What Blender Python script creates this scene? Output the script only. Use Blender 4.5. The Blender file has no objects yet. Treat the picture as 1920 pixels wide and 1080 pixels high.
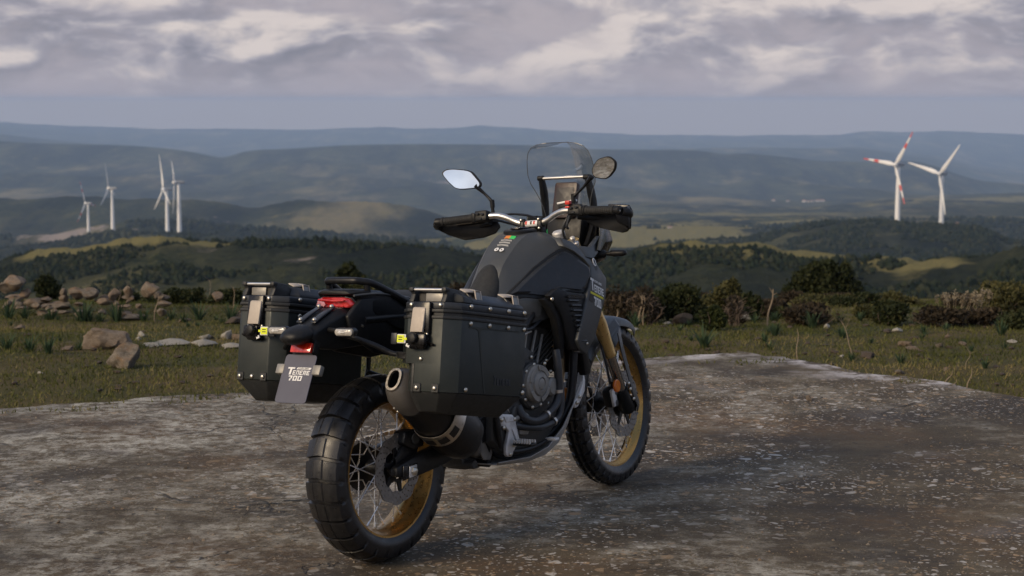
import bpy, bmesh, math, random
import numpy as np
from mathutils import Vector, Matrix, Euler
random.seed(7); rng = np.random.default_rng(7)
R = math.radians
sc = bpy.context.scene
COL = sc.collection

# ---------------------------------------------------------------- camera
CAM_H = 1.634
cam = bpy.data.cameras.new('camera'); cam_o = bpy.data.objects.new('camera', cam); COL.objects.link(cam_o)
cam_o.location = (0, 0, CAM_H); cam_o.rotation_euler = (R(90 - 5.870), 0, 0)
cam.lens = 63.83; cam.sensor_width = 36; cam.clip_start = 0.1; cam.clip_end = 60000
cam.dof.use_dof = True; cam.dof.focus_distance = 6.9; cam.dof.aperture_fstop = 6.3
sc.camera = cam_o

# ---------------------------------------------------------------- colour management
sc.view_settings.view_transform = 'Standard'; sc.view_settings.look = 'None'
sc.view_settings.gamma = 1; sc.view_settings.exposure = 0.27
try: sc.view_settings.use_curve_mapping = False
except Exception: pass
cy = sc.cycles
cy.use_denoising = True
cy.max_bounces = 6; cy.diffuse_bounces = 2; cy.glossy_bounces = 3; cy.transmission_bounces = 4
cy.transparent_max_bounces = 12; cy.volume_bounces = 3
cy.sample_clamp_indirect = 4

# ---------------------------------------------------------------- node helpers
def nd(nt, t, ins=None, **kw):
    n = nt.nodes.new(t)
    for k, v in kw.items(): setattr(n, k, v)
    for k, v in (ins or {}).items():
        s = n.inputs[k]
        if hasattr(v, 'is_output') or isinstance(v, bpy.types.NodeSocket): nt.links.new(v, s)
        else:
            if hasattr(s.default_value, '__len__') and not isinstance(v, (tuple, list)): v = (v, v, v)
            if hasattr(s.default_value, '__len__') and len(s.default_value) == 4 and len(v) == 3: v = (*v, 1)
            s.default_value = v
    return n
def mth(nt, op, a, b=0.0, c=None, clamp=False):
    n = nd(nt, 'ShaderNodeMath', {0: a, 1: b} if c is None else {0: a, 1: b, 2: c}, operation=op); n.use_clamp = clamp
    return n.outputs[0]
def mixc(nt, f, a, b, mode='MIX'):
    n = nt.nodes.new('ShaderNodeMix'); n.data_type = 'RGBA'; n.blend_type = mode
    for s, v in ((n.inputs[0], f), (n.inputs[6], a), (n.inputs[7], b)):
        if isinstance(v, bpy.types.NodeSocket): nt.links.new(v, s)
        else: s.default_value = v if not isinstance(v, (tuple, list)) or len(v) == 4 else (*v, 1)
    return n.outputs[2]
def ramp(nt, f, stops, interp='LINEAR'):
    n = nt.nodes.new('ShaderNodeValToRGB'); n.color_ramp.interpolation = interp
    e = n.color_ramp.elements
    while len(e) < len(stops): e.new(0.5)
    for q, (p, c) in zip(e, stops):
        q.position = p; q.color = (c, c, c, 1) if not isinstance(c, (tuple, list)) else (*c, 1)
    nt.links.new(f, n.inputs[0]); return n.outputs[0]
def noise(nt, vec, scale, detail=4, rough=0.55, dist=0.0):
    n = nd(nt, 'ShaderNodeTexNoise', {'Scale': scale, 'Detail': detail, 'Roughness': rough, 'Distortion': dist})
    if vec is not None: nt.links.new(vec, n.inputs['Vector'])
    return n.outputs['Fac']
def mapr(nt, v, a, b, c=0.0, d=1.0, smooth=False):
    n = nd(nt, 'ShaderNodeMapRange', {'Value': v, 'From Min': a, 'From Max': b, 'To Min': c, 'To Max': d})
    if smooth: n.interpolation_type = 'SMOOTHSTEP'
    return n.outputs[0]
def vmul(nt, v, s):
    n = nd(nt, 'ShaderNodeVectorMath', {0: v, 1: s}, operation='MULTIPLY'); return n.outputs[0]
def vadd(nt, v, s):
    n = nd(nt, 'ShaderNodeVectorMath', {0: v, 1: s}, operation='ADD'); return n.outputs[0]

# ---------------------------------------------------------------- world: hazy broken-cloud sky
SUN_EL, SUN_AZ = 27.0, 233.0       # azimuth clockwise from +Y (the viewing direction)
w = bpy.data.worlds.new('World'); sc.world = w; w.use_nodes = True
nt = w.node_tree; nt.nodes.clear()
tc = nt.nodes.new('ShaderNodeTexCoord').outputs['Generated']
sky = nd(nt, 'ShaderNodeTexSky', sky_type='NISHITA', sun_disc=False, sun_elevation=R(SUN_EL), sun_rotation=R(SUN_AZ), altitude=400, dust_density=2.5)
sep = nd(nt, 'ShaderNodeSeparateXYZ', {0: tc}); z = sep.outputs[2]
zc = mth(nt, 'MAXIMUM', z, 0.004)
cmb = nd(nt, 'ShaderNodeCombineXYZ', {0: sep.outputs[0], 1: sep.outputs[1], 2: zc})
nt.links.new(cmb.outputs[0], sky.inputs[0]) if len(sky.inputs) else None
# cloud coordinates: wide and flat near the horizon
pc = vmul(nt, tc, (14.0, 14.0, 34.0))
warp = nd(nt, 'ShaderNodeTexNoise', {'Vector': pc, 'Scale': 0.9, 'Detail': 2}).outputs['Color']
pc2 = vadd(nt, pc, vmul(nt, warp, (0.7, 0.7, 0.9)))
def cl(off): return noise(nt, vadd(nt, pc2, off), 1.15, 9, 0.53)
n1 = cl((0, 0, 0)); n1b = cl((-0.16, -0.06, 0.26))     # the same clouds a little towards the light
big = noise(nt, vmul(nt, vadd(nt, tc, (0.31, 0, 0.02)), (6, 6, 20)), 1.0, 3, 0.5)
strk = noise(nt, vmul(nt, tc, (7.0, 7.0, 90.0)), 1.0, 5, 0.5)
relief = mth(nt, 'SUBTRACT', n1, n1b)
up = mapr(nt, z, 0.008, 0.045, 0.0, 1.0, True)
base = mixc(nt, mapr(nt, z, 0.0, 0.010, 0, 1, True), (3.3, 2.95, 3.30), mixc(nt, up, (3.35, 3.12, 3.55), (3.6, 3.3, 3.6)))
mask = mapr(nt, n1, 0.30, 0.56, 0, 1, True)
lit = mapr(nt, mth(nt, 'ADD', mth(nt, 'MULTIPLY', relief, 3.3), mth(nt, 'MULTIPLY', mth(nt, 'SUBTRACT', big, 0.5), 1.3)), -0.48, 0.52, 0, 1, True)
body = ramp(nt, lit, [(0, (.158, .170, .215)), (.30, (.240, .242, .292)), (.58, (.355, .342, .378)), (.82, (.48, .44, .44)), (1, (.62, .555, .525))])
body = vmul(nt, body, (10, 10, 10))
amp = mapr(nt, z, -0.004, 0.028, 0.12, 0.80, True)
c2 = mixc(nt, mth(nt, 'MULTIPLY', mask, amp), base, body)
c3 = mixc(nt, mth(nt, 'MULTIPLY', mapr(nt, strk, 0.45, 0.70), mapr(nt, z, 0.003, 0.02, 0.0, 0.28)), c2, (3.9, 3.55, 3.9))
# blue gaps between the clouds, high up
gap = mth(nt, 'MULTIPLY', mapr(nt, noise(nt, vadd(nt, vmul(nt, tc, (2.2, 2.2, 2.2)), (5, 1, 2)), 1.0, 5, 0.55), 0.44, 0.58, 0, 1, True), mapr(nt, z, 0.10, 0.3, 0, 1, True))
c4 = mixc(nt, mth(nt, 'MULTIPLY', gap, 0.85), c3, sky.outputs[0])
c5 = c4
hi = mapr(nt, z, 0.06, 0.22, 0, 1, True)
c5 = mixc(nt, hi, c5, mixc(nt, 1.0, c5, (0.98, 1.12, 1.27), 'MULTIPLY'))
c5 = mixc(nt, mapr(nt, z, -0.0006, 0.0026, 0.9, 0.0, True), c5, (4.4, 3.5, 3.05))  # warm glow added below the horizon to tint the haze band
bg = nd(nt, 'ShaderNodeBackground', {'Color': c5, 'Strength': 0.10})
nt.links.new(bg.outputs[0], nd(nt, 'ShaderNodeOutputWorld').inputs[0])

# ---------------------------------------------------------------- sun through thin cloud
sl = bpy.data.lights.new('sun', 'SUN'); so = bpy.data.objects.new('sun', sl); COL.objects.link(so)
sl.energy = 2.3; sl.angle = R(24); sl.color = (1.0, 0.77, 0.50)
a, e = R(SUN_AZ), R(SUN_EL)
sdir = Vector((math.sin(a) * math.cos(e), math.cos(a) * math.cos(e), math.sin(e)))
so.rotation_euler = sdir.to_track_quat('Z', 'Y').to_euler(); so.location = (-20, -20, 30)

# ---------------------------------------------------------------- mesh helpers
class G:
    def __init__(s): s.v = []; s.f = []
    def add(s, vs, fs):
        o = len(s.v); s.v += [tuple(v) for v in vs]; s.f += [tuple(i + o for i in f) for f in fs]; return s
    def xf(s, m, start=0):
        s.v = s.v[:start] + [tuple(m @ Vector(v)) for v in s.v[start:]]; return s
def tube(g, pts, r, n=10, closed=False, sm=0, caps=True, flat=1.0):
    P = [Vector(p) for p in pts]; rr = list(r) if hasattr(r, '__len__') else [r] * len(P)
    if sm:
        Q, q = [], []
        m = len(P)
        for i in range(m - (0 if closed else 1)):
            p0, p1, p2, p3 = (P[(i - 1) % m] if closed or i else P[0]), P[i], P[(i + 1) % m], (P[(i + 2) % m] if closed or i + 2 < m else P[-1])
            for k in range(sm):
                t = k / sm
                Q.append(0.5 * ((2 * p1) + (p2 - p0) * t + (2 * p0 - 5 * p1 + 4 * p2 - p3) * t * t + (3 * p1 - p0 - 3 * p2 + p3) * t ** 3))
                q.append(rr[i] * (1 - t) + rr[(i + 1) % m] * t)
        if not closed: Q.append(P[-1]); q.append(rr[-1])
        P, rr = Q, q
    m = len(P); T = []
    for i in range(m):
        a = P[(i - 1) % m] if (closed or i) else P[0]; b = P[(i + 1) % m] if (closed or i < m - 1) else P[-1]
        T.append((b - a).normalized())
    u = Vector((0, 0, 1)) if abs(T[0].z) < 0.9 else Vector((1, 0, 0))
    u = (u - T[0] * u.dot(T[0])).normalized(); vs = []
    for i in range(m):
        u = (u - T[i] * u.dot(T[i])).normalized(); w_ = T[i].cross(u)
        for k in range(n):
            an = 2 * math.pi * k / n
            vs.append(P[i] + rr[i] * (math.cos(an) * u * flat + math.sin(an) * w_))
    fs = [(i * n + k, i * n + (k + 1) % n, ((i + 1) % m) * n + (k + 1) % n, ((i + 1) % m) * n + k) for i in range(m if closed else m - 1) for k in range(n)]
    if caps and not closed: fs += [tuple(range(n))[::-1], tuple((m - 1) * n + k for k in range(n))]
    return g.add(vs, fs)
def frame_of(axis):
    a = Vector(axis).normalized(); u = Vector((1, 0, 0)) if abs(a.x) < 0.9 else Vector((0, 0, 1))
    u = (u - a * u.dot(a)).normalized(); return u, a.cross(u), a
def lathe(g, prof, org=(0, 0, 0), axis=(0, 1, 0), n=32, closed=False, caps=True):
    u, v, a = frame_of(axis); o = Vector(org); vs = []
    for r_, h in prof:
        for k in range(n):
            t = 2 * math.pi * k / n; vs.append(o + a * h + u * (r_ * math.cos(t)) + v * (r_ * math.sin(t)))
    m = len(prof)
    fs = [(i * n + k, ((i + 1) % m) * n + k, ((i + 1) % m) * n + (k + 1) % n, i * n + (k + 1) % n) for i in range(m if closed else m - 1) for k in range(n)]
    if caps and not closed: fs += [tuple(range(n)), tuple((m - 1) * n + k for k in range(n))[::-1]]
    return g.add(vs, fs)
def loft(g, secs, caps=True, closed=True):
    n = len(secs[0]); vs = [p for s in secs for p in s]; m = len(secs)
    fs = [(i * n + k, i * n + (k + 1) % n, (i + 1) * n + (k + 1) % n, (i + 1) * n + k) for i in range(m - 1) for k in range(n if closed else n - 1)]
    if caps and closed: fs += [tuple(range(n))[::-1], tuple((m - 1) * n + k for k in range(n))]
    return g.add(vs, fs)
def prism(g, outline, off):
    """outline: 3D points; extruded by the vector off."""
    o = Vector(off); A = [Vector(p) for p in outline]; return loft(g, [A, [p + o for p in A]])
def xz(pts, y): return [(p[0], y, p[1]) for p in pts]
def box(g, c, s, rot=None):
    m = Matrix.Translation(c) @ (Euler(rot).to_matrix().to_4x4() if rot else Matrix())
    x, y, z_ = s[0] / 2, s[1] / 2, s[2] / 2
    vs = [m @ Vector(p) for p in ((-x, -y, -z_), (x, -y, -z_), (x, y, -z_), (-x, y, -z_), (-x, -y, z_), (x, -y, z_), (x, y, z_), (-x, y, z_))]
    return g.add(vs, [(0, 3, 2, 1), (4, 5, 6, 7), (0, 1, 5, 4), (1, 2, 6, 5), (2, 3, 7, 6), (3, 0, 4, 7)])
def mesh_of(name, g, mat=None, bevel=0, seg=2, smooth=40, sub=0, thick=0, recalc=True):
    me = bpy.data.meshes.new(name); me.from_pydata(g.v, [], g.f, shade_flat=False)
    bm = bmesh.new(); bm.from_mesh(me)
    if recalc: bmesh.ops.recalc_face_normals(bm, faces=bm.faces)
    if thick: bmesh.ops.solidify(bm, geom=bm.faces[:], thickness=thick)
    if bevel:
        ed = [e_ for e_ in bm.edges if len(e_.link_faces) == 2 and e_.calc_face_angle(0) > R(28)]
        if ed: bmesh.ops.bevel(bm, geom=ed, offset=bevel, segments=seg, affect='EDGES', clamp_overlap=True, profile=0.5)
    if sub: bmesh.ops.subdivide_edges(bm, edges=bm.edges, cuts=sub, use_grid_fill=True)
    for f_ in bm.faces: f_.smooth = True
    bm.to_mesh(me); bm.free()
    if smooth < 180: me.set_sharp_from_angle(angle=R(smooth))
    if mat: me.materials.append(mat)
    return me
def obj(name, g, mat=None, parent=None, **kw):
    me = g if isinstance(g, bpy.types.Mesh) else mesh_of(name, g, mat, **kw)
    o = bpy.data.objects.new(name, me); COL.objects.link(o)
    if parent: o.parent = parent
    return o
def tag(o, label=None, cat=None, group=None, kind=None):
    for k, v in (('label', label), ('category', cat), ('group', group), ('kind', kind)):
        if v: o[k] = v
    return o
def thing(name, label, cat, loc=(0, 0, 0), rot=(0, 0, 0), group=None, scale=None):
    o = bpy.data.objects.new(name, None); COL.objects.link(o); o.empty_display_size = 0.1
    o.location = loc; o.rotation_euler = rot
    if scale: o.scale = scale
    return tag(o, label, cat, group)
def copy_tree(o, parent=None):
    c = o.copy(); COL.objects.link(c)
    if parent: c.parent = parent
    for ch in list(o.children): copy_tree(ch, c)
    return c
def np_mesh(name, V, F, mat, attrs=None, smooth=True):
    """fast mesh from arrays; F (n,3) or (n,4)"""
    V = np.asarray(V, np.float32); F = np.asarray(F, np.int32); k = F.shape[1]
    me = bpy.data.meshes.new(name); me.vertices.add(len(V)); me.vertices.foreach_set('co', V.ravel())
    me.loops.add(F.size); me.loops.foreach_set('vertex_index', F.ravel())
    me.polygons.add(len(F)); me.polygons.foreach_set('loop_start', np.arange(0, F.size, k, dtype=np.int32))
    me.polygons.foreach_set('loop_total', np.full(len(F), k, np.int32))
    me.polygons.foreach_set('use_smooth', np.full(len(F), smooth, bool))
    me.update(calc_edges=True)
    for an, av in (attrs or {}).items():
        at = me.attributes.new(an, 'FLOAT', 'POINT'); at.data.foreach_set('value', np.asarray(av, np.float32).ravel())
    if mat: me.materials.append(mat)
    return me

# numpy value noise
def vnoise(x, y, seed=0):
    xi = np.floor(x).astype(np.int64); yi = np.floor(y).astype(np.int64); fx = x - xi; fy = y - yi
    fx = fx * fx * (3 - 2 * fx); fy = fy * fy * (3 - 2 * fy)
    def h(a, b):
        n = (a * 374761393 + b * 668265263 + seed * 974711) & 0x7fffffff
        n = ((n ^ (n >> 13)) * 1274126177) & 0x7fffffff
        return ((n ^ (n >> 16)) & 0xffff) / 65535.0
    return (h(xi, yi) * (1 - fx) + h(xi + 1, yi) * fx) * (1 - fy) + (h(xi, yi + 1) * (1 - fx) + h(xi + 1, yi + 1) * fx) * fy
def fbm(x, y, oct_=4, seed=0, gain=0.5):
    s = 0; a = 1; t = 0
    for i in range(oct_):
        s = s + a * vnoise(x * 2 ** i, y * 2 ** i, seed + i); t += a; a *= gain
    return s / t - 0.5

# ---------------------------------------------------------------- materials
def new_mat(name):
    m = bpy.data.materials.new(name); m.use_nodes = True; t = m.node_tree
    b = t.nodes['Principled BSDF']; return m, t, b
def simple(name, col, rough=0.5, metal=0.0, var=0.15, scale=30, bump=0.0, bscale=400, dust=0.0, coat=0.0, spec=0.5, grime=0.0):
    """plain material with fine colour and roughness variation, optional grain bump and dust"""
    m, t, b = new_mat(name)
    co = nd(t, 'ShaderNodeTexCoord').outputs['Object']
    n = noise(t, co, scale, 5, 0.6)
    c = mixc(t, n, tuple(x * (1 - var) for x in col), tuple(min(1, x * (1 + var)) for x in col))
    rg = mapr(t, noise(t, co, scale * 1.7, 4, 0.6), 0.3, 0.7, max(0.03, rough - 0.08), min(1, rough + 0.10))
    if dust:
        d = mth(t, 'MULTIPLY', mapr(t, noise(t, co, 55, 6, 0.7), 0.48, 0.72), dust)
        c = mixc(t, d, c, (0.20, 0.165, 0.125))
        rg = mth(t, 'ADD', rg, mth(t, 'MULTIPLY', d, 0.5), clamp=True)
    if grime:
        d = mth(t, 'MULTIPLY', mapr(t, noise(t, co, 18, 5, 0.65), 0.5, 0.68), grime)
        c = mixc(t, d, c, (0.05, 0.042, 0.034))
    t.links.new(c, b.inputs['Base Color']); t.links.new(rg, b.inputs['Roughness'])
    b.inputs['Metallic'].default_value = metal
    b.inputs['Specular IOR Level'].default_value = spec
    if coat: b.inputs['Coat Weight'].default_value = coat; b.inputs['Coat Roughness'].default_value = 0.12
    if bump:
        bn = nd(t, 'ShaderNodeBump', {'Strength': bump, 'Distance': 0.002, 'Height': noise(t, co, bscale, 3, 0.6)})
        t.links.new(bn.outputs[0], b.inputs['Normal'])
    return m
def attr(t, name): return nd(t, 'ShaderNodeAttribute', attribute_name=name).outputs['Fac']

# ================================================================ TERRAIN
def zg(x, y):
    """height of the grassy plateau"""
    y = np.asarray(y, float); x = np.asarray(x, float)
    b = -.03 - .05 * np.maximum(0, y - 11.2) - .010 * np.maximum(0, y - 17) ** 2
    return b + np.clip((y - 10.8) / 1.5, 0, 1) * (0.10 * fbm(x / 1.7 + 40, y / 1.7, 3, 5) + 0.03 * fbm(x / .4, y / .4, 2, 9))
SLAB = [(-14.0, 3.6), (-2.74, 9.61), (-1.47, 10.14), (0.86, 11.50), (1.51, 11.87), (2.06, 11.10), (2.84, 9.96), (6.2, 5.2), (7.2, 3.6), (7.0, -12), (-14, -12)]
def in_slab(x, y, grow=0.0):
    ok = np.ones_like(x, bool); n = len(SLAB)
    cx = sum(p[0] for p in SLAB) / n; cyy = sum(p[1] for p in SLAB) / n
    for i in range(n):
        (x0, y0), (x1, y1) = SLAB[i], SLAB[(i + 1) % n]
        s = (x1 - x0) * (y - y0) - (y1 - y0) * (x - x0)
        L = math.hypot(x1 - x0, y1 - y0)
        ok &= (s / L) < grow
    return ok

# ---- grass ground material
m_ground, t, b = new_mat('turf_soil')
co = nd(t, 'ShaderNodeTexCoord').outputs['Object']
n = noise(t, co, 0.9, 6, 0.62); n2 = noise(t, co, 7, 6, 0.65); n3 = noise(t, co, 60, 3, 0.6)
c = mixc(t, mapr(t, n, 0.38, 0.62, 0, 1), (0.052, 0.056, 0.017), (0.105, 0.078, 0.034))
c = mixc(t, mapr(t, n2, 0.54, 0.68), c, (0.10, 0.075, 0.045))
c = mixc(t, mth(t, 'MULTIPLY', mapr(t, n3, 0.5, 0.8), 0.5), c, (0.045, 0.055, 0.014))
t.links.new(c, b.inputs['Base Color']); b.inputs['Roughness'].default_value = 0.95; b.inputs['Specular IOR Level'].default_value = 0.15
t.links.new(nd(t, 'ShaderNodeBump', {'Strength': 0.7, 'Distance': 0.03, 'Height': noise(t, co, 25, 6, 0.7)}).outputs[0], b.inputs['Normal'])
gx = np.concatenate([np.linspace(-70, -9, 40), np.linspace(-8.8, 8.8, 260), np.linspace(9, 70, 40)])
gy = np.concatenate([np.linspace(-60, 8, 40), np.linspace(8.1, 26, 260), np.linspace(26.3, 40, 30)])
X, Y = np.meshgrid(gx, gy); Z = zg(X, Y)
Z = np.where(Y < 10.8, -.035, Z)
nx, ny = len(gx), len(gy)
def grid_faces(nx, ny):
    i = np.arange(nx - 1)[None, :] + np.arange(ny - 1)[:, None] * nx
    i = i.ravel(); return np.stack([i, i + 1, i + 1 + nx, i + nx], 1)
ground = obj('ground', np_mesh('ground', np.stack([X.ravel(), Y.ravel(), Z.ravel()], 1), grid_faces(nx, ny), m_ground)); tag(ground, 'short brown-green turf of the hilltop around the concrete pad', kind='structure')

# ---- hills: ridge profiles as (tangent of azimuth, slope of the sight line)
PROF = {
    'L6': [(-0.3247,-0.01047), (-0.2808,-0.01105), (-0.2458,-0.01309), (-0.2224,-0.01397), (-0.1844,-0.01455), (-0.1522,-0.01484), (-0.1171,-0.01571), (-0.0995,-0.01426), (-0.0585,-0.01397), (0.0000,-0.01338), (0.0293,-0.01630), (0.0703,-0.01805), (0.1288,-0.01863), (0.1756,-0.01805), (0.1990,-0.01659), (0.2342,-0.01630), (0.2810,-0.01805), (0.3250,-0.01980)],
    'L5': [(-0.3249,-0.01805), (-0.2810,-0.01834), (-0.2636,-0.02097), (-0.2226,-0.02476), (-0.1583,-0.03207), (-0.0176,-0.03207), (0.0410,-0.02915), (0.0850,-0.02652), (0.1289,-0.02535), (0.1875,-0.02622), (0.2316,-0.03207), (0.2611,-0.03969), (0.2817,-0.04086), (0.3258,-0.04232)],
    'L4': [(-0.3250,-0.02097), (-0.2811,-0.02184), (-0.2636,-0.02301), (-0.2431,-0.02330), (-0.2080,-0.02418), (-0.1846,-0.02622), (-0.1700,-0.02885), (-0.1612,-0.03119), (-0.1568,-0.03149), (-0.1509,-0.02827), (-0.1406,-0.02652), (-0.1172,-0.02535), (-0.0937,-0.02418), (-0.0469,-0.02330), (-0.0176,-0.02330), (0.0117,-0.02389), (0.0410,-0.02622), (0.0645,-0.02652), (0.0850,-0.02652), (0.1055,-0.02710), (0.1143,-0.02915), (0.1289,-0.02856), (0.1466,-0.03002), (0.1671,-0.03266), (0.1876,-0.03295), (0.2140,-0.03236), (0.2258,-0.03324), (0.2346,-0.03588), (0.2465,-0.04056), (0.2583,-0.04379), (0.2818,-0.04526), (0.3259,-0.04526)],
    'L4b': [(-0.3261,-0.05318), (-0.2821,-0.05377), (-0.1646,-0.05554), (-0.1293,-0.05436), (-0.0940,-0.05407), (-0.0588,-0.05495), (-0.0176,-0.05701), (0.0411,-0.05495), (0.0705,-0.05436), (0.1146,-0.05318), (0.1587,-0.05495), (0.2027,-0.05318), (0.2467,-0.05142), (0.2820,-0.05025), (0.3260,-0.04966)],
    'L3': [(-0.3260,-0.04966), (-0.2820,-0.05142), (-0.2644,-0.05318), (-0.2467,-0.05083), (-0.2291,-0.05142), (-0.2174,-0.05289), (-0.1939,-0.05318), (-0.1763,-0.05348), (-0.1587,-0.05495), (-0.1440,-0.05789), (-0.1352,-0.05759), (-0.1175,-0.05436), (-0.0940,-0.05524), (-0.0705,-0.05583), (-0.0470,-0.05907), (-0.0382,-0.06260), (-0.0176,-0.06495), (0.0118,-0.06584), (0.0412,-0.06584), (0.0706,-0.06495), (0.1294,-0.06377), (0.1882,-0.06289), (0.2470,-0.06142), (0.2823,-0.06083), (0.3264,-0.06024)],
    'L3b': [(-0.3269,-0.07616), (-0.2827,-0.07675), (-0.2532,-0.07527), (-0.2236,-0.06878), (-0.1854,-0.06731), (-0.1354,-0.07085), (-0.0942,-0.07557), (-0.0589,-0.07764), (-0.0177,-0.07321), (0.0118,-0.06878), (0.0559,-0.06849), (0.1000,-0.06790), (0.1442,-0.06849), (0.1883,-0.06731), (0.2472,-0.06731), (0.2825,-0.06849), (0.3266,-0.06849)],
    'L2': [(-0.3271,-0.08325), (-0.2828,-0.08089), (-0.2563,-0.07852), (-0.2444,-0.07616), (-0.2326,-0.07350), (-0.2149,-0.07173), (-0.1972,-0.07262), (-0.1825,-0.07321), (-0.1649,-0.07409), (-0.1414,-0.07586), (-0.1178,-0.07675), (-0.0943,-0.07764), (-0.0589,-0.07911), (-0.0383,-0.08148), (-0.0177,-0.08443), (0.0118,-0.08207), (0.0413,-0.08266), (0.0648,-0.08089), (0.0854,-0.07852), (0.1090,-0.07675), (0.1296,-0.07557), (0.1413,-0.07262), (0.1530,-0.07026), (0.1765,-0.06702), (0.2001,-0.06643), (0.2177,-0.06819), (0.2354,-0.06908), (0.2531,-0.07026), (0.2650,-0.07321), (0.2739,-0.07852), (0.2828,-0.07852), (0.3269,-0.07616)],
    'L1': [(-0.3273,-0.08858), (-0.2830,-0.08739), (-0.2653,-0.08384), (-0.2416,-0.08089), (-0.2179,-0.07675), (-0.1943,-0.07439), (-0.1708,-0.07527), (-0.1414,-0.07705), (-0.1178,-0.07793), (-0.0943,-0.07882), (-0.0589,-0.08029), (-0.0295,-0.08384), (0.0000,-0.08798), (0.0295,-0.08798), (0.0560,-0.08443), (0.0854,-0.07911), (0.1060,-0.07764), (0.1296,-0.07852), (0.1473,-0.08148), (0.1769,-0.08502), (0.2005,-0.08798), (0.2182,-0.08917), (0.2417,-0.08621), (0.2652,-0.08325), (0.2828,-0.08089), (0.3269,-0.07616)],
}
DIST = dict(L1=(680, 0.5), L2=(2150, 0.6), L3b=(3000, 0.0), L3=(4200, 0.0), L4b=(7000, 0.0), L4=(10500, 0.0), L5=(15500, 0.0), L6=(24000, 0.0))
order = ['L1', 'L2', 'L3b', 'L3', 'L4b', 'L4', 'L5', 'L6']
u = np.concatenate([np.linspace(-.9, -.335, 40), np.linspace(-.33, .33, 520), np.linspace(.335, .9, 40)])
def prof(k): 
    p = PROF[k]; s = np.interp(u, [q[0] for q in p], [q[1] for q in p])
    kk = np.ones(9) / 9; return np.convolve(np.pad(s, 4, mode='edge'), kk, mode='valid')
def dist(k):
    D, s = DIST[k]; return D * (1 - s * np.clip(u, -.33, .33))
right = 1 / (1 + np.exp(-(u - 0.01) / 0.02))
DROP = {('L1', 'L2'): 45 - 20 * right, ('L2', 'L3b'): 70 - 25 * right, ('L3b', 'L3'): 45 * (1 - right) + 6 * right, ('L3', 'L4b'): 80 * (1 - right) + 4 * right,
        ('L4b', 'L4'): 0 * u - 40, ('L4', 'L5'): 60 + 0 * u, ('L5', 'L6'): 60 + 0 * u}
keys = [(28 + 0 * u, -3.2 + 0 * u), (70 + 0 * u, -16 + 0 * u), (300 * (1 - .5 * np.clip(u, -.33, .33)), -66 + 0 * u)]
for i, k in enumerate(order):
    D = dist(k); zz = CAM_H + prof(k) * D
    keys.append((D, zz))
    if i < len(order) - 1:
        k2 = order[i + 1]; D2 = dist(k2); z2 = CAM_H + prof(k2) * D2
        Dm = D + (D2 - D) * (0.45 if (k, k2) != ('L4b', 'L4') else 0.5)
        lin = zz + (z2 - zz) * ((Dm - D) / (D2 - D))
        if (k, k2) == ('L4b', 'L4'): keys.append((Dm, lin - 25))
        elif k in ('L3b', 'L3'): keys.append((Dm, (np.minimum(zz, z2) * (1 - right) + lin * right) - DROP[(k, k2)]))
        else: keys.append((Dm, np.minimum(zz, z2) - DROP[(k, k2)]))
keys.append((25500 + 0 * u, keys[-1][1] - 200))
rowsD, rowsZ, rowsK = [], [], []
for i in range(len(keys) - 1):
    (D0, z0), (D1, z1) = keys[i], keys[i + 1]
    nr = 14 if i < 2 else 30
    for j in range(nr):
        tt = j / nr; 
        s_ = tt * tt * (3 - 2 * tt); s_ = 0.55 * s_ + 0.45 * tt
        rowsD.append(D0 + (D1 - D0) * tt); rowsZ.append(z0 + (z1 - z0) * s_); rowsK.append(np.full_like(u, i + tt))
rowsD.append(keys[-1][0]); rowsZ.append(keys[-1][1]); rowsK.append(np.full_like(u, len(keys) - 1))
HD, HZ = np.array(rowsD), np.array(rowsZ); HU = np.broadcast_to(u, HD.shape); HX = HU * HD
far = np.clip(HD / 2000, 0, 9)
amp = np.clip((HD - 40) / 300, 0, 1)
rough = amp * (42 * fbm(HX / 420, HD / 420, 5, 3) * np.clip(far, .15, 2.2) * .45 + 5.0 * fbm(HX / 13, HD / 13, 3, 21) * np.clip(1.3 - far * .15, .3, 1.2))
rid = np.abs(fbm(HX / 900 + 3, HD / 2200, 4, 31)) * -260 * np.clip((HD - 6200) / 2500, 0, 1) * np.clip((17500 - HD) / 6000, 0.3, 1)
crest = np.zeros_like(HD)
for k in order[4:7]: crest = np.maximum(crest, np.exp(-((HD - dist(k)[None, :]) / (0.05 * dist(k)[None, :])) ** 2))
HZ = HZ + rough * (1 - .8 * crest) + rid * (1 - crest)
def gauss(u0, D0, su, sD): return np.exp(-((HU - u0) / su) ** 2 - ((HD - D0) / sD) ** 2)
# meadows and rock; sunlit patches are painted in as meadow colour
mead_sun = np.zeros_like(HD)
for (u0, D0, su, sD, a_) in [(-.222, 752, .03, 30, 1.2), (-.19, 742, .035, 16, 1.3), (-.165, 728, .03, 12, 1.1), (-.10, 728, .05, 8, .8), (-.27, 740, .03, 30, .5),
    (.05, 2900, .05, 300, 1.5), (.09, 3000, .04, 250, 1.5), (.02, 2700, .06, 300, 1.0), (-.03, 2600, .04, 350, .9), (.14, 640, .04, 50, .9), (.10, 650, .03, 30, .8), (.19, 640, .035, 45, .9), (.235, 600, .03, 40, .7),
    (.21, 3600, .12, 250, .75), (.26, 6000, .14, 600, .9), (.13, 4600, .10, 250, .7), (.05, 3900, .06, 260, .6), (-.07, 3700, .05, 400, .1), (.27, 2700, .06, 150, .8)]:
    mead_sun += a_ * gauss(u0, D0, su, sD)
rockm = np.zeros_like(HD)
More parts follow.
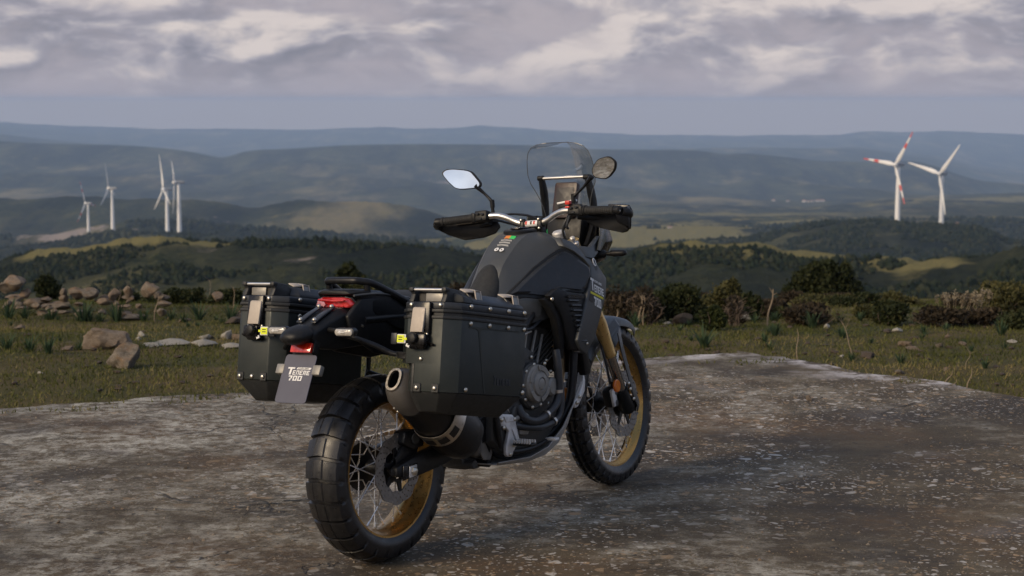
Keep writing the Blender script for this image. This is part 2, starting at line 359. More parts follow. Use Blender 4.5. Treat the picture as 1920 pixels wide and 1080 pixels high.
for (u0, D0, su, sD, a_) in [(-.26, 3050, .02, 200, 1.1), (-.245, 2900, .015, 160, 1.1), (-.225, 3000, .02, 220, .7), (-.185, 3500, .04, 250, .8), (-.15, 3600, .03, 250, .6), (-.06, 8700, .03, 400, .7), (-.04, 8700, .02, 300, .8), (.20, 9900, .03, 360, .6), (.235, 10100, .02, 350, .7), (-.17, 700, .015, 30, .7), (-.12, 660, .02, 40, .5)]:
    rockm += a_ * gauss(u0, D0, su, sD)
m_hill, t, b = new_mat('hill_scrub')
co = nd(t, 'ShaderNodeTexCoord').outputs['Object']
nf = mth(t, 'ADD', mth(t, 'MULTIPLY', noise(t, co, 0.10, 6, 0.75), 0.6), mth(t, 'MULTIPLY', noise(t, co, 0.33, 4, 0.7), 0.4)); nm = noise(t, co, 0.011, 6, 0.65); nl = noise(t, vmul(t, co, (1.0, 0.45, 1.0)), 0.0021, 6, 0.62)
c = mixc(t, mapr(t, nf, 0.43, 0.60), (0.009, 0.015, 0.010), (0.048, 0.053, 0.027))
c = mixc(t, mapr(t, nm, 0.46, 0.66), c, (0.052, 0.053, 0.030))
c = mixc(t, mth(t, 'MULTIPLY', mapr(t, nl, 0.52, 0.62), 0.5), c, (0.17, 0.145, 0.090))  # tan fields; sunlit bands on the slopes painted into the colour
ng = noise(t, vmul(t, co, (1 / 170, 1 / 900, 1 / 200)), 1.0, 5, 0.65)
c = mixc(t, mapr(t, ng, 0.40, 0.62), mixc(t, 1.0, c, (0.35, 0.42, 0.42), 'MULTIPLY'), mixc(t, 1.0, c, (2.1, 1.9, 1.55), 'MULTIPLY'))  # gully relief shading painted in as dark and light streaks
md = mapr(t, mth(t, 'ADD', attr(t, 'meadow_sun'), mth(t, 'MULTIPLY', mth(t, 'SUBTRACT', nm, 0.5), 3.4)), 0.45, 0.75, 0, 1)
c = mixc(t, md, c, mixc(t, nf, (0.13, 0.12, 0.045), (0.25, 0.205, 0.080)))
rk = mapr(t, mth(t, 'ADD', attr(t, 'rock'), mth(t, 'MULTIPLY', mth(t, 'SUBTRACT', mth(t, 'ADD', mth(t, 'MULTIPLY', noise(t, co, 0.03, 6, 0.75), .6), mth(t, 'MULTIPLY', noise(t, co, 0.006, 5, 0.7), .4)), 0.5), 6.0)), 0.80, 1.2, 0, 1)
c = mixc(t, rk, c, mixc(t, nf, (0.22, 0.18, 0.15), (0.36, 0.30, 0.25)))
t.links.new(c, b.inputs['Base Color']); b.inputs['Roughness'].default_value = 1; b.inputs['Specular IOR Level'].default_value = 0.05
t.links.new(nd(t, 'ShaderNodeBump', {'Strength': 1.0, 'Distance': 5.0, 'Height': nf}).outputs[0], b.inputs['Normal'])
hx, hy = len(u), HD.shape[0]
hills = obj('hills', np_mesh('hills', np.stack([HX.ravel(), HD.ravel(), HZ.ravel()], 1), grid_faces(hx, hy), m_hill, dict(meadow_sun=mead_sun, rock=rockm)))
tag(hills, 'scrub covered hills and hazy ridges receding behind the hilltop', kind='structure')
def hill_z(x, y):
    uu = x / y; j = int(np.argmin(np.abs(u - uu))); return float(np.interp(y, HD[:, j], HZ[:, j]))

# ---- scrub and trees on the hills: too many to count, one mass
def scrub(n, k0, k1, smin, smax, seed, name, dens=.02):
    r_ = np.random.default_rng(seed); K = np.array(rowsK)[:, 0]
    ra, rb_ = np.searchsorted(K, k0), np.searchsorted(K, k1); cols = np.where(np.abs(u) < .33)[0]
    rr_ = r_.uniform(ra, rb_ - 1.01, n); cc_ = r_.uniform(cols[0], cols[-1] - 1.01, n); ri, ci = rr_.astype(int), cc_.astype(int); fr, fc = rr_ - ri, cc_ - ci
    bil = lambda A: (A[ri, ci] * (1 - fr) + A[ri + 1, ci] * fr) * (1 - fc) + (A[ri, ci + 1] * (1 - fr) + A[ri + 1, ci + 1] * fr) * fc
    x, y, zz, md_, rk_ = bil(HX), bil(HD), bil(HZ), bil(mead_sun), bil(rockm)
    ok = (fbm(x / 60, y / 60, 4, seed) > -dens * 3 + .35 * np.clip(md_, 0, 1) - .04) & (rk_ < .5)
    x, y, zz = x[ok], y[ok], zz[ok]; m = len(x); s = smin + (smax - smin) * r_.uniform(0, 1, m) ** 2.2
    ring = np.array([(math.cos(a_), math.sin(a_)) for a_ in np.arange(5) * 2 * math.pi / 5])
    V = np.zeros((m, 11, 3)); j = lambda: r_.uniform(.7, 1.25, (m, 5))
    for q, (hh_, wd_) in enumerate(((0.0, .8), (.55, 1.0))):
        w_ = j() * wd_ * s[:, None] * .62; V[:, q * 5:q * 5 + 5, 0] = ring[:, 0] * w_; V[:, q * 5:q * 5 + 5, 1] = ring[:, 1] * w_; V[:, q * 5:q * 5 + 5, 2] = hh_ * s[:, None] * j() - .15 * s[:, None]
    V[:, 10, 2] = s * r_.uniform(.85, 1.15, m); V += np.stack([x, y, zz], 1)[:, None, :]
    F = np.array([(a_, (a_ + 1) % 5, 5 + (a_ + 1) % 5) for a_ in range(5)] + [(a_, 5 + (a_ + 1) % 5, 5 + a_) for a_ in range(5)] + [(5 + a_, 5 + (a_ + 1) % 5, 10) for a_ in range(5)])
    F = (F[None] + (np.arange(m) * 11)[:, None, None]).reshape(-1, 3)
    o = obj(name, np_mesh(name, V.reshape(-1, 3), F, m_scrub, dict(tint=np.repeat(r_.uniform(0, 1, m), 11)), smooth=False)); tag(o, 'dark scrub and small trees spread over the hillsides', 'scrub', kind='stuff')
m_scrub, t, b = new_mat('far_scrub'); a_ = attr(t, 'tint')
t.links.new(mixc(t, mapr(t, a_, .55, 1), mixc(t, mapr(t, a_, 0, .55), (.006, .011, .0075), (.018, .025, .013)), (.034, .036, .019)), b.inputs['Base Color']); b.inputs['Roughness'].default_value = 1; b.inputs['Specular IOR Level'].default_value = .05
scrub(42000, 2.10, 3.25, 0.7, 2.3, 71, 'scrub'); scrub(46000, 4.3, 5.25, 1.8, 5.0, 72, 'scrub'); scrub(16000, 6.2, 7.6, 3.0, 9.0, 73, 'scrub')

# ---- haze: the air itself
hz = obj('haze', G()); bm = bmesh.new(); bmesh.ops.create_cube(bm, size=1); bm.to_mesh(hz.data); bm.free()
HAZE_TOP = 40.0; zb = float(HZ.min()) - 3
hz.scale = (50000, 26200, HAZE_TOP - zb); hz.location = (0, 26200 / 2 - 200, (HAZE_TOP + zb) / 2)
mh = bpy.data.materials.new('haze_air'); mh.use_nodes = True; ht = mh.node_tree; ht.nodes.clear()
pv = nd(ht, 'ShaderNodeVolumePrincipled', {'Color': (0.54, 0.72, 1.0), 'Density': 5.4e-5, 'Anisotropy': 0.0})
ho = nd(ht, 'ShaderNodeOutputMaterial'); ht.links.new(pv.outputs[0], ho.inputs['Volume'])
hz.data.materials.append(mh); tag(hz, 'blue air haze that veils the far hills', kind='stuff')

# ---- concrete pad
m_slab, t, b = new_mat('weathered_concrete')
co = nd(t, 'ShaderNodeTexCoord').outputs['Object']
wv = vadd(t, co, vmul(t, nd(t, 'ShaderNodeTexNoise', {'Vector': co, 'Scale': 6.0, 'Detail': 4}).outputs['Color'], (0.16, 0.16, 0)))
nA = noise(t, co, 0.9, 6, 0.60); nB = noise(t, co, 2.6, 8, 0.72); nC = noise(t, co, 18, 9, 0.78); nD = noise(t, co, 120, 4, 0.65)
sx = nd(t, 'ShaderNodeSeparateXYZ', {0: co})
c = mixc(t, mapr(t, nB, 0.40, 0.60), (0.054, 0.038, 0.020), (0.126, 0.096, 0.054))
c = mixc(t, mapr(t, nC, 0.42, 0.66), c, mixc(t, mapr(t, nD, .38, .62), (0.026, 0.021, 0.014), (0.160, 0.130, 0.083)))
# brown moss zones with rusty crumbs
c = mixc(t, mth(t, 'MULTIPLY', mapr(t, noise(t, co, 0.62, 4, 0.55), 0.50, 0.64), mapr(t, nC, 0.40, 0.60)), c, (0.13, 0.074, 0.034))
# pale lime bloom: stronger to the left and far side
side = mapr(t, mth(t, 'ADD', mth(t, 'MULTIPLY', sx.outputs[0], -0.34), mth(t, 'MULTIPLY', sx.outputs[1], 0.10)), -0.5, 1.9, -0.10, 0.095)
bl = mth(t, 'ADD', mth(t, 'ADD', mth(t, 'MULTIPLY', nA, 0.55), mth(t, 'MULTIPLY', nB, 0.45)), side)
bl = mth(t, 'MULTIPLY', mapr(t, bl, 0.46, 0.60), mth(t, 'ADD', mth(t, 'MULTIPLY', mapr(t, noise(t, vadd(t, co, (2, 7, 0)), 13, 8, 0.80), 0.47, 0.55), .8), mth(t, 'MULTIPLY', mapr(t, noise(t, vadd(t, co, (5, 7, 0)), 4, 9, 0.75), 0.48, 0.56), .35)))
c = mixc(t, mth(t, 'MULTIPLY', bl, 0.88), c, mixc(t, nD, (0.30, 0.28, 0.225), (0.56, 0.53, 0.45)))
# soft dusty pools
pool = mth(t, 'MULTIPLY', mapr(t, noise(t, vadd(t, co, (13, 4, 0)), 1.15, 3, 0.45), 0.61, 0.74, 0, 1, True), 0.5)
c = mixc(t, pool, c, mixc(t, nD, (0.22, 0.20, 0.19), (0.34, 0.315, 0.30)))
# dark damp streaks
c = mixc(t, mth(t, 'MULTIPLY', mapr(t, noise(t, vadd(t, co, (3, 9, 0)), 1.0, 5, 0.6), 0.49, 0.63), 0.8), c, (0.036, 0.029, 0.022))
# lichen discs, two sizes
def discs(scale, off, keep, rmin, rmax):
    v = nd(t, 'ShaderNodeTexVoronoi', {'Vector': vadd(t, wv, off), 'Scale': scale, 'Randomness': 1.0}, feature='F1')
    cr = nd(t, 'ShaderNodeSeparateColor', {0: v.outputs['Color']})
    rad = mapr(t, cr.outputs[1], 0, 1, rmin, rmax)
    ins = mapr(t, mth(t, 'SUBTRACT', rad, v.outputs['Distance']), 0.0, 0.07)
    on = mth(t, 'GREATER_THAN', cr.outputs[0], keep)
    return mth(t, 'MULTIPLY', ins, on), cr.outputs[2]
zone = mapr(t, noise(t, vadd(t, co, (7, 2, 0)), 0.8, 3, 0.5), 0.38, 0.58)
rightish = mapr(t, sx.outputs[0], -2.2, 0.4, 0.50, 1.0)
for scl, off, keep, r0, r1, st in ((12, (0, 0, 0), 0.55, .12, .38, .95), (26, (5, 3, 0), 0.30, .14, .42, .95), (50, (1, 8, 0), 0.15, .14, .42, .85)):
    dm, hue = discs(scl, off, keep, r0, r1)
    dm = mth(t, 'MULTIPLY', mth(t, 'MULTIPLY', dm, mth(t, 'MULTIPLY', zone, rightish)), st)
    dm = mth(t, 'MULTIPLY', dm, mapr(t, nC, 0.30, 0.5, 0.55, 1.0))
    c = mixc(t, dm, c, mixc(t, mapr(t, hue, 0.35, 0.75), (0.34, 0.235, 0.135), (0.50, 0.47, 0.42)))
# dark pits and crumbs
pt, _h = discs(17, (9, 2, 0), 0.45, .10, .26); c = mixc(t, mth(t, 'MULTIPLY', pt, .75), c, (0.030, 0.026, 0.021))
pt2, _h = discs(34, (2, 5, 0), 0.35, .10, .28); c = mixc(t, mth(t, 'MULTIPLY', pt2, .6), c, (0.040, 0.034, 0.027))
# white lime along the far edges (attribute) 
ed = mth(t, 'MULTIPLY', attr(t, 'edge'), mapr(t, noise(t, co, 4.5, 6, 0.7), 0.44, 0.56))
c = mixc(t, ed, c, (0.62, 0.585, 0.58))
# cracks
vc = nd(t, 'ShaderNodeTexVoronoi', {'Vector': vadd(t, co, vmul(t, nd(t, 'ShaderNodeTexNoise', {'Vector': co, 'Scale': 2.2, 'Detail': 6}).outputs['Color'], (0.9, 0.9, 0))), 'Scale': 0.42}, feature='DISTANCE_TO_EDGE')
ck = mth(t, 'MULTIPLY', mapr(t, vc.outputs['Distance'], 0.0, 0.0035, 1, 0), mapr(t, noise(t, vadd(t, co, (4, 4, 0)), 0.9, 2), 0.46, 0.56))
c = mixc(t, mth(t, 'MULTIPLY', ck, 0.85), c, (0.016, 0.014, 0.012))
t.links.new(c, b.inputs['Base Color'])
t.links.new(mapr(t, nC, 0.3, 0.7, 0.68, 0.95), b.inputs['Roughness']); b.inputs['Specular IOR Level'].default_value = 0.3
hgt = mth(t, 'ADD', mth(t, 'MULTIPLY', noise(t, co, 26, 9, 0.72), 0.7), mth(t, 'SUBTRACT', mth(t, 'MULTIPLY', nB, 0.6), mth(t, 'MULTIPLY', ck, 0.5)))
t.links.new(nd(t, 'ShaderNodeBump', {'Strength': 0.8, 'Distance': 0.02, 'Height': hgt}).outputs[0], b.inputs['Normal'])
# outline with a broken edge, top sheet subdivided, side wall
def slab_outline():
    out = []
    n = len(SLAB)
    for i in range(n):
        (x0, y0), (x1, y1) = SLAB[i], SLAB[(i + 1) % n]; L = math.hypot(x1 - x0, y1 - y0)
        m = max(2, int(L / 0.09)) if max(y0, y1) > 4 else 4
        for k in range(m):
            f = k / m; x = x0 + (x1 - x0) * f; y = y0 + (y1 - y0) * f
            j = 0.34 * float(fbm(np.array([x * 2.1]), np.array([y * 2.1]), 6, 77, .6)[0]) if max(y0, y1) > 4 else 0
            nx_, ny_ = -(y1 - y0) / L, (x1 - x0) / L
            out.append((x + nx_ * j, y + ny_ * j))
    return out
OUT = slab_outline()
bm = bmesh.new()
vt = [bm.verts.new((x, y, 0)) for x, y in OUT]
top = bm.faces.new(vt)
if top.normal.z < 0: top.normal_flip()
vb = [bm.verts.new((x * 1.0, y, -0.30)) for x, y in OUT]
for i in range(len(vt)):
    j = (i + 1) % len(vt); bm.faces.new((vt[i], vt[j], vb[j], vb[i]))
# inner ring and a grid for the lime edge attribute
bmesh.ops.triangulate(bm, faces=[f for f in bm.faces if len(f.verts) > 4])
for k in range(3):
    es = [e_ for e_ in bm.edges if e_.calc_length() > 0.55 and max(v.co.y for v in e_.verts) > 3 and all(abs(v.co.z) < 1e-4 for v in e_.verts)]
    bmesh.ops.subdivide_edges(bm, edges=es, cuts=1)
    bmesh.ops.triangulate(bm, faces=[f for f in bm.faces if len(f.verts) > 4])
bmesh.ops.recalc_face_normals(bm, faces=bm.faces)
me = bpy.data.meshes.new('concrete_pavement'); bm.to_mesh(me)
P = np.array([v.co[:] for v in bm.verts]); bm.free()
def seg_d(px, py, a_, b_):
    ax, ay = a_; bx, by = b_; L2 = (bx - ax) ** 2 + (by - ay) ** 2
    tt = np.clip(((px - ax) * (bx - ax) + (py - ay) * (by - ay)) / L2, 0, 1)
    return np.hypot(px - ax - tt * (bx - ax), py - ay - tt * (by - ay))
dd = np.minimum(seg_d(P[:, 0], P[:, 1], (.55, 11.33), (1.51, 11.87)), seg_d(P[:, 0], P[:, 1], (1.85, 11.4), (2.5, 10.45)))
at = me.attributes.new('edge', 'FLOAT', 'POINT'); at.data.foreach_set('value', np.clip(1.15 - dd / 0.22, 0, 1).astype(np.float32))
me.materials.append(m_slab)
slab = bpy.data.objects.new('concrete_pavement', me); COL.objects.link(slab)
tag(slab, 'weathered concrete pad with lichen spots under the motorcycle', kind='structure')
# open cracks in the concrete: thin dark wedges let into the surface
m_dark = simple('crack_shade', (0.012, 0.011, 0.010), 1.0)
def crack(pts, wid):
    g = G(); rr = random.Random(str(pts)); Q = []
    for i in range(len(pts) - 1):
        for k in range(7):
            f = k / 7; Q.append((pts[i][0] + (pts[i + 1][0] - pts[i][0]) * f + rr.uniform(-.012, .012), pts[i][1] + (pts[i + 1][1] - pts[i][1]) * f + rr.uniform(-.02, .02)))
    vs = []
    for i, (x, y) in enumerate(Q):
        e_ = max(0.0, math.sin(math.pi * i / (len(Q) - 1))) ** .5 * wid * rr.uniform(.3, 1.2); vs += [(x, y - e_, .004), (x, y + e_, .004)]
    return g.add(vs, [(2 * i, 2 * i + 2, 2 * i + 3, 2 * i + 1) for i in range(len(Q) - 1)])
for pts, wd in (([(-1.16, 7.17), (-1.02, 7.27), (-.86, 7.33), (-.76, 7.42)], .011), ([(-.76, 7.42), (-.62, 7.52), (-.50, 7.50)], .005), ([(-1.95, 7.05), (-1.55, 7.17), (-1.16, 7.17)], .003),
                ([(1.9, 9.35), (2.05, 9.6), (2.28, 9.85)], .008), ([(.55, 9.5), (1.0, 9.4), (1.5, 9.45), (1.9, 9.35)], .004), ([(-1.23, 6.15), (-1.16, 6.5), (-1.2, 6.7)], .004), ([(0, 7.3), (.5, 7.6), (.9, 7.7)], .004)):
    obj('crack', crack(pts, wd), m_dark, slab)

# ================================================================ VEGETATION AND ROCKS
def leaf_mat(name, c0, c1, c2, trans=0.25):
    m, t, b = new_mat(name); a_ = attr(t, 'tint')
    c = mixc(t, mapr(t, a_, 0, 0.6), c0, c1); c = mixc(t, mapr(t, a_, 0.6, 1), c, c2)
    t.links.new(c, b.inputs['Base Color']); b.inputs['Roughness'].default_value = 0.75; b.inputs['Specular IOR Level'].default_value = 0.2
    tr = nd(t, 'ShaderNodeBsdfTranslucent', {'Color': c}); mx = nd(t, 'ShaderNodeMixShader', {0: trans})
    t.links.new(b.outputs[0], mx.inputs[1]); t.links.new(tr.outputs[0], mx.inputs[2])
    t.links.new(mx.outputs[0], t.nodes['Material Output'].inputs[0]); return m
LM = dict(dark=leaf_mat('leaf_dark', (.016, .022, .010), (.032, .040, .014), (.060, .058, .020)),
          green=leaf_mat('leaf_green', (.016, .024, .008), (.036, .046, .013), (.080, .080, .022)),
          olive=leaf_mat('leaf_olive', (.035, .038, .014), (.075, .072, .026), (.14, .12, .05)),
          brown=leaf_mat('leaf_brown', (.022, .018, .011), (.045, .034, .021), (.085, .064, .040)),
          pale=leaf_mat('plume_pale', (.15, .12, .08), (.30, .25, .17), (.42, .36, .27)),
          tuft=leaf_mat('strap_leaf', (.026, .046, .024), (.055, .090, .042), (.11, .14, .065)),
          grass=leaf_mat('grass_blade', (.052, .062, .016), (.108, .112, .030), (.24, .19, .085), .3))
m_wood = simple('dry_wood', (0.13, 0.095, 0.07), 0.9, var=0.4, scale=60)
m_straw = simple('dry_straw', (0.24, 0.185, 0.125), 0.9, var=0.3, scale=40)
def leaf_cloud(name, lumps, n, size, mat, seed, elong=1.0):
    r_ = np.random.default_rng(seed); L = np.array(lumps, float)           # x,y,z,rx,ry,rz
    vol = L[:, 3] * L[:, 4] * L[:, 5]; vol = vol ** .75
    idx = r_.choice(len(L), n, p=vol / vol.sum())
    d = r_.normal(size=(n, 3)); d /= np.linalg.norm(d, axis=1)[:, None]
    rad = (r_.uniform(0.45, 1.06, n) ** 0.6 + .20 * (r_.uniform(0, 1, n) > .82) * r_.uniform(0, 1.7, n)) * (1 + .28 * (vnoise(d[:, 0] * 3 + idx * 7, d[:, 2] * 3 + d[:, 1] * 2, seed) - .5))
    C = L[idx, :3] + d * L[idx, 3:] * rad[:, None]
    a_ = r_.normal(size=(n, 3)); a_ /= np.linalg.norm(a_, axis=1)[:, None]
    a_ = a_ * .8 + d * .5 + np.array([0, 0, .25]); a_ /= np.linalg.norm(a_, axis=1)[:, None]
    b_ = np.cross(a_, r_.normal(size=(n, 3))); b_ /= np.linalg.norm(b_, axis=1)[:, None]
    s = (size * r_.uniform(.55, 1.35, n))[:, None]
    V = np.stack([C - a_ * s * elong, C + b_ * s * .45, C + a_ * s * elong, C - b_ * s * .45], 1).reshape(-1, 3)
    F = np.arange(4 * n).reshape(-1, 4)
    lump_t = r_.uniform(0, .5, len(L))[idx]
    return np_mesh(name, V, F, mat, dict(tint=np.repeat(np.clip(lump_t + r_.uniform(0, .5, n), 0, 1), 4)), smooth=False)
def lumps_for(w_, d_, h_, k, seed, base=0.30, spread=.62, small=.36):
    r_ = random.Random(seed); out = [(0, 0, h_ * .46, w_ * .34, d_ * .36, h_ * .40)]
    for i in range(k):
        an = r_.uniform(0, 6.283); q = r_.uniform(.25, 1) * spread
        zz = h_ * r_.uniform(base, .86); f = r_.uniform(.6, 1.25)
        out.append((math.cos(an) * q * w_ * .5, math.sin(an) * q * d_ * .5, zz, w_ * small * .5 * f, d_ * small * .5 * f, min(h_ - zz, h_ * small * .6 * f) + .01 * h_))
    return out
def stems(w_, h_, k, seed, r0, bend=.3, twigs=0, g=None, top=.85):
    g = g or G(); r_ = random.Random(seed)
    for i in range(k):
        an = r_.uniform(0, 6.283); q = r_.uniform(.1, .5) * w_; hh = h_ * r_.uniform(.55, 1) * top
        p0 = Vector((math.cos(an) * w_ * .06, math.sin(an) * w_ * .06, -.03)); p3 = Vector((math.cos(an) * q, math.sin(an) * q, hh))
        p1 = p0.lerp(p3, .35) + Vector((r_.uniform(-1, 1), r_.uniform(-1, 1), 0)) * w_ * .05; p2 = p0.lerp(p3, .7) + Vector((r_.uniform(-1, 1), r_.uniform(-1, 1), 0)) * w_ * .07
        tube(g, [p0, p1, p2, p3], [r0, r0 * .8, r0 * .55, r0 * .25], 5)
        for j in range(twigs):
            f = r_.uniform(.35, 1); s_ = p1.lerp(p3, f); e_ = s_ + Vector((r_.uniform(-1, 1), r_.uniform(-1, 1), r_.uniform(.1, 1))) * h_ * r_.uniform(.1, .28)
            tube(g, [s_, s_.lerp(e_, .5) + Vector((r_.uniform(-1, 1), 0, r_.uniform(-1, 1))) * h_ * .02, e_], [r0 * .4, r0 * .3, r0 * .12], 4)
    return g
def px_at(px, d):                                # lateral offset of a plant at distance d
    return (px - 960) / 3404 * d * 1.005
def bush(name, label, cat, x, y, w_, h_, kind, n, seed, leaf=.03, k=9, group=None, z=None, stemc=7, tw=0, dk=1.0, base=.3, small=.36):
    zz = float(zg(x, y)) - .02 if z is None else z
    o = thing(name, label, cat, (x, y, zz), (0, 0, 0), group)
    if n: obj('crown', leaf_cloud('crown', lumps_for(w_, w_ * dk, h_, k, seed, base=base, small=small), n, leaf, LM[kind], seed), None, o)
    obj('stem', mesh_of('stem', stems(w_, h_, stemc, seed, .004 + .007 * h_, twigs=tw), m_wood), None, o)
    return o
GB = 'heath bushes along the rim of the hilltop'
def B(label, cx, wpx, toppx, d, kind, n, seed, name='bush', leaf=.022, **kw):
    x = px_at(cx, d); w_ = wpx / 3404 * d; ztop = CAM_H - (toppx - 190) / 3404 * d * 1.01
    zb_ = float(zg(x, d)); return bush(name, label, 'bush', x, d, w_, max(.12, ztop - zb_), kind, n, seed, leaf=leaf, group=GB, **kw)
# right-hand band
B('bare brown heath bush right behind the front mudguard', 1172, 110, 528, 15.3, 'brown', 1500, 11, tw=6, stemc=16, k=10)
B('brown twiggy bush with two pale bare trunks in it, right of the front mudguard', 1212, 70, 530, 15.0, 'brown', 700, 12, tw=7, stemc=14, k=8)
B('broad dark green bush, second clump right of the front mudguard', 1272, 118, 524, 15.6, 'dark', 3200, 13, k=12)
B('olive bush with sunlit top between two dark bushes right of the mudguard', 1362, 78, 515, 16.2, 'olive', 2200, 14, k=11, small=.3)
B('low bright green bush in front of the dark ones, right of the mudguard', 1336, 62, 566, 14.2, 'green', 1500, 15)
B('bare grey twig bush in front of the olive bush', 1378, 66, 545, 14.7, 'brown', 260, 16, tw=9, stemc=18)
B('small dark bush right of the bare grey twigs', 1412, 55, 540, 15.8, 'dark', 1300, 17)
B('low brown-black bush at the foot of the big tree', 1518, 130, 562, 15.2, 'brown', 2600, 18, k=12)
B('dark bush just left of the low brown bush under the tree', 1470, 50, 574, 15.9, 'dark', 1100, 19)
B('rounded dark green bush right of the big tree', 1668, 88, 558, 15.2, 'dark', 2600, 20, k=11)
B('small olive bush between the tree and the rounded dark bush', 1622, 60, 572, 15.9, 'olive', 1100, 21)
B('brown bare bush under the pale plumes', 1766, 120, 570, 15.0, 'brown', 2300, 22, tw=6, stemc=14, k=11)
B('brown bush between the pale plumes and the green bush at the right edge', 1842, 90, 566, 15.2, 'brown', 1700, 23, tw=5, stemc=12)
B('bushy green bush at the right edge of the picture', 1893, 140, 520, 16.4, 'olive', 3000, 24, k=12)
B('dark bush low in front of the green bush at the right edge', 1905, 80, 575, 14.8, 'dark', 1300, 25)
B('low dark bush behind the two thin stems left of the tree', 1442, 60, 582, 16.2, 'brown', 900, 26)
# pale plumes of last year's flowers
for (cx, wp, tp, lab, sd) in ((1790, 70, 549, 'cream dry flower plumes on top of the brown bush, larger clump', 31), (1846, 34, 547, 'cream dry flower plumes by the green bush, smaller clump', 32)):
    d = 15.9; x = px_at(cx, d); zt = CAM_H - (tp - 190) / 3404 * d; zb_ = float(zg(x, d)); o = thing('dry_plume', lab, 'dry plant', (x, d, zb_), group='cream dry flower plumes')
    r_ = random.Random(sd); g = G(); lum = []
    for i in range(16 if wp > 50 else 8):
        q = r_.uniform(-.5, .5) * wp / 3404 * d; hh = (zt - zb_) * r_.uniform(.82, 1.0); dy = r_.uniform(-.1, .1)
        tube(g, [(q * .6, dy, 0), (q, dy, hh * .9)], [.003, .0015], 4); lum.append((q, dy, hh * .93, .022, .022, .045))
    obj('flower_head', leaf_cloud('flower_head', lum, 500, .012, LM['pale'], sd), None, o); obj('stem', mesh_of('stem', g, m_straw), None, o)
# left-hand band
B('round dark bush on the rock pile at the left', 88, 62, 503, 19.5, 'dark', 1500, 41)
B('dark heath bush left of the tall pale stems on the left', 232, 90, 538, 18.4, 'dark', 1700, 42)
B('wide dark heath bush right of the rock pile', 345, 95, 531, 18.0, 'dark', 2300, 43, k=11)
B('dark heath bush just left of the left pannier', 425, 85, 536, 17.6, 'dark', 1900, 44, k=11)
B('low dark bush behind the left pannier lid', 505, 95, 524, 18.6, 'dark', 2100, 45)
B('low green bush behind the tail of the motorcycle', 585, 80, 535, 18.0, 'green', 1500, 46)
B('olive bush seen through the grab rail', 700, 90, 522, 18.8, 'olive', 1900, 47)
B('brown bush between the right pannier and the seat', 815, 90, 528, 18.0, 'brown', 1500, 48, tw=4)
B('brown bush close behind the seat nose', 865, 60, 520, 18.6, 'brown', 900, 49, tw=4)
B('dark bush behind the top of the right pannier', 760, 60, 532, 18.3, 'dark', 1100, 50)
rb = random.Random(404)
for i in range(34):       # second row that closes the scrub line
    px = rb.uniform(1165, 1930) if i < 22 else rb.choice([rb.uniform(190, 640), rb.uniform(690, 900)])
    dd_ = rb.uniform(16.6, 18.6); B('low heath bush filling the scrub line behind the front bushes' if px > 1000 else 'low heath bush in the far scrub line on the left', px, rb.uniform(50, 110), rb.uniform(538, 562), dd_, rb.choice(['dark', 'dark', 'brown', 'olive', 'dark']), 900, 500 + i, k=8, tw=3)
# trees beyond the rim
def tree(label, cx, wpx, top, bot, d, lumps, kind, n, seed, leaf, lean=0):
    x = px_at(cx, d); zt = CAM_H - (top - 190) / 3404 * d * 1.01; zb_ = float(zg(x, d)) - .1; k = d / 3404
    o = thing('tree', label, 'tree', (x, d, zb_), (0, 0, 0), 'trees beyond the rim of the hilltop')
    L = [((a_ - cx) * k, 0.15 * rr * k * ((i % 3) - 1), zt - (b_ - top) * k - zb_, rr * k, rr * k, ry * k) for i, (a_, b_, rr, ry) in enumerate(lumps)]
    obj('crown', leaf_cloud('crown', L, n, leaf, LM[kind], seed), None, o)
    g = G(); H_ = zt - zb_; tube(g, [(0, 0, -.1), (.02, 0, H_ * .3), (-.03, .02, H_ * .6), (0, 0, H_ * .9)], [.09, .07, .05, .02], 8, sm=3)
    r_ = random.Random(seed)
    for (lx, ly, lz, *_q) in L: tube(g, [(0, 0, max(.1, lz * .5)), (lx * .5, ly * .5, lz * .75), (lx, ly, lz)], [.035, .022, .01], 6)
    obj('trunk', mesh_of('trunk', g, m_wood), None, o); return o
tree('big bushy dark green tree standing beyond the bushes on the right', 1545, 160, 481, 605, 30,
     [(1552, 503, 20, 20), (1575, 515, 24, 22), (1590, 540, 28, 22), (1510, 518, 26, 20), (1500, 545, 28, 22), (1488, 560, 26, 18), (1540, 535, 34, 28), (1560, 560, 44, 26), (1605, 562, 26, 18), (1530, 575, 50, 24), (1478, 572, 20, 14), (1526, 500, 15, 13), (1583, 498, 10, 10), (1480, 540, 12, 10)], 'dark', 12000, 61, .040)
tree('small dark tree standing behind the tail of the motorcycle', 655, 50, 487, 560, 26, [(655, 500, 14, 12), (645, 512, 16, 12), (666, 516, 16, 12), (652, 530, 22, 14), (640, 540, 16, 12), (672, 540, 18, 14)], 'dark', 2600, 62, .035)

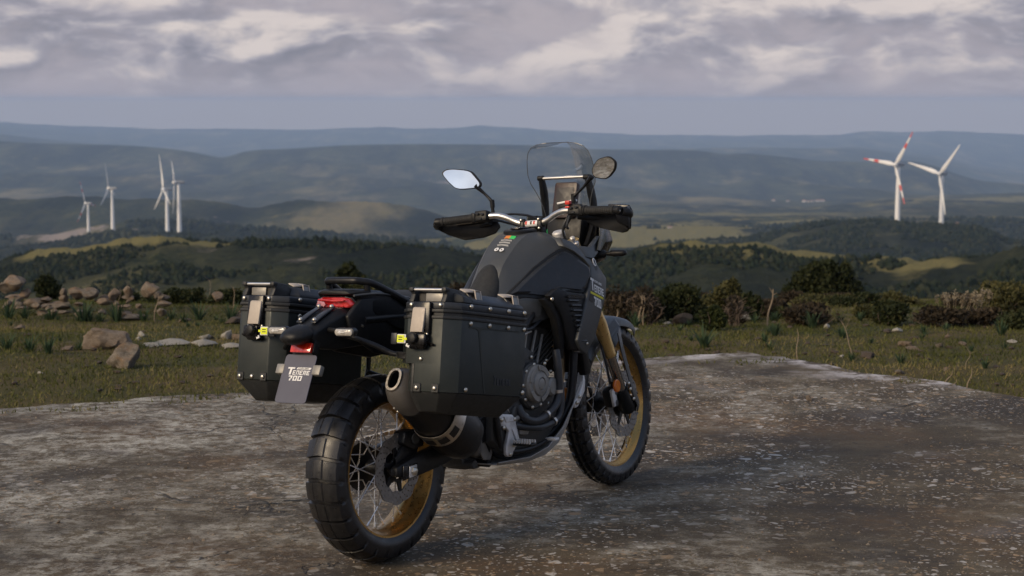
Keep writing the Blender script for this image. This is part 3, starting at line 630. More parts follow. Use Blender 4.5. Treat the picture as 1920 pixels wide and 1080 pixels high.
# ---- strap-leaved tufts
def tuft_mesh(seed, nb=26, h_=.16, w_=.012):
    r_ = np.random.default_rng(seed); V, F, T = [], [], []
    for i in range(nb):
        an = r_.uniform(0, 6.283); lean = r_.uniform(.15, .95); L_ = h_ * r_.uniform(.6, 1.15); dx, dy = math.cos(an), math.sin(an); tt = r_.uniform(.1, 1); ww = w_ * r_.uniform(.6, 1.2)
        o = len(V)
        for j in range(5):
            f = j / 4; q = L_ * (lean * f ** 1.5 * .75); hh = L_ * (f * (1 - .35 * lean * f)); e_ = ww * (1 - f ** 2) * .5 + .0006
            V += [(dx * q - dy * e_ + dx * .012, dy * q + dx * e_ + dy * .012, hh - .01), (dx * q + dy * e_ + dx * .012, dy * q - dx * e_ + dy * .012, hh - .01)]; T += [tt * (.5 + .5 * f)] * 2
        F += [(o + 2 * j, o + 2 * j + 2, o + 2 * j + 3, o + 2 * j + 1) for j in range(4)]
    return np_mesh('tuft', V, F, LM['tuft'], dict(tint=T))
TM = [tuft_mesh(200 + i) for i in range(6)]
def tuft(px, py_base, hpx, label, group, rr):
    # base on the plateau
    d = 12.0
    for it in range(40): d = (CAM_H - float(zg(px_at(px, d), d))) / ((py_base - 190) / 3404 * 1.006) * .5 + d * .5
    d = min(d, 15.6); x = px_at(px, d); o = obj('grass_tuft', rr.choice(TM)); tag(o, label, 'grass tuft', group)
    o.location = (x, d, float(zg(x, d)) - .005); s = hpx / 3404 * d / .135; o.scale = (s * 1.1, s * 1.1, s); o.rotation_euler = (0, 0, rr.uniform(0, 6.28)); return o
rr = random.Random(5)
for px, py, h_, lab in ((10, 655, 38, 'strap leaved tuft at the left edge below the rock pile'), (52, 658, 36, 'strap leaved tuft second from the left edge, left of the big boulder'), (88, 662, 40, 'tallest strap leaved tuft left of the big boulder'),
    (145, 655, 22, 'low strap leaved tuft against the left foot of the big boulder'), (15, 565, 40, 'strap leaved tuft at the left edge in front of the rock pile'), (155, 575, 48, 'big strap leaved tuft in front of the rock pile'),
    (95, 585, 30, 'strap leaved tuft below the rocks, left of the big one'), (45, 588, 28, 'small strap leaved tuft at the left below the rocks'), (218, 584, 42, 'strap leaved tuft above the big boulder'), (268, 598, 32, 'strap leaved tuft beside the tall pale stem on the left'),
    (320, 592, 26, 'strap leaved tuft right of the tall pale stem on the left'), (372, 585, 40, 'strap leaved tuft before the wide dark heath bush'), (432, 586, 36, 'strap leaved tuft touching the left pannier'), (145, 592, 20, 'small dark strap leaved tuft below the big one'),
    (1322, 650, 46, 'upright leafy tuft by the far corner of the concrete pad'), (1455, 628, 34, 'strap leaved tuft left of the tree foot'), (1435, 640, 22, 'low strap leaved tuft beyond the pad corner'), (1525, 614, 42, 'tall strap leaved tuft in front of the low brown bush'),
    (1582, 632, 30, 'strap leaved tuft under the leaning dry stem'), (1600, 676, 24, 'strap leaved tuft beside the dark flat stone'), (1692, 680, 26, 'strap leaved tuft alone in the turf right of centre'), (1852, 690, 26, 'strap leaved tuft near the right edge of the pad'), (1735, 625, 26, 'strap leaved tuft below the brown bare bush'),
    (1880, 628, 34, 'strap leaved tuft under the bush at the right edge'), (1192, 612, 30, 'strap leaved tuft touching the front tyre'), (1355, 612, 28, 'strap leaved tuft below the bare grey twigs')):
    tuft(px, py, h_, lab, 'strap leaved tufts in the turf', rr)
for i in range(46):
    px = rr.choice([rr.uniform(0, 440), rr.uniform(1190, 1920)]); py = rr.uniform(582, 612) if rr.random() < .7 else rr.uniform(612, 660)
    tuft(px, py, rr.uniform(12, 24), 'low strap leaved tuft scattered in the turf below the bushes', 'low tufts scattered in the turf', rr)

# ---- dry stems
def dry_stem(px0, py0, px1, py1, d, label, r0=.006, twigs=0, seed=1):
    x = px_at(px0, d); zb_ = float(zg(x, d)); k = d / 3404
    dx, dz = (px1 - px0) * k, (py0 - py1) * k; r_ = random.Random(seed); o = thing('dry_flower', label, 'dry flower', (x, d, zb_), group='dry flower stems')
    r0 *= .7; g = G(); tube(g, [(0, 0, -.02), (dx * .3 + r_.uniform(-.01, .01), 0, dz * .35), (dx * .7 + r_.uniform(-.01, .01), 0, dz * .7), (dx, 0, dz)], [r0, r0 * .9, r0 * .7, r0 * .35], 6, sm=3)
    obj('stalk', mesh_of('stalk', g, m_straw), None, o)
    if twigs:
        g = G()
        for i in range(twigs):
            f = r_.uniform(.5, 1); p = Vector((dx * f, 0, dz * f)); tube(g, [p, p + Vector((r_.uniform(-.06, .06), r_.uniform(-.03, .03), r_.uniform(.02, .09)))], [r0 * .35, r0 * .15], 4)
        obj('twig', mesh_of('twig', g, m_straw), None, o)
dry_stem(1498, 676, 1496, 616, 11.95, 'upright pale dry stem at the far edge of the pad', .0055)
dry_stem(1775, 730, 1790, 697, 10.5, 'short pale dry stem leaning right at the pad edge, leftmost of three', .0045)
dry_stem(1788, 733, 1798, 712, 10.4, 'shortest pale dry stem at the pad edge, middle of three', .004)
dry_stem(1819, 735, 1826, 686, 10.3, 'taller pale dry stem at the pad edge, rightmost of three', .005)
dry_stem(1815, 705, 1822, 670, 11.2, 'thin forked dry stem behind the three pale stems', .003, 3)
dry_stem(1602, 662, 1580, 600, 12.3, 'leaning dry stem with twigs in front of the tree', .005, 6)
dry_stem(1440, 606, 1450, 535, 14.9, 'tall grey dead trunk left of the tree', .011, 3)
dry_stem(1199, 600, 1204, 543, 14.9, 'bare pale trunk in the brown bush, left of the pair', .010, 3)
dry_stem(1207, 600, 1208, 543, 14.9, 'bare pale trunk in the brown bush, right of the pair', .007, 3)
dry_stem(1155, 598, 1158, 566, 14.6, 'thick yellow dry stalk behind the front mudguard', .010, 0)
dry_stem(288, 598, 297, 545, 15.6, 'yellow dry stalk above the pale slabs on the left', .008, 3)
dry_stem(221, 575, 226, 535, 17, 'thin grey dry stem above the big boulder', .004, 2)
dry_stem(164, 540, 163, 510, 20, 'thin dark dry stem on the rock pile', .004, 2)
dry_stem(242, 580, 240, 530, 17, 'thin dry stem by the rock pile, right of the grey one', .004, 2)
dry_stem(440, 580, 437, 530, 16.5, 'pale dry stem left of the left pannier', .006, 2)
dry_stem(395, 545, 393, 505, 20, 'forked dry stem against the dark hill', .004, 5)
dry_stem(312, 560, 325, 548, 15.8, 'short leaning dry stick over the dark heath', .004)

# ---- rocks
m_rock, t, b = new_mat('lichen_rock')
co = nd(t, 'ShaderNodeTexCoord').outputs['Object']; oi = nd(t, 'ShaderNodeObjectInfo').outputs['Random']
n1_ = noise(t, co, 5, 7, 0.65); n2_ = noise(t, co, 26, 6, 0.7)
c = mixc(t, mapr(t, n1_, 0.35, 0.65), (0.115, 0.098, 0.075), (0.27, 0.23, 0.18))
c = mixc(t, mth(t, 'MULTIPLY', mapr(t, noise(t, vadd(t, co, (3, 1, 7)), 3.2, 5, 0.6), 0.52, 0.68), 0.6), c, (0.27, 0.160, 0.080))
c = mixc(t, mth(t, 'MULTIPLY', mapr(t, n2_, 0.56, 0.68), 0.7), c, (0.36, 0.335, 0.30))
c = mixc(t, mth(t, 'MULTIPLY', mapr(t, noise(t, co, 9, 6, 0.7), 0.58, 0.70), 0.65), c, (0.050, 0.048, 0.036))
c = mixc(t, mapr(t, oi, 0, 1, 0, 0.35), c, (0.34, 0.22, 0.14))
t.links.new(c, b.inputs['Base Color']); b.inputs['Roughness'].default_value = 0.95; b.inputs['Specular IOR Level'].default_value = 0.2
t.links.new(nd(t, 'ShaderNodeBump', {'Strength': 0.9, 'Distance': 0.02, 'Height': noise(t, co, 38, 8, 0.72)}).outputs[0], b.inputs['Normal'])
def rock_mesh(seed, sub=3, cuts=9, rough=.10, peak=0.0):
    r_ = random.Random(seed); bm = bmesh.new(); bmesh.ops.create_icosphere(bm, subdivisions=sub + 1, radius=.62)
    for v in bm.verts:      # planes chop the ball into facets
        pass
    pl = []
    for i in range(cuts):
        n_ = Vector((r_.gauss(0, 1), r_.gauss(0, 1), r_.gauss(0.1, .9))).normalized(); pl.append((n_, r_.uniform(.26, .46)))
    for v in bm.verts:
        for n_, d_ in pl:
            s = v.co.dot(n_) - d_
            if s > 0: v.co -= n_ * s * .96
    if peak:
        for v in bm.verts:
            q = max(0, v.co.z + .25); v.co.x = v.co.x * (1 - peak * q) - .12 * q; v.co.y *= 1 - peak * q
    for v in bm.verts:
        p = v.co; k = np.array
        q = float(fbm(k([p.x * 3 + seed]), k([p.y * 3 + p.z * 2.3]), 4, seed)[0]) + .5 * float(fbm(k([p.z * 7]), k([p.x * 7 - p.y * 5 + seed]), 3, seed + 5)[0])
        v.co += p.normalized() * q * rough
    me = bpy.data.meshes.new('rock'); 
    for f_ in bm.faces: f_.smooth = True
    bm.to_mesh(me); bm.free(); me.set_sharp_from_angle(angle=R(24)); me.materials.append(m_rock); return me
RM = [rock_mesh(300 + i, 2, 13, .13) for i in range(9)]
def rock(px, py, wpx, hpx, label, group=None, mesh=None, name='rock', cat='rock', seed=0, dy=None, rot=None, z=None):
    r_ = random.Random(seed * 31 + px); d = 12.0
    for it in range(40): d = (CAM_H - float(zg(px_at(px, d), d))) / ((py - 190) / 3404 * 1.006) * .5 + d * .5
    if dy: d = dy
    x = px_at(px, d); k = d / 3404; o = obj(name, mesh or r_.choice(RM)); tag(o, label, cat, group)
    zz = float(zg(x, d)); w_, h_ = wpx * k, hpx * k
    if dy: zz = CAM_H - (py - 190) / 3404 * d * 1.005 
    o.location = (x, d, zz + h_ * .36); o.scale = (w_ * 1.05, w_ * .85, h_ * 1.08); o.rotation_euler = (0, 0, r_.uniform(0, 6.28) if rot is None else rot); return o
big1 = rock_mesh(347, 3, 18, .24, .35); big2 = rock_mesh(358, 3, 16, .21, .5)
m_pale = simple('pale_stone', (0.27, 0.25, 0.21), 0.95, var=.35, scale=22, bump=.6, bscale=60); m_clod = simple('dark_clod', (0.055, 0.040, 0.028), 1.0, var=.4, scale=40, bump=.6, bscale=80)
def recol(me, m): q = me.copy(); q.materials.clear(); q.materials.append(m); return q
PALE = [recol(m_, m_pale) for m_ in RM[:4]]; CLOD = [recol(m_, m_clod) for m_ in RM[4:8]]
rock(190, 652, 92, 56, 'biggest grey-brown boulder on the turf at the left', mesh=big1, name='boulder', cat='boulder', rot=.4)
rock(231, 688, 88, 52, 'smaller tan boulder in front of the biggest one', mesh=big2, name='boulder', cat='boulder', rot=2.2)
rr = random.Random(77)
for px, py, w_, h_, lab in ((282, 545, 34, 34, 'tallest upright rock of the pile, at its right end'), (215, 547, 26, 22, 'orange rock standing on the pile left of the tall ones'), (240, 543, 28, 20, 'grey rock between the orange and the tall rock on the pile'),
    (165, 548, 34, 22, 'tan rock in the middle of the pile'), (140, 543, 36, 20, 'pale block right of the dark bush on the pile'), (118, 548, 20, 18, 'small orange rock right of the dark bush on the pile'), (12, 540, 40, 22, 'brown rock at the left edge of the pile'),
    (25, 525, 60, 26, 'long dark slab leaning at the top left of the pile'), (48, 545, 30, 16, 'flat rock left of the dark bush'), (60, 566, 50, 20, 'broad grey rock at the lower left of the pile'), (110, 568, 46, 16, 'flat grey rock below the dark bush'), (118, 556, 26, 14, 'white block in the middle of the pile'),
    (86, 556, 26, 12, 'tan rock just below the dark bush'), (76, 582, 26, 12, 'pale rock at the foot of the pile'), (150, 588, 34, 22, 'grey rounded rock above the big boulder, left'), (250, 590, 50, 16, 'flat grey rock right of the strap leaved tuft'), (190, 580, 24, 12, 'grey flat rock behind the strap leaved tuft'),
    (406, 552, 22, 18, 'pale rock in front of the heath by the pannier'), (345, 593, 24, 10, 'orange rock under the heath bushes'), (450, 590, 26, 24, 'tan rock touching the left pannier'), (303, 552, 18, 14, 'small rock right of the tallest upright one'), (202, 560, 40, 14, 'grey ledge under the orange rock')):
    rock(px, py + 8, w_, h_ * .95, lab, 'rocks of the pile at the left', seed=3, dy=16.6 if py < 572 else None)
for i in range(30):
    py = rr.uniform(556, 594); rock(rr.uniform(0, 310), py, rr.uniform(12, 34), rr.uniform(6, 14), 'small pale rock among the rubble of the pile at the left', 'rubble of the rock pile', seed=i, dy=16.9 - (py - 556) * .03)
for px, py, w_, h_, lab in ((318, 646, 84, 16, 'longest pale slab lying in the turf right of the boulders'), (283, 648, 44, 10, 'low pale slab touching the longest one on its left'), (258, 637, 14, 10, 'small white stone left of the longest pale slab'), (378, 648, 52, 17, 'pale slab between the longest one and the pannier'),
    (430, 652, 46, 14, 'pale slab next to the left pannier'), (425, 634, 26, 20, 'pointed tan stone behind the pale slabs by the pannier'), (385, 635, 26, 12, 'orange stone behind the pale slabs'), (446, 636, 30, 14, 'grey flat stone behind the left pannier'), (262, 630, 16, 14, 'dark stone behind the small white stone'),
    (32, 618, 24, 12, 'grey stone alone in the turf at the left'), (125, 656, 24, 10, 'stone at the left foot of the biggest boulder'), (70, 700, 12, 6, 'white stone in the turf lower left'), (438, 605, 36, 14, 'dark rock right below the heath by the pannier'),
    (1285, 608, 40, 22, 'grey boulder under the dark bushes on the right'), (1254, 608, 22, 9, 'pale flat stone left of the grey boulder'), (1400, 600, 34, 16, 'pale rocks under the bare grey twigs'), (1382, 588, 22, 12, 'tan rock behind the bare grey twigs'), (1186, 618, 30, 8, 'pale flat stone beside the front tyre'),
    (1630, 669, 34, 12, 'dark flat stone near the pad edge on the right'), (1684, 621, 26, 9, 'pale flat stone below the rounded dark bush'), (1779, 632, 10, 10, 'orange upright stone in the turf at the right'), (1777, 694, 16, 8, 'orange stone near the three dry stems'), (1581, 669, 10, 6, 'small pale stone by the strap leaved tuft'),
    (1900, 642, 24, 8, 'white flat stone at the right edge'), (1765, 650, 18, 10, 'grey stone right of centre in the turf'), (1806, 646, 16, 8, 'grey-pink stone left of the right edge'), (1700, 646, 26, 10, 'pinkish flat stone in the middle of the right turf'), (1715, 655, 22, 8, 'second pinkish stone below the first'),
    (1690, 700, 22, 9, 'orange-brown stone close to the pad edge'), (1552, 614, 14, 10, 'white stone in front of the low brown bush')):
    rock(px, py, w_, h_, lab, 'stones lying in the turf', seed=9, mesh=PALE[px % 4] if 'pale' in lab or 'white' in lab else (CLOD[px % 4] if 'dark' in lab else None))
for i in range(110):
    px = rr.choice([rr.uniform(0, 450), rr.uniform(1210, 1920), rr.uniform(1210, 1920)]); py = rr.uniform(606, 735)
    d = (CAM_H + .05) / ((py - 190) / 3404); x = px_at(px, d)
    if in_slab(np.array([x]), np.array([d]), 0.12)[0]: continue
    rock(px, py, rr.uniform(7, 18), rr.uniform(3, 6.5), 'small dark brown stone lying in the turf', 'small stones in the turf', seed=i, name='stone', cat='stone', mesh=CLOD[i % 4])
# loose grit on the pad
def grit(n, seed):
    r_ = np.random.default_rng(seed); d = 5.2 + 7.5 * r_.uniform(0, 1, n) ** 1.15; x = r_.uniform(-.34, .34, n) * d; ok = in_slab(x, d, -.03) & (fbm(x * 1.7, d * 1.7, 3, 12) > -.12); x, d = x[ok], d[ok]; m = len(x)
    s = .0022 + .0075 * r_.uniform(0, 1, m) ** 5; V = np.array([(1, 0, 0), (.3, .95, 0), (-.8, .6, 0), (-.8, -.6, 0), (.3, -.95, 0), (.1, .0, .8)])
    V = V[None] * r_.uniform(.6, 1.3, (m, 6, 3)) * s[:, None, None]; an = r_.uniform(0, 6.28, m); ca, sa = np.cos(an)[:, None], np.sin(an)[:, None]
    V = np.stack([V[:, :, 0] * ca - V[:, :, 1] * sa + x[:, None], V[:, :, 0] * sa + V[:, :, 1] * ca + d[:, None], V[:, :, 2] - .0003 + 0 * ca], 2)
    F = np.array([(i, (i + 1) % 5, 5) for i in range(5)]); F = (F[None] + (np.arange(m) * 6)[:, None, None]).reshape(-1, 3)
    tag(obj('gravel', np_mesh('gravel', V.reshape(-1, 3), F, m_rock, smooth=False)), 'fine grit lying loose on the concrete pad', 'gravel', kind='stuff')
grit(16000, 15)
# pebbles on the pad
for px, py, s, lab in ((342, 880, 9, 'single dark pebble on the concrete left of the rear wheel'), (98, 985, 9, 'dark pebble on the concrete at the lower left'), (1466, 912, 8, 'dark pebble on the concrete right of the front wheel'), (1520, 749, 14, 'white stone on the far part of the concrete')):
    d = CAM_H / ((py - 190) / 3404 * 1.008); x = px_at(px, d); o = obj('pebble', RM[px % 9]); tag(o, lab, 'pebble', 'pebbles on the concrete'); k = d / 3404 * s
    o.location = (x, d, k * .25); o.scale = (k, k, k * .75); o.rotation_euler = (0, 0, px)

# ---- turf: short blades
N = 210000
gx_ = rng.uniform(-6.5, 6.5, N); gy_ = 8.5 + rng.uniform(0, 1, N) ** 1.2 * 11
keep = ~in_slab(gx_, gy_, 0.0) | (~in_slab(gx_, gy_, -.16) & (fbm(gx_ * 4, gy_ * 4, 3, 91) > .10))
keep &=  (np.abs(gx_) < gy_ * .36)
cl = fbm(gx_ * 2.3, gy_ * 2.3, 3, 55); keep &= (rng.uniform(-.55, .30, N) < cl + .08)
gx_, gy_, cl = gx_[keep], gy_[keep], cl[keep]; n_ = len(gx_)
gz_ = np.where(in_slab(gx_, gy_, .02), .0, np.where(gy_ < 10.8, -.035, zg(gx_, gy_))); hh = (.012 + .022 * rng.uniform(0, 1, n_) ** 2.5) * (1 + 1.2 * np.clip(cl, 0, .4))
an = rng.uniform(0, 6.283, n_); wd = .0035 + .003 * rng.uniform(0, 1, n_); ln = rng.normal(0, .012, (n_, 2))
V = np.stack([np.stack([gx_ - np.cos(an) * wd, gy_ - np.sin(an) * wd, gz_ - .003], 1), np.stack([gx_ + np.cos(an) * wd, gy_ + np.sin(an) * wd, gz_ - .003], 1), np.stack([gx_ + ln[:, 0], gy_ + ln[:, 1], gz_ + hh], 1)], 1).reshape(-1, 3)
patch = np.clip(.45 + 1.3 * fbm(gx_ * .9 + 9, gy_ * .9, 3, 66) + rng.uniform(-.3, .3, n_), 0, 1)
turf = obj('grass', np_mesh('grass', V, np.arange(3 * n_).reshape(-1, 3), LM['grass'], dict(tint=np.repeat(patch, 3)), smooth=False))
tag(turf, 'short grass blades of the turf', 'grass', kind='stuff')

# ================================================================ WIND TURBINES, FAR HOUSES
m_tw = simple('turbine_white', (0.80, 0.79, 0.77), 0.5, var=.03, scale=.2)
m_tr = simple('turbine_red', (0.62, 0.075, 0.045), 0.5, var=.05, scale=.2)
m_tg = simple('turbine_grey', (0.30, 0.31, 0.33), 0.6, var=.05, scale=.2)
def blade_mesh(L, mat, red):
    secs = []; cuts = [0, .04, .10, .22, .40, .60, .74, .76, .84, .86, .99, 1.0]
    out = []
    def sec(f):
        ch = L * (.034 + .075 * max(0, min(1, (f - .02) / .16))) * (1 - .80 * max(0, (f - .16) / .84)); th = ch * (.55 if f < .05 else .34)
        tw = R(22) * (1 - f) ** 2; pts = []
        for k in range(10):
            a_ = 2 * math.pi * k / 10; cx_, cz_ = math.cos(a_) * ch * .5 + ch * .12, math.sin(a_) * th * .5
            pts.append((cx_ * math.cos(tw) - cz_ * math.sin(tw), cx_ * math.sin(tw) + cz_ * math.cos(tw) - .05 * L * f * f, L * f))
        return pts
    return sec
def turbine(px, base_py, hub_py, d, yaw, phase, blen_px, red, label):
    k = d / 3404; x = px_at(px, d) ; zb_ = CAM_H - (base_py - 190) / 3404 * d; zh = CAM_H - (hub_py - 190) / 3404 * d
    zt = hill_z(x, d); H_ = zh - zb_
    o = thing('wind_turbine', label, 'wind turbine', (x, d, zb_), (0, 0, R(yaw)), 'white wind turbines on the hills')
    g = G(); r0 = 2.7 * H_ / 60; lathe(g, [(r0 * 1.15, min(0, zt - zb_) - 8), (r0 * 1.0, 0), (r0 * .8, H_ * .5), (r0 * .55, H_ * .97)], axis=(0, 0, 1), n=24); obj('tower', mesh_of('tower', g, m_tw), None, o)
    g = G(); L_ = H_ * .13; loft(g, [[(sx_ * s * r0 * .62, yy, H_ + sz_ * s * r0 * .62) for sx_, sz_ in ((-1, -.7), (-.7, -1), (.7, -1), (1, -.7), (1, .7), (.7, 1), (-.7, 1), (-1, .7))] for yy, s in ((-L_ * .38, .8), (-L_ * .2, 1.05), (L_ * .5, 1.05), (L_ * .85, .75))]); obj('nacelle', mesh_of('nacelle', g, m_tg, bevel=.1), None, o)
    hub = G(); lathe(hub, [(r0 * .75, 0), (r0 * .80, -.03 * H_), (r0 * .5, -.06 * H_), (.02, -.075 * H_)], org=(0, -L_ * .38, H_), axis=(0, 1, 0), n=18); obj('hub', mesh_of('hub', hub, m_tw), None, o)
    L = blen_px * k
    s1 = blade_mesh(L, m_tw, red)
    gw = G(); gr = G()
    if red:
        for f0, f1 in ((0, .52), (.66, .84)): loft(gw, [s1(f0 + (f1 - f0) * i / 6) for i in range(7)])
        for f0, f1 in ((.52, .66), (.84, 1.0)): loft(gr, [s1(f0 + (f1 - f0) * i / 3) for i in range(4)])
    else: loft(gw, [s1(i / 14) for i in range(15)])
    mw = mesh_of('blade', gw, m_tw); mr = mesh_of('blade_band', gr, m_tr) if red else None
    for i in range(3):
        bl_ = obj('blade', mw, None, o); bl_.location = (0, -L_ * .38 - .035 * H_, H_); bl_.rotation_euler = (0, R(phase + 120 * i), 0)
        if mr: tag(obj('red_band', mr, None, bl_), 'two red bands near the tip')
turbine(1680, 428, 308, 2010, -56, 37, 78, True, 'red banded wind turbine, left one of the pair on the right hill')
turbine(1762, 432, 325, 2040, -57, 44, 78, False, 'plain white wind turbine, right one of the pair on the right hill')
turbine(168.5, 446, 380, 2460, -105, 20, 44, True, 'red tipped wind turbine, leftmost of the four on the left hill')
turbine(214, 437, 352, 2440, -98, 10, 47, False, 'slim white wind turbine, second from the left on the left hill')
turbine(316, 442, 354, 2420, -64, -8, 65, False, 'tallest white wind turbine on the left hill, blades facing us')
turbine(338.5, 443, 341, 2450, -78, -50, 60, False, 'white wind turbine just behind the tallest one, edge-on to us')
m_hw = simple('house_white', (0.40, 0.38, 0.36), 0.9, var=.1, scale=.3); m_hr = simple('roof_tile', (0.30, 0.16, 0.10), 0.9, var=.2, scale=.5)
r_ = random.Random(12)
for i, (px, py) in enumerate(((1448, 372), (1505, 373), (1513, 371), (1521, 372), (1530, 373), (1538, 372), (1541, 369), (1475, 373), (1790, 427), (1255, 424))):
    d = 6950 if py < 400 else 2990; x = px_at(px, d); z_ = hill_z(x, d); s = (6 if d > 4000 else 3.6) * r_.uniform(.8, 1.2)
    o = thing('house', 'white house of the far village in the valley' if d > 4000 else ('small pale farmhouse beyond the right turbines' if px > 1700 else 'small pale farmhouse right of the hand guard'), 'house', (x, d, z_ - 2), (0, 0, r_.uniform(-.6, .6)), 'far white houses')
    g = G(); box(g, (0, 0, s * .55), (s * 2.2, s * 1.4, s * 1.5)); obj('wall', mesh_of('wall', g, m_hw), None, o)
    g = G(); prism(g, [(-s * 1.2, -s * .8, s * 1.31), (s * 1.2, -s * .8, s * 1.31), (s * 1.2, 0, s * 1.75), (-s * 1.2, 0, s * 1.75)], (0, 0, .3)); prism(g, [(-s * 1.2, s * .8, s * 1.31), (s * 1.2, s * .8, s * 1.31), (s * 1.2, 0, s * 1.76), (-s * 1.2, 0, s * 1.76)], (0, 0, .3)); obj('roof', mesh_of('roof', g, m_hr), None, o)

# ================================================================ MOTORCYCLE  (bike frame: x forward, y left, z up; origin under the rear axle)
BIKE_LOC = (-0.4649, 6.3681, 0.0); BIKE_ROT = (-0.0504, 0.0, math.pi / 2 - 0.598)
BM = Matrix.Translation(BIKE_LOC) @ Euler(BIKE_ROT).to_matrix().to_4x4()
bike = thing('motorcycle', 'matte dark grey adventure motorcycle with gold wheels parked on the concrete pad', 'motorcycle', BIKE_LOC, BIKE_ROT)
RAKE = R(27); SO = Vector((1.70, 0, 0))
SM = Matrix.Translation(SO) @ Matrix.Rotation(0.0894, 4, Vector((-math.sin(RAKE), 0, math.cos(RAKE)))) @ Matrix.Translation(-SO)
MT = dict(
    blackp=simple('black_plastic', (0.0062, 0.0067, 0.0078), 0.46, var=.2, bump=.15, bscale=900, dust=.05, spec=.3),
    gloss=simple('black_gloss', (0.006, 0.006, 0.0075), 0.24, var=.2, dust=.05, spec=.4),
    satin=simple('black_satin_metal', (0.0072, 0.0077, 0.0090), 0.38, var=.2, dust=.06, spec=.32),
    paint=simple('matte_grey_paint', (0.062, 0.066, 0.068), 0.42, metal=.25, var=.07, scale=12, dust=.06),
    panel=simple('side_panel_grey', (0.020, 0.0225, 0.027), 0.36, metal=.2, var=.08, scale=14, dust=.06),
    seat=simple('seat_cover', (0.014, 0.015, 0.016), 0.75, var=.15, bump=.5, bscale=700, dust=.06),
    pan=simple('anodised_pannier', (0.023, 0.029, 0.028), 0.46, metal=.3, var=.10, scale=9, bump=.06, bscale=600, dust=.05),
    panlid=simple('pannier_lid', (0.030, 0.034, 0.040), 0.45, metal=.3, var=.10, scale=9, dust=.06),
    trim=simple('pannier_trim', (0.012, 0.0135, 0.0145), 0.55, var=.15, dust=.05),
    latch=simple('latch_plate', (0.42, 0.37, 0.315), 0.6, metal=.15, var=.08, scale=60, bump=.1, bscale=300, dust=.05),
    steel=simple('brushed_steel', (0.56, 0.53, 0.49), 0.34, metal=1, var=.12, scale=80, grime=.25),
    alu=simple('cast_aluminium', (0.66, 0.65, 0.64), 0.48, metal=.4, var=.12, scale=50, grime=.35),
    bar=simple('bar_aluminium', (0.62, 0.60, 0.57), 0.36, metal=1, var=.08, scale=50),
    zinc=simple('zinc_bolt', (0.62, 0.58, 0.50), 0.35, metal=1, var=.1, scale=50),
    engine=simple('engine_grey', (0.060, 0.060, 0.058), 0.50, metal=.3, var=.2, scale=40, grime=.4),
    cover=simple('cover_grey', (0.25, 0.24, 0.22), 0.48, metal=.35, var=.15, scale=40, grime=.3),
    bash=simple('skid_plate_grey', (0.40, 0.385, 0.365), 0.5, metal=.3, var=.15, scale=30, dust=.3),
    silencer=simple('silencer_black', (0.0075, 0.0075, 0.0085), 0.42, var=.2, spec=.4),
    muff=simple('muffler_grey', (0.15, 0.142, 0.135), 0.48, metal=.4, var=.12, scale=40, dust=.10),
    gold=simple('gold_rim', (0.44, 0.265, 0.085), 0.30, metal=.95, var=.12, scale=40, dust=.10),
    fork=simple('gold_fork', (0.60, 0.42, 0.18), 0.32, metal=.9, var=.08, scale=40, dust=.05),
    chrome=simple('fork_tube', (0.38, 0.35, 0.33), 0.2, metal=1, var=.06, scale=50),
    spoke=simple('spoke_steel', (0.74, 0.73, 0.72), 0.30, metal=.8, var=.08, scale=80),
    disc=simple('brake_disc', (0.28, 0.265, 0.25), 0.40, metal=.8, var=.14, scale=60, grime=.35),
    rubber=simple('tyre_rubber', (0.0095, 0.0095, 0.0105), 0.33, var=.25, scale=30, bump=.25, bscale=500, dust=.07),
    grip=simple('grip_rubber', (0.012, 0.012, 0.012), 0.7, var=.2, bump=.5, bscale=900),
    plate=simple('plate_slate', (0.062, 0.064, 0.094), 0.5, var=.05, scale=20),
    white=simple('print_white', (0.74, 0.74, 0.73), 0.5, var=.03),
    yellow=simple('tag_yellow', (0.70, 0.78, 0.02), 0.5, var=.03),
    line=simple('stripe_yellow', (0.60, 0.55, 0.015), 0.45, var=.03),
    orange=simple('print_orange', (0.62, 0.20, 0.03), 0.5, var=.03), green=simple('print_green', (0.03, 0.48, 0.10), 0.5, var=.03),
    greyp=simple('print_grey', (0.30, 0.31, 0.32), 0.6, var=.03), redp=simple('print_red', (0.55, 0.03, 0.02), 0.4, var=.03), black=simple('print_black', (0.008, 0.008, 0.008), 0.5, var=.03),
    hose=simple('hose_rubber', (0.022, 0.024, 0.028), 0.42, var=.15, dust=.05),
    pipe=simple('header_pipe', (0.36, 0.27, 0.17), 0.42, metal=.9, var=.2, scale=30, grime=.3),
    wing=simple('smoked_wing', (0.060, 0.056, 0.036), 0.3, var=.1, scale=30),
)
def red_lens(name, c0, c1):
    m, t, b = new_mat(name); co = nd(t, 'ShaderNodeTexCoord').outputs['Object']
    c = mixc(t, mapr(t, noise(t, vmul(t, co, (30, 55, 30)), 1, 2), .42, .6), c0, c1)
    t.links.new(c, b.inputs['Base Color']); b.inputs['Roughness'].default_value = .12; b.inputs['Coat Weight'].default_value = 1; b.inputs['Coat Roughness'].default_value = .03
    return m
MT['redlens'] = red_lens('red_lens', (.42, .012, .014), (.60, .05, .05)); MT['redpale'] = red_lens('red_lens_pale', (.42, .16, .19), (.60, .30, .34))
MT['reflector'] = red_lens('reflector_red', (.50, .016, .006), (.62, .035, .012)); MT['amber'] = red_lens('reflector_amber', (.62, .12, .01), (.75, .20, .02))
MT['clear'] = red_lens('clear_lens', (.36, .34, .31), (.46, .44, .40))
m, t, b = new_mat('mirror_glass'); b.inputs['Metallic'].default_value = 1; b.inputs['Base Color'].default_value = (.86, .87, .88, 1); b.inputs['Roughness'].default_value = .015; MT['mirror'] = m
m, t, b = new_mat('screen_glass'); t.nodes.remove(b); fr = nd(t, 'ShaderNodeFresnel', {'IOR': 1.45}).outputs[0]
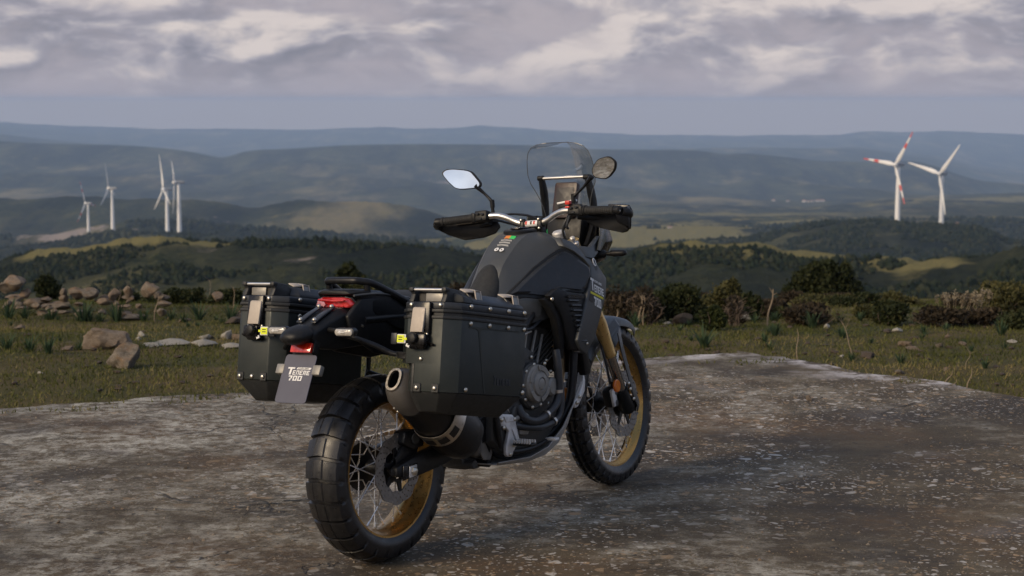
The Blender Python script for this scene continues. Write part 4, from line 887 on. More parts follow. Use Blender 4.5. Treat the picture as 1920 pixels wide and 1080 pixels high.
mx = nd(t, 'ShaderNodeMixShader', {0: mth(t, 'ADD', mth(t, 'MULTIPLY', fr, 0.42), 0.008)}); t.links.new(nd(t, 'ShaderNodeBsdfTransparent', {'Color': (.965, .97, .975)}).outputs[0], mx.inputs[1])
t.links.new(nd(t, 'ShaderNodeBsdfGlossy', {'Color': (.9, .9, .9), 'Roughness': .05}).outputs[0], mx.inputs[2]); t.links.new(mx.outputs[0], t.nodes['Material Output'].inputs[0]); MT['glass'] = m
MT['glassedge'] = simple('screen_edge', (0.09, 0.095, 0.10), 0.2, var=.05)
MT['dash'] = simple('dash_frame', (0.022, 0.008, 0.010), 0.4, var=.1); MT['lcd'] = simple('dash_lcd', (0.022, 0.019, 0.020), 0.5, var=.06)
def part(name, g, mat, parent=None, steer=False, label=None, **kw):
    if steer and isinstance(g, G): g.xf(SM)
    o = obj(name, g, MT[mat] if isinstance(mat, str) else mat, parent or bike, **kw)
    if label: o['label'] = label
    return o
def empty(name, parent, m=None):
    o = bpy.data.objects.new(name, None); COL.objects.link(o); o.parent = parent; o.empty_display_size = .05
    if m is not None: o.matrix_local = m
    return o
def bolt_mesh(r_, h_): 
    g = G(); lathe(g, [(r_, 0), (r_, h_ * .5), (r_ * .75, h_ * .9), (r_ * .3, h_)], axis=(0, 0, 1), n=10); return mesh_of('bolt', g, MT['zinc'], smooth=50)
def orient(loc, normal): return Matrix.Translation(loc) @ Vector(normal).to_track_quat('Z', 'Y').to_matrix().to_4x4()

# ---------------------------------------------------------------- wheels
def tyre_mesh(Ro, W, bead, nb, lat, depth, side, skew=0.0, name='tyre', lugs=None):
    """profile points (r, y, tread weight)"""
    half = W / 2; pts = []
    sh = Ro - .118 * W * 1.35                                # shoulder radius
    key = [(bead, half * .72, 0), (bead + .012, half * .86, 0), (bead + (sh - bead) * .40, half * 1.0, 0), (bead + (sh - bead) * .62, half * .998, 0), (sh - .014, half * .965, .55), (sh - .003, half * .935, .9), (sh + .004, half * .89, 1)]
    crown = [(f, Ro - (Ro - sh - .004) * abs(f) ** 2.1) for f in (.78, .62, .50, .36, .30, .24, .12)]
    prof_ = key + [(r_, half * .89 * f, 1) for f, r_ in crown] + [(Ro, 0, 1)]
    prof_ = prof_ + [(r_, -y, w_) for r_, y, w_ in prof_[-2::-1]]
    cells = [0.0, .19, .225, .42, .60, .64, .965] if lugs == 'knobs' else [0.0, .13, .155, .32, .53, .75, .965]           # first two samples form the groove
    V = []; nth = nb * len(cells); npf = len(prof_)
    for i in range(nb):
        for ci, cfr in enumerate(cells):
            for j, (r_, y, w_) in enumerate(prof_):
                f = y / (half * .89) if half else 0
                th = 2 * math.pi * (i + cfr + skew * abs(f)) / nb
                gr = 1.0 if ci < 2 else 0.0
                if lugs == 'knobs':
                    zone = 0 if abs(f) < .27 else (1 if abs(f) < .56 else 2)
                    if zone == 1: gr = 1.0 if ci in (3, 4) else 0.0
                    if min(abs(abs(f) - .33), abs(abs(f) - .27)) < .05: gr = 1.0
                else:
                    if lat and abs(abs(f) - .30) < .03: gr = max(gr, .22)
                rr_ = r_ - depth * gr * w_
                V.append((rr_ * math.cos(th), y, rr_ * math.sin(th)))
    F = []
    for i in range(nth):
        i2 = (i + 1) % nth
        for j in range(npf - 1): F.append((i * npf + j, i * npf + j + 1, i2 * npf + j + 1, i2 * npf + j))
    g = G(); g.v = V; g.f = F
    return mesh_of(name, g, MT['rubber'], smooth=34)
def disc_mesh(name, ro, ri, y, holes=26, rows=3, wave=0.0035, nw=10):
    n = 208; rad = [ri, ri + .006, ri + .013, ri + .020, ri + .027, ri + .034, ri + .041, ro]; bm = bmesh.new(); vs = []
    for i in range(n):
        th = 2 * math.pi * i / n; row = []
        for k, r_ in enumerate(rad):
            q = r_
            if k == len(rad) - 1: q = ro + wave * math.cos(nw * th)
            if k == 0: q = ri - wave * .8 * math.cos(nw * th)
            row.append(bm.verts.new((q * math.cos(th), y, q * math.sin(th))))
        vs.append(row)
    for i in range(n):
        for k in range(len(rad) - 1):
            if (k == 1 and i % 8 in (0, 1)) or (k == 3 and i % 8 in (3, 4)) or (k == 5 and i % 8 in (6, 7)): continue
            bm.faces.new((vs[i][k], vs[(i + 1) % n][k], vs[(i + 1) % n][k + 1], vs[i][k + 1]))
    bmesh.ops.recalc_face_normals(bm, faces=bm.faces); bmesh.ops.solidify(bm, geom=bm.faces[:], thickness=.005)
    me = bpy.data.meshes.new(name); bm.to_mesh(me); bm.free(); me.materials.append(MT['disc']); return me
def make_wheel(name, M, Ro, W, bead, rimw, nb, depth, discs, lugs=None, skew=0., hub_r=.028, fl=.055):
    w_ = empty(name, bike, M)
    part('tyre', tyre_mesh(Ro, W, bead - .004, nb, True, depth, 0, skew, lugs=lugs), None, w_)
    h = rimw / 2; g = G()
    lathe(g, [(bead + .013, -h - .002), (bead + .010, -h - .008), (bead + .001, -h - .007), (bead - .004, -h + .002), (bead - .008, -h * .72), (bead - .016, -h * .52), (bead - .024, -h * .30), (bead - .026, 0), (bead - .024, h * .30), (bead - .016, h * .52), (bead - .008, h * .72), (bead - .004, h - .002), (bead + .001, h + .007), (bead + .010, h + .008), (bead + .013, h + .002),
             (bead + .002, h - .004), (bead - .008, 0), (bead + .002, -h + .004)], n=96, closed=True)
    part('rim', g, 'gold', w_, smooth=50)
    g = G(); lathe(g, [(.012, -.075), (.030, -.075), (.032, -.066), (hub_r, -.060), (fl, -.052), (fl, -.046), (hub_r, -.038), (hub_r * .9, 0), (hub_r, .038), (fl, .046), (fl, .052), (hub_r, .060), (.032, .066), (.030, .075), (.012, .075)], n=40)
    part('hub', g, 'satin', w_, smooth=40)
    # 36 crossed spokes, four lacing types
    nip = G(); rr_ = bead - .024; meshes = []
    for s in (-1, 1):
        for c_ in (-1, 1):
            g = G(); a0 = c_ * R(52); a1 = 0
            p0 = Vector((fl * .90 * math.cos(a0), s * .047, fl * .90 * math.sin(a0))); p1 = Vector((rr_, s * h * .22, 0))
            tube(g, [p0, p1], .0021, 6); d_ = (p0 - p1).normalized(); tube(g, [p1 - d_ * .006, p1 + d_ * .016], .0040, 6)
            meshes.append(mesh_of('spoke', g, MT['spoke']))
    for i in range(36):
        me_ = meshes[i % 4]; o = obj('spoke', me_, None, w_); o.rotation_euler = (0, R(10 * i + (2.0 if i % 2 else -2.0)), 0)
    for me_ in discs: part('brake_disc', me_, None, w_)
    return w_
rearM = Matrix.Translation((0, 0, .334)) @ Matrix.Rotation(R(23), 4, 'Y')
front_axle = Vector((1.595, 0, .345))
frontM = SM @ Matrix.Translation(front_axle) @ Matrix.Rotation(R(7), 4, 'Y')
rw = make_wheel('rear_wheel', rearM,   .334, .152, .236, .115, 27, .014, [disc_mesh('brake_disc', .124, .078, -.090)], skew=.10)
fw = make_wheel('front_wheel', frontM, .345, .096, .272, .056, 40, .013, [disc_mesh('brake_disc', .142, .098, -.072), disc_mesh('brake_disc', .142, .098, .077)], lugs='knobs')
# disc carriers
for w_, y, r_ in ((rw, -.088, .080), (fw, -.070, .100), (fw, .070, .100)):
    g = G(); n = 6
    lathe(g, [(.034, y - .004), (.045, y - .004), (.045, y + .004), (.034, y + .004)], n=24, closed=True)
    for k in range(n):
        a_ = 2 * math.pi * k / n; m_ = Matrix.Rotation(a_, 4, 'Y'); s0 = len(g.v); prism(g, [(.040, y - .003, -.012), (r_, y - .003, -.006), (r_, y - .003, .008), (.040, y - .003, .012)], (0, .006, 0)); g.xf(m_, s0)
    part('disc_carrier', g, 'satin', w_)
# sprocket and chain on the left
g = G(); prism(g, [((.098 if i % 2 else .090) * math.cos(math.pi * i / 42), .078, (.098 if i % 2 else .090) * math.sin(math.pi * i / 42)) for i in range(84)], (0, .007, 0)); part('sprocket', g, 'satin', rw)
g = G(); path = []
A0, A1 = Vector((0, .082, .334)), Vector((.56, .082, .40)); r0, r1 = .094, .034
for k in range(25): a_ = R(95) + R(175) * k / 24; path.append(A0 + Vector((math.cos(a_) * r0, 0, math.sin(a_) * r0)))
for k in range(1, 20): path.append((A0 + Vector((0, 0, -r0))).lerp(A1 + Vector((0, 0, -r1)), k / 20))
for k in range(9): a_ = R(-90) + R(180) * k / 8; path.append(A1 + Vector((math.cos(a_) * r1, 0, math.sin(a_) * r1)))
for k in range(1, 20): path.append((A1 + Vector((0, 0, r1))).lerp(A0 + Vector((0, 0, r0)), k / 20))
for i in range(len(path)):
    p, q = path[i], path[(i + 1) % len(path)]; d_ = q - p; box(g, (p + q) / 2, (d_.length * .8, .016 if i % 2 else .011, .014), (0, -math.atan2(d_.z, d_.x), 0))
part('chain', g, 'alu')
# ---------------------------------------------------------------- swingarm, axle, rear brake
for s in (-1, 1):
    g = G(); y = s * .112
    loft(g, [[(-.055, y - .016, .318), (-.055, y + .016, .318), (-.050, y + .016, .352), (-.050, y - .016, .352)], [(.03, y - .018, .298), (.03, y + .018, .298), (.04, y + .018, .372), (.04, y - .018, .372)],
             [(.20, y - .018, .312), (.20, y + .018, .312), (.22, y + .018, .398), (.22, y - .018, .398)], [(.42, y * .95 - .022, .345), (.42, y * .95 + .022, .345), (.42, y * .95 + .022, .440), (.42, y * .95 - .022, .440)], [(.55, y * .85 - .022, .36), (.55, y * .85 + .022, .36), (.55, y * .85 + .022, .45), (.55, y * .85 - .022, .45)]])
    part('swingarm', g, 'satin', bevel=.008)
g = G(); box(g, (.36, 0, .40), (.09, .2, .07)); part('swingarm_bridge', g, 'satin', bevel=.01)
axb = empty('axle_adjuster', bike)
g = G(); prism(g, xz([(-.030, .300), (.055, .306), (.062, .350), (-.022, .352)], -.131), (0, -.004, 0)); part('slot_plate', g, 'gloss', axb, bevel=.002)
g = G(); prism(g, xz([(.002, .305), (.044, .308), (.048, .348), (.006, .346)], -.1355), (0, -.006, 0)); part('block', g, 'alu', axb, bevel=.003)
g = G(); lathe(g, [(.016, 0), (.016, -.008), (.010, -.012)], org=(.026, -.141, .327), n=6); part('axle_nut', g, 'zinc', axb)
cal = empty('rear_caliper', bike)
g = G(); prism(g, xz([(.005, .425), (.060, .395), (.125, .400), (.130, .440), (.070, .470), (.020, .468)], -.118), (0, .055, 0)); part('body', g, 'satin', cal, bevel=.008)
g = G(); prism(g, xz([(-.02, .345), (.10, .380), (.12, .41), (.02, .42), (-.02, .38)], -.104), (0, .010, 0)); part('bracket', g, 'satin', cal, bevel=.004)
g = G(); lathe(g, [(.020, -.125), (.020, -.119)], org=(.07, 0, .435), n=16); part('piston_cap', g, 'engine', cal)
g = G(); tube(g, [(.10, -.12, .45), (.2, -.13, .46), (.4, -.125, .44), (.55, -.11, .46)], .005, 6, sm=4); part('brake_hose', g, 'hose')
# ---------------------------------------------------------------- engine
eng = empty('engine', bike)
g = G(); prism(g, xz([(.50, .36), (.58, .295), (.86, .300), (.95, .36), (.955, .47), (.90, .555), (.80, .60), (.64, .60), (.52, .52)], -.150), (0, .30, 0)); part('crankcase', g, 'engine', eng, bevel=.014)
g = G(); prism(g, xz([(.735, .58), (.905, .52), (1.01, .70), (.985, .775), (.86, .83), (.80, .78)], -.115), (0, .23, 0)); part('cylinder', g, 'engine', eng, bevel=.010)
for k in range(6):
    g = G(); c_ = Vector((.875 + .013 * k, 0, .575 + .026 * k)); box(g, c_, (.235, .245, .006), (0, R(-28), 0)); part('cooling_fin', g, 'engine', eng, bevel=.0015, seg=1)
g = G(); prism(g, xz([(.80, .77), (.975, .73), (1.02, .80), (.98, .86), (.84, .88)], -.125), (0, .25, 0)); part('head_cover', g, 'blackp', eng, bevel=.012)
g = G(); lathe(g, [(.092, -.145), (.092, -.166), (.084, -.174), (.05, -.176)], org=(.77, 0, .535), n=48); part('clutch_case', g, 'engine', eng, smooth=30)
cc = (.765, 0, .545)
cov = part('clutch_cover', lathe(G(), [(.074, -.172), (.074, -.188), (.067, -.197), (.048, -.199), (.044, -.206), (.026, -.210), (.023, -.204), (.008, -.204)], org=cc, n=56), 'cover', eng, smooth=30)
for a0, a1, r0_, r1_ in ((20, 95, .050, .071), (110, 170, .052, .071), (200, 258, .050, .071), (275, 340, .052, .071)):
    g = G(); out = [(cc[0] + r1_ * math.cos(R(a0 + (a1 - a0) * k / 8)), -.1975, cc[2] + r1_ * math.sin(R(a0 + (a1 - a0) * k / 8))) for k in range(9)] + [(cc[0] + r0_ * math.cos(R(a1 - (a1 - a0) * k / 8)), -.1975, cc[2] + r0_ * math.sin(R(a1 - (a1 - a0) * k / 8))) for k in range(9)]
    prism(g, out, (0, -.006, 0)); part('cover_rib', g, 'cover', eng, bevel=.002, seg=1)
g = G(); prism(g, [(cc[0] + .022 * math.cos(R(a_)), -.2045, cc[2] + .022 * math.sin(R(a_))) for a_ in range(0, 360, 20)], (0, -.004, 0)); part('cover_boss', g, 'cover', eng, bevel=.0015)
g = G(); lathe(g, [(.037, -.150), (.037, -.190), (.030, -.198), (.012, -.199)], org=(.868, 0, .520), n=32); part('oil_filter_cover', g, 'cover', eng, smooth=30)
BOLT = bolt_mesh(.008, .007); BOLTS = bolt_mesh(.0055, .005)
for k in range(9):
    a_ = R(40 * k + 12); o = obj('bolt', BOLT, None, eng); o.matrix_local = orient((.77 + .083 * math.cos(a_), -.172, .535 + .083 * math.sin(a_)), (0, -1, 0))
for p in ((.83, -.18, .615), (.86, -.17, .455), (.90, -.16, .575), (.69, -.176, .42)): o = obj('bolt', BOLT, None, eng); o.matrix_local = orient(p, (0, -1, 0))
g = G(); prism(g, xz([(.66, .36), (.72, .35), (.75, .41), (.72, .44), (.67, .43)], -.150), (0, -.02, 0)); part('sump_cover', g, 'cover', eng, bevel=.01)
for c_, r_, y0, y1, mt_ in (((.93, .505), .030, -.150, -.178, 'cover'), ((.70, .625), .028, -.120, -.160, 'engine'), ((.66, .44), .036, -.150, -.166, 'engine')):
    g = G(); lathe(g, [(r_, y0), (r_, y1 + .006), (r_ * .85, y1), (r_ * .3, y1)], org=(c_[0], 0, c_[1]), n=28); part('round_cover', g, mt_, eng, smooth=30)
for x0, z0, x1, z1 in ((.80, .60, .86, .74), (.845, .585, .905, .72), (.76, .62, .80, .76)):
    g = G(); tube(g, [(x0, -.126, z0), (x1, -.126, z1)], .006, 8); part('stud', g, 'cover', eng)
g = G(); prism(g, xz([(.69, .62), (.80, .60), (.81, .66), (.72, .70)], -.128), (0, -.022, 0)); part('thermostat_housing', g, 'engine', eng, bevel=.006)
g = G(); tube(g, [(.70, -.15, .78), (.76, -.16, .755), (.84, -.155, .775), (.88, -.15, .80)], .006, 8, sm=5); part('breather_tube', g, 'hose', eng)
g = G(); tube(g, [(.66, -.155, .72), (.70, -.165, .735), (.775, -.16, .745)], .0045, 8, sm=4); part('brake_line', g, 'steel', eng)
for p in ((.70, -.152, .655), (.78, -.152, .645), (.66, -.168, .44), (.885, -.152, .62), (.64, -.15, .56), (.72, -.15, .60)): o = obj('bolt', BOLT, None, eng); o.matrix_local = orient(p, (0, -1, 0))
g = G(); box(g, (.655, -.15, .70), (.055, .03, .05), (0, R(20), 0)); part('connector_block', g, 'blackp', eng, bevel=.004)
g = G(); tube(g, [(.60, -.145, .40), (.66, -.165, .43), (.70, -.17, .42), (.74, -.16, .37)], .011, 10, sm=5); part('water_pipe', g, 'cover', eng)
# hoses, headers, radiator
for pts, r_ in (([(.90, -.19, .66), (.893, -.20, .60), (.890, -.20, .48), (.83, -.20, .43), (.74, -.195, .405), (.675, -.18, .425), (.665, -.16, .47)], .0165), ([(.93, -.17, .60), (.925, -.19, .48), (.90, -.19, .40), (.80, -.19, .375), (.70, -.18, .385), (.64, -.16, .40)], .014)):
    g = G(); tube(g, pts, r_, 12, sm=6); part('coolant_hose', g, 'hose')
for p in ((.890, -.20, .50), (.80, -.199, .42), (.86, -.19, .385)):
    g = G(); lathe(g, [(.0185, -.006), (.0185, .006)], org=p, axis=(0, 0, 1) if p[2] > .45 else (1, 0, .2), n=20); part('hose_clamp', g, 'steel')
for s in (-1, 1):
    g = G(); tube(g, [(.96, s * .05, .70), (1.05, s * .07, .685), (1.095, s * .08, .62), (1.075, s * .08, .50), (1.02, s * .07, .385), (.93, s * .05, .33), (.75, s * .03, .295), (.60, -.02, .30)], .021, 14, sm=6); part('header_pipe', g, 'pipe')
g = G(); tube(g, [(.60, -.02, .30), (.48, -.08, .33), (.38, -.15, .38), (.30, -.19, .42)], [.028, .030, .032, .036], 16, sm=5); part('mid_pipe', g, 'muff')
rad = empty('radiator', bike); g = G(); box(g, (1.115, 0, .71), (.035, .30, .34), (0, R(-10), 0)); part('core', g, 'blackp', rad, bevel=.006)
for s in (-1, 1): g = G(); box(g, (1.115, s * .165, .71), (.045, .035, .36), (0, R(-10), 0)); part('side_tank', g, 'satin', rad, bevel=.008)
g = G(); lathe(g, [(.020, 0), (.020, .030), (.015, .04)], org=(1.03, -.215, .64), axis=(0, 0, 1), n=20); part('cap', g, 'alu', rad)
g = G(); lathe(g, [(.030, -.135), (.030, -.10), (.02, -.095)], org=(1.083, 0, .455), n=20); part('horn', g, MT['orange'])
# frame
fr_ = empty('frame', bike)
for s in (-1, 1):
    g = G(); tube(g, [(1.19, s * .045, 1.03), (1.08, s * .10, .93), (.90, s * .135, .86), (.72, s * .14, .74), (.60, s * .135, .60), (.545, s * .13, .42), (.56, s * .12, .33)], .021, 12, sm=6); part('main_tube', g, 'satin', fr_)
    g = G(); tube(g, [(1.20, s * .04, .90), (1.13, s * .12, .78), (1.085, s * .155, .66), (1.055, s * .155, .48), (1.03, s * .14, .40), (.96, s * .115, .320), (.80, s * .10, .285), (.60, s * .10, .295), (.545, s * .12, .40)], .0175, 12, sm=6); part('cradle_tube', g, 'satin', fr_)
    g = G(); tube(g, [(.62, s * .12, .84), (.35, s * .12, .86), (.05, s * .11, .875), (-.15, s * .09, .88)], .014, 10, sm=4); part('subframe_tube', g, 'satin', fr_)
    g = G(); tube(g, [(.58, s * .13, .58), (.35, s * .13, .74), (.10, s * .12, .86)], .013, 10, sm=4); part('subframe_brace', g, 'satin', fr_)
    g = G(); prism(g, [(x, s * y, zz) for x, y, zz in ((.80, .205, .868), (.845, .222, .872), (.885, .225, .83), (.915, .222, .76), (.935, .21, .68), (.94, .20, .62), (.915, .20, .625), (.895, .21, .70), (.865, .218, .78), (.83, .215, .83))], (0, -s * .03, 0)); part('frame_cover', g, 'blackp', fr_, bevel=.006)
g = G(); lathe(g, [(.033, 0), (.033, .19)], org=(1.243, 0, .895), axis=(-math.sin(RAKE), 0, math.cos(RAKE)), n=24); part('head_tube', g, 'satin', fr_)
for p in ((.83, -.226, .866),): o = obj('bolt', BOLT, None, fr_); o.matrix_local = orient(p, (0, -1, 0))
# skid plate
sk = empty('skid_plate', bike)
cl_ = [(.53, .262), (.74, .243), (.86, .250), (.955, .282), (1.04, .338), (1.10, .392), (1.15, .425), (1.205, .462)]
for s in (-1, 1):
    g = G(); A = [Vector((x, s * (.148 - .05 * max(0, (x - 1.0) / .2)), zz)) for x, zz in cl_]; ups = [.014, .022, .036, .068, .088, .082, .07, .035]
    B_ = [Vector((p.x - .012, p.y + s * (.012 + u_ * .35), p.z + u_)) for p, u_ in zip(A, ups)]
    loft(g, [[a_, b__, b__ + Vector((0, -s * .006, .002)), a_ + Vector((0, -s * .006, .004))] for a_, b__ in zip(A, B_)]); part('side_wing', g, 'bash', sk, bevel=.0015, seg=1)
g = G(); loft(g, [[(x, -.130 + .05 * max(0, (x - 1.0) / .2), zz), (x, .130 - .05 * max(0, (x - 1.0) / .2), zz), (x - .004, .130 - .05 * max(0, (x - 1.0) / .2), zz + .006), (x - .004, -.130 + .05 * max(0, (x - 1.0) / .2), zz + .006)] for x, zz in cl_]); part('belly_plate', g, 'bash', sk, bevel=.0015, seg=1)
g = G(); prism(g, xz([(1.125, .395), (1.150, .40), (1.205, .455), (1.212, .50), (1.200, .535), (1.188, .49), (1.165, .450), (1.120, .425)], -.125), (0, .03, 0)); part('front_horn', g, 'alu', sk, bevel=.005)
for p in ((.80, -.140, .262), (1.135, -.128, .418), (1.155, -.128, .440)): o = obj('bolt', BOLT, None, sk); o.matrix_local = orient(p, (0, -1, 0))
# foot peg hanger, peg, brake pedal
fh = empty('footrest', bike)
for s in (-1,):
    g = G(); prism(g, xz([(.520, .462), (.612, .446), (.632, .425), (.634, .408), (.652, .345), (.650, .330), (.622, .318), (.596, .288), (.572, .290), (.560, .300), (.562, .335), (.585, .385), (.560, .408), (.535, .412)], -.172), (0, .016, 0)); part('hanger', g, 'alu', fh, bevel=.004)
    g = G(); prism(g, xz([(.548, .448), (.604, .438), (.615, .420), (.560, .424)], -.1725), (0, -.004, 0)); part('hanger_rib', g, 'alu', fh, bevel=.0015, seg=1)
    g = G(); prism(g, xz([(.600, .392), (.622, .392), (.640, .350), (.625, .342)], -.1725), (0, -.004, 0)); part('hanger_rib', g, 'alu', fh, bevel=.0015, seg=1)
    for p in ((.535, -.173, .437), (.618, -.173, .428), (.545, -.173, .405), (.580, -.173, .300), (.607, -.173, .330)): o = obj('bolt', BOLT, None, fh); o.matrix_local = orient(p, (0, -1, 0))
    g = G(); box(g, (.607, -.225, .337), (.040, .085, .012)); part('peg', g, 'satin', fh, bevel=.003)
    for k in range(7):
        for dx in (-.017, .017): g = G(); box(g, (.607 + dx, -.190 - .0115 * k, .347), (.006, .006, .012)); part('peg_tooth', g, 'alu', fh)
    g = G(); tube(g, [(.60, -.160, .305), (.66, -.175, .300), (.74, -.185, .305), (.80, -.195, .318)], [.011, .010, .009, .008], 10, sm=4); part('brake_pedal', g, 'satin', fh)
    g = G(); box(g, (.812, -.215, .325), (.030, .045, .010)); part('pedal_pad', g, 'alu', fh, bevel=.002)
    g = G(); tube(g, [(.515, -.160, .47), (.52, -.166, .39), (.535, -.165, .33)], [.013, .013, .009], 12); part('master_cylinder', g, 'satin', fh)
# linkage behind the engine
lk = empty('suspension_linkage', bike)
for s in (-1, 1):
    g = G(); prism(g, xz([(.470, .400), (.505, .405), (.545, .350), (.562, .305), (.545, .280), (.505, .285), (.480, .320), (.455, .345)], s * .098), (0, s * .010, 0)); part('link_plate', g, 'cover', lk, bevel=.004)
    g = G(); prism(g, xz([(.500, .375), (.515, .372), (.543, .320), (.535, .310)], s * .109), (0, s * .002, 0)); part('link_slot', g, 'black', lk)
g = G(); lathe(g, [(.016, -.085), (.018, -.08), (.018, .06), (.014, .065)], org=(.475, 0, .272), n=20); part('pivot_tube', g, 'engine', lk)
g = G(); lathe(g, [(.014, -.10), (.014, .10)], org=(.545, 0, .265), n=16); part('pivot_bolt', g, 'satin', lk)
g = G(); prism(g, xz([(.44, .30), (.47, .25), (.56, .24), (.58, .27), (.50, .30)], -.045), (0, .09, 0)); part('rocker', g, 'engine', lk, bevel=.008)
sh = empty('rear_shock', bike)
g = G(); tube(g, [(.44, 0, .34), (.52, 0, .68)], .026, 14); part('damper', g, 'satin', sh)
g = G(); tube(g, [Vector((.445, 0, .38)).lerp(Vector((.51, 0, .64)), k / 90) + Vector((math.cos(k * .5), math.sin(k * .5), 0)) * .040 for k in range(91)], .006, 6); part('spring', g, 'satin', sh)
for pts in ([(.50, -.13, .53), (.545, -.14, .47), (.585, -.145, .40)], [(.57, -.13, .56), (.60, -.14, .48), (.64, -.14, .44)]): g = G(); tube(g, pts, .010, 10, sm=4); part('wiring_sleeve', g, 'steel')
# ---------------------------------------------------------------- exhaust
ex = empty('exhaust', bike)
ax_ = Vector((.845, .03, -.533)).normalized(); up_ = Vector((0, 0, 1)); up_ = (up_ - ax_ * up_.dot(ax_)).normalized(); sd_ = ax_.cross(up_).normalized(); e0 = Vector((-.135, -.203, .673))
def osec(s, a_, b_, n=28, off=(0, 0), pw=2.4):
    c_ = e0 + ax_ * s + sd_ * off[0] + up_ * off[1]; out = []
    for k in range(n):
        t_ = 2 * math.pi * k / n; ct, st_ = math.cos(t_), math.sin(t_)
        out.append(c_ + sd_ * a_ * math.copysign(abs(ct) ** (2 / pw), ct) + up_ * b_ * math.copysign(abs(st_) ** (2 / pw), st_))
    return out
g = G(); loft(g, [osec(.130, .064, .072, off=(0, -.004)), osec(.09, .064, .072, off=(0, -.004)), osec(.050, .059, .068, off=(0, -.003)), osec(.018, .046, .056), osec(-.002, .031, .043), osec(-.004, .028, .040)], caps=False); part('end_cap', g, 'muff', ex)
g = G(); loft(g, [osec(-.003, .031, .044), osec(-.010, .029, .042), osec(-.010, .0205, .0335), osec(.0, .0195, .0325)], caps=False); part('outlet_ring', g, 'steel', ex)
g = G(); loft(g, [osec(-.006, .021, .034), osec(.09, .018, .030)], caps=False); g.add(osec(.09, .018, .030), [tuple(range(28))]); part('outlet_bore', g, 'black', ex)
g = G(); loft(g, [osec(.125, .066, .074, off=(0, -.004)), osec(.28, .080, .084, off=(0, -.006)), osec(.36, .088, .092, off=(0, -.008)), osec(.43, .090, .093, off=(0, -.008)), osec(.482, .080, .084, off=(0, -.006)), osec(.520, .045, .048, off=(0, -.006))]); part('silencer_body', g, 'silencer', ex)
g = G(); loft(g, [osec(.275, .0850, .0890, off=(0, -.006)), osec(.335, .0900, .0940, off=(0, -.0065))], caps=False); part('slotted_shield', g, 'steel', ex, thick=-.0025)
shield_mid = [osec(.2725, .0765, .0845, n=72, off=(0, -.0063))]
for k0, k1 in ((51, 55), (57, 62), (64, 69)):
    g = G(); a_ = osec(.290, .0896, .0936, n=72, off=(0, -.0062)); b__ = osec(.320, .0924, .0964, n=72, off=(0, -.0064)); loft(g, [[a_[k], b__[k]] for k in range(k0, k1 + 1)], caps=False, closed=False); part('shield_slot', g, 'black', ex, thick=.001)
for k in (18, 46, 50): 
    o = obj('bolt', BOLTS, None, ex); p = osec(.10, .065, .073, n=72, off=(0, -.004))[k]; c_ = e0 + ax_ * .10; o.matrix_local = orient(p, p - c_)
# ---------------------------------------------------------------- tank, side panels, seat
TS = [(.64, [(0, .88), (.05, .87), (.07, .85), (.085, .82), (.09, .78), (.085, .72)]), (.70, [(0, .925), (.052, .915), (.072, .893), (.088, .87), (.10, .80), (.10, .72)]), (.75, [(0, 1.005), (.056, .995), (.080, .955), (.105, .905), (.12, .83), (.115, .75)]), (.80, [(0, 1.052), (.060, 1.043), (.090, 1.000), (.118, .948), (.145, .86), (.135, .77)]),
      (.86, [(0, 1.095), (.065, 1.088), (.103, 1.045), (.134, .985), (.175, .875), (.16, .78)]), (.92, [(0, 1.118), (.069, 1.113), (.118, 1.073), (.155, 1.018), (.200, .885), (.17, .79)]), (.98, [(0, 1.121), (.071, 1.117), (.128, 1.085), (.174, 1.043), (.215, .89), (.18, .80)]),
      (1.04, [(0, 1.115), (.072, 1.111), (.14, 1.080), (.200, 1.018), (.225, .895), (.19, .81)]), (1.10, [(0, 1.095), (.07, 1.09), (.14, 1.058), (.210, .975), (.220, .90), (.19, .83)]), (1.15, [(0, 1.06), (.06, 1.055), (.12, 1.02), (.17, .96), (.18, .90), (.15, .85)])]
def spl(ts, n):
    """smooth the sections along x"""
    xs = [q[0] for q in ts]; out = []
    A = np.array([[(y, zz) for y, zz in q[1]] for q in ts]); X_ = np.linspace(xs[0], xs[-1], n)
    for x in X_:
        i = min(len(xs) - 2, max(0, int(np.searchsorted(xs, x) - 1))); f = (x - xs[i]) / (xs[i + 1] - xs[i])
        p0, p1, p2, p3 = A[max(0, i - 1)], A[i], A[i + 1], A[min(len(xs) - 1, i + 2)]
        v = 0.5 * ((2 * p1) + (p2 - p0) * f + (2 * p0 - 5 * p1 + 4 * p2 - p3) * f * f + (3 * p1 - p0 - 3 * p2 + p3) * f ** 3); out.append((x, v))
    return out
TSS = spl(TS, 40)
def tank_z(x, y):
    i = min(range(len(TSS)), key=lambda k: abs(TSS[k][0] - x)); q = TSS[i][1]; return float(np.interp(abs(y), q[:4, 0], q[:4, 1]))
secs = []
for x, q in TSS:
    up_half = []
    for a_, b__ in zip(q[:-1], q[1:]):
        for f in (0, .5): up_half.append((a_[0] + (b__[0] - a_[0]) * f, a_[1] + (b__[1] - a_[1]) * f))
    up_half.append(tuple(q[-1])); rt = [(x, -y, zz) for y, zz in up_half]; lt = [(x, y, zz) for y, zz in up_half[1:]][::-1]
    secs.append(lt + rt)
tank = part('fuel_tank', loft(G(), secs), 'paint', smooth=24)
capE = empty('fuel_cap', bike)
g = G(); lathe(g, [(.066, -.004), (.066, .006), (.060, .011), (.030, .012)], org=(.965, 0, 1.119), axis=(-.03, 0, 1), n=40); part('cap_ring', g, 'blackp', capE, smooth=30)
g = G(); prism(g, [(.925, -.02, 1.130), (1.01, -.028, 1.130), (1.02, 0, 1.130), (1.01, .028, 1.130), (.925, .02, 1.130)], (0, 0, .008)); part('cap_flap', g, 'gloss', capE, bevel=.004)
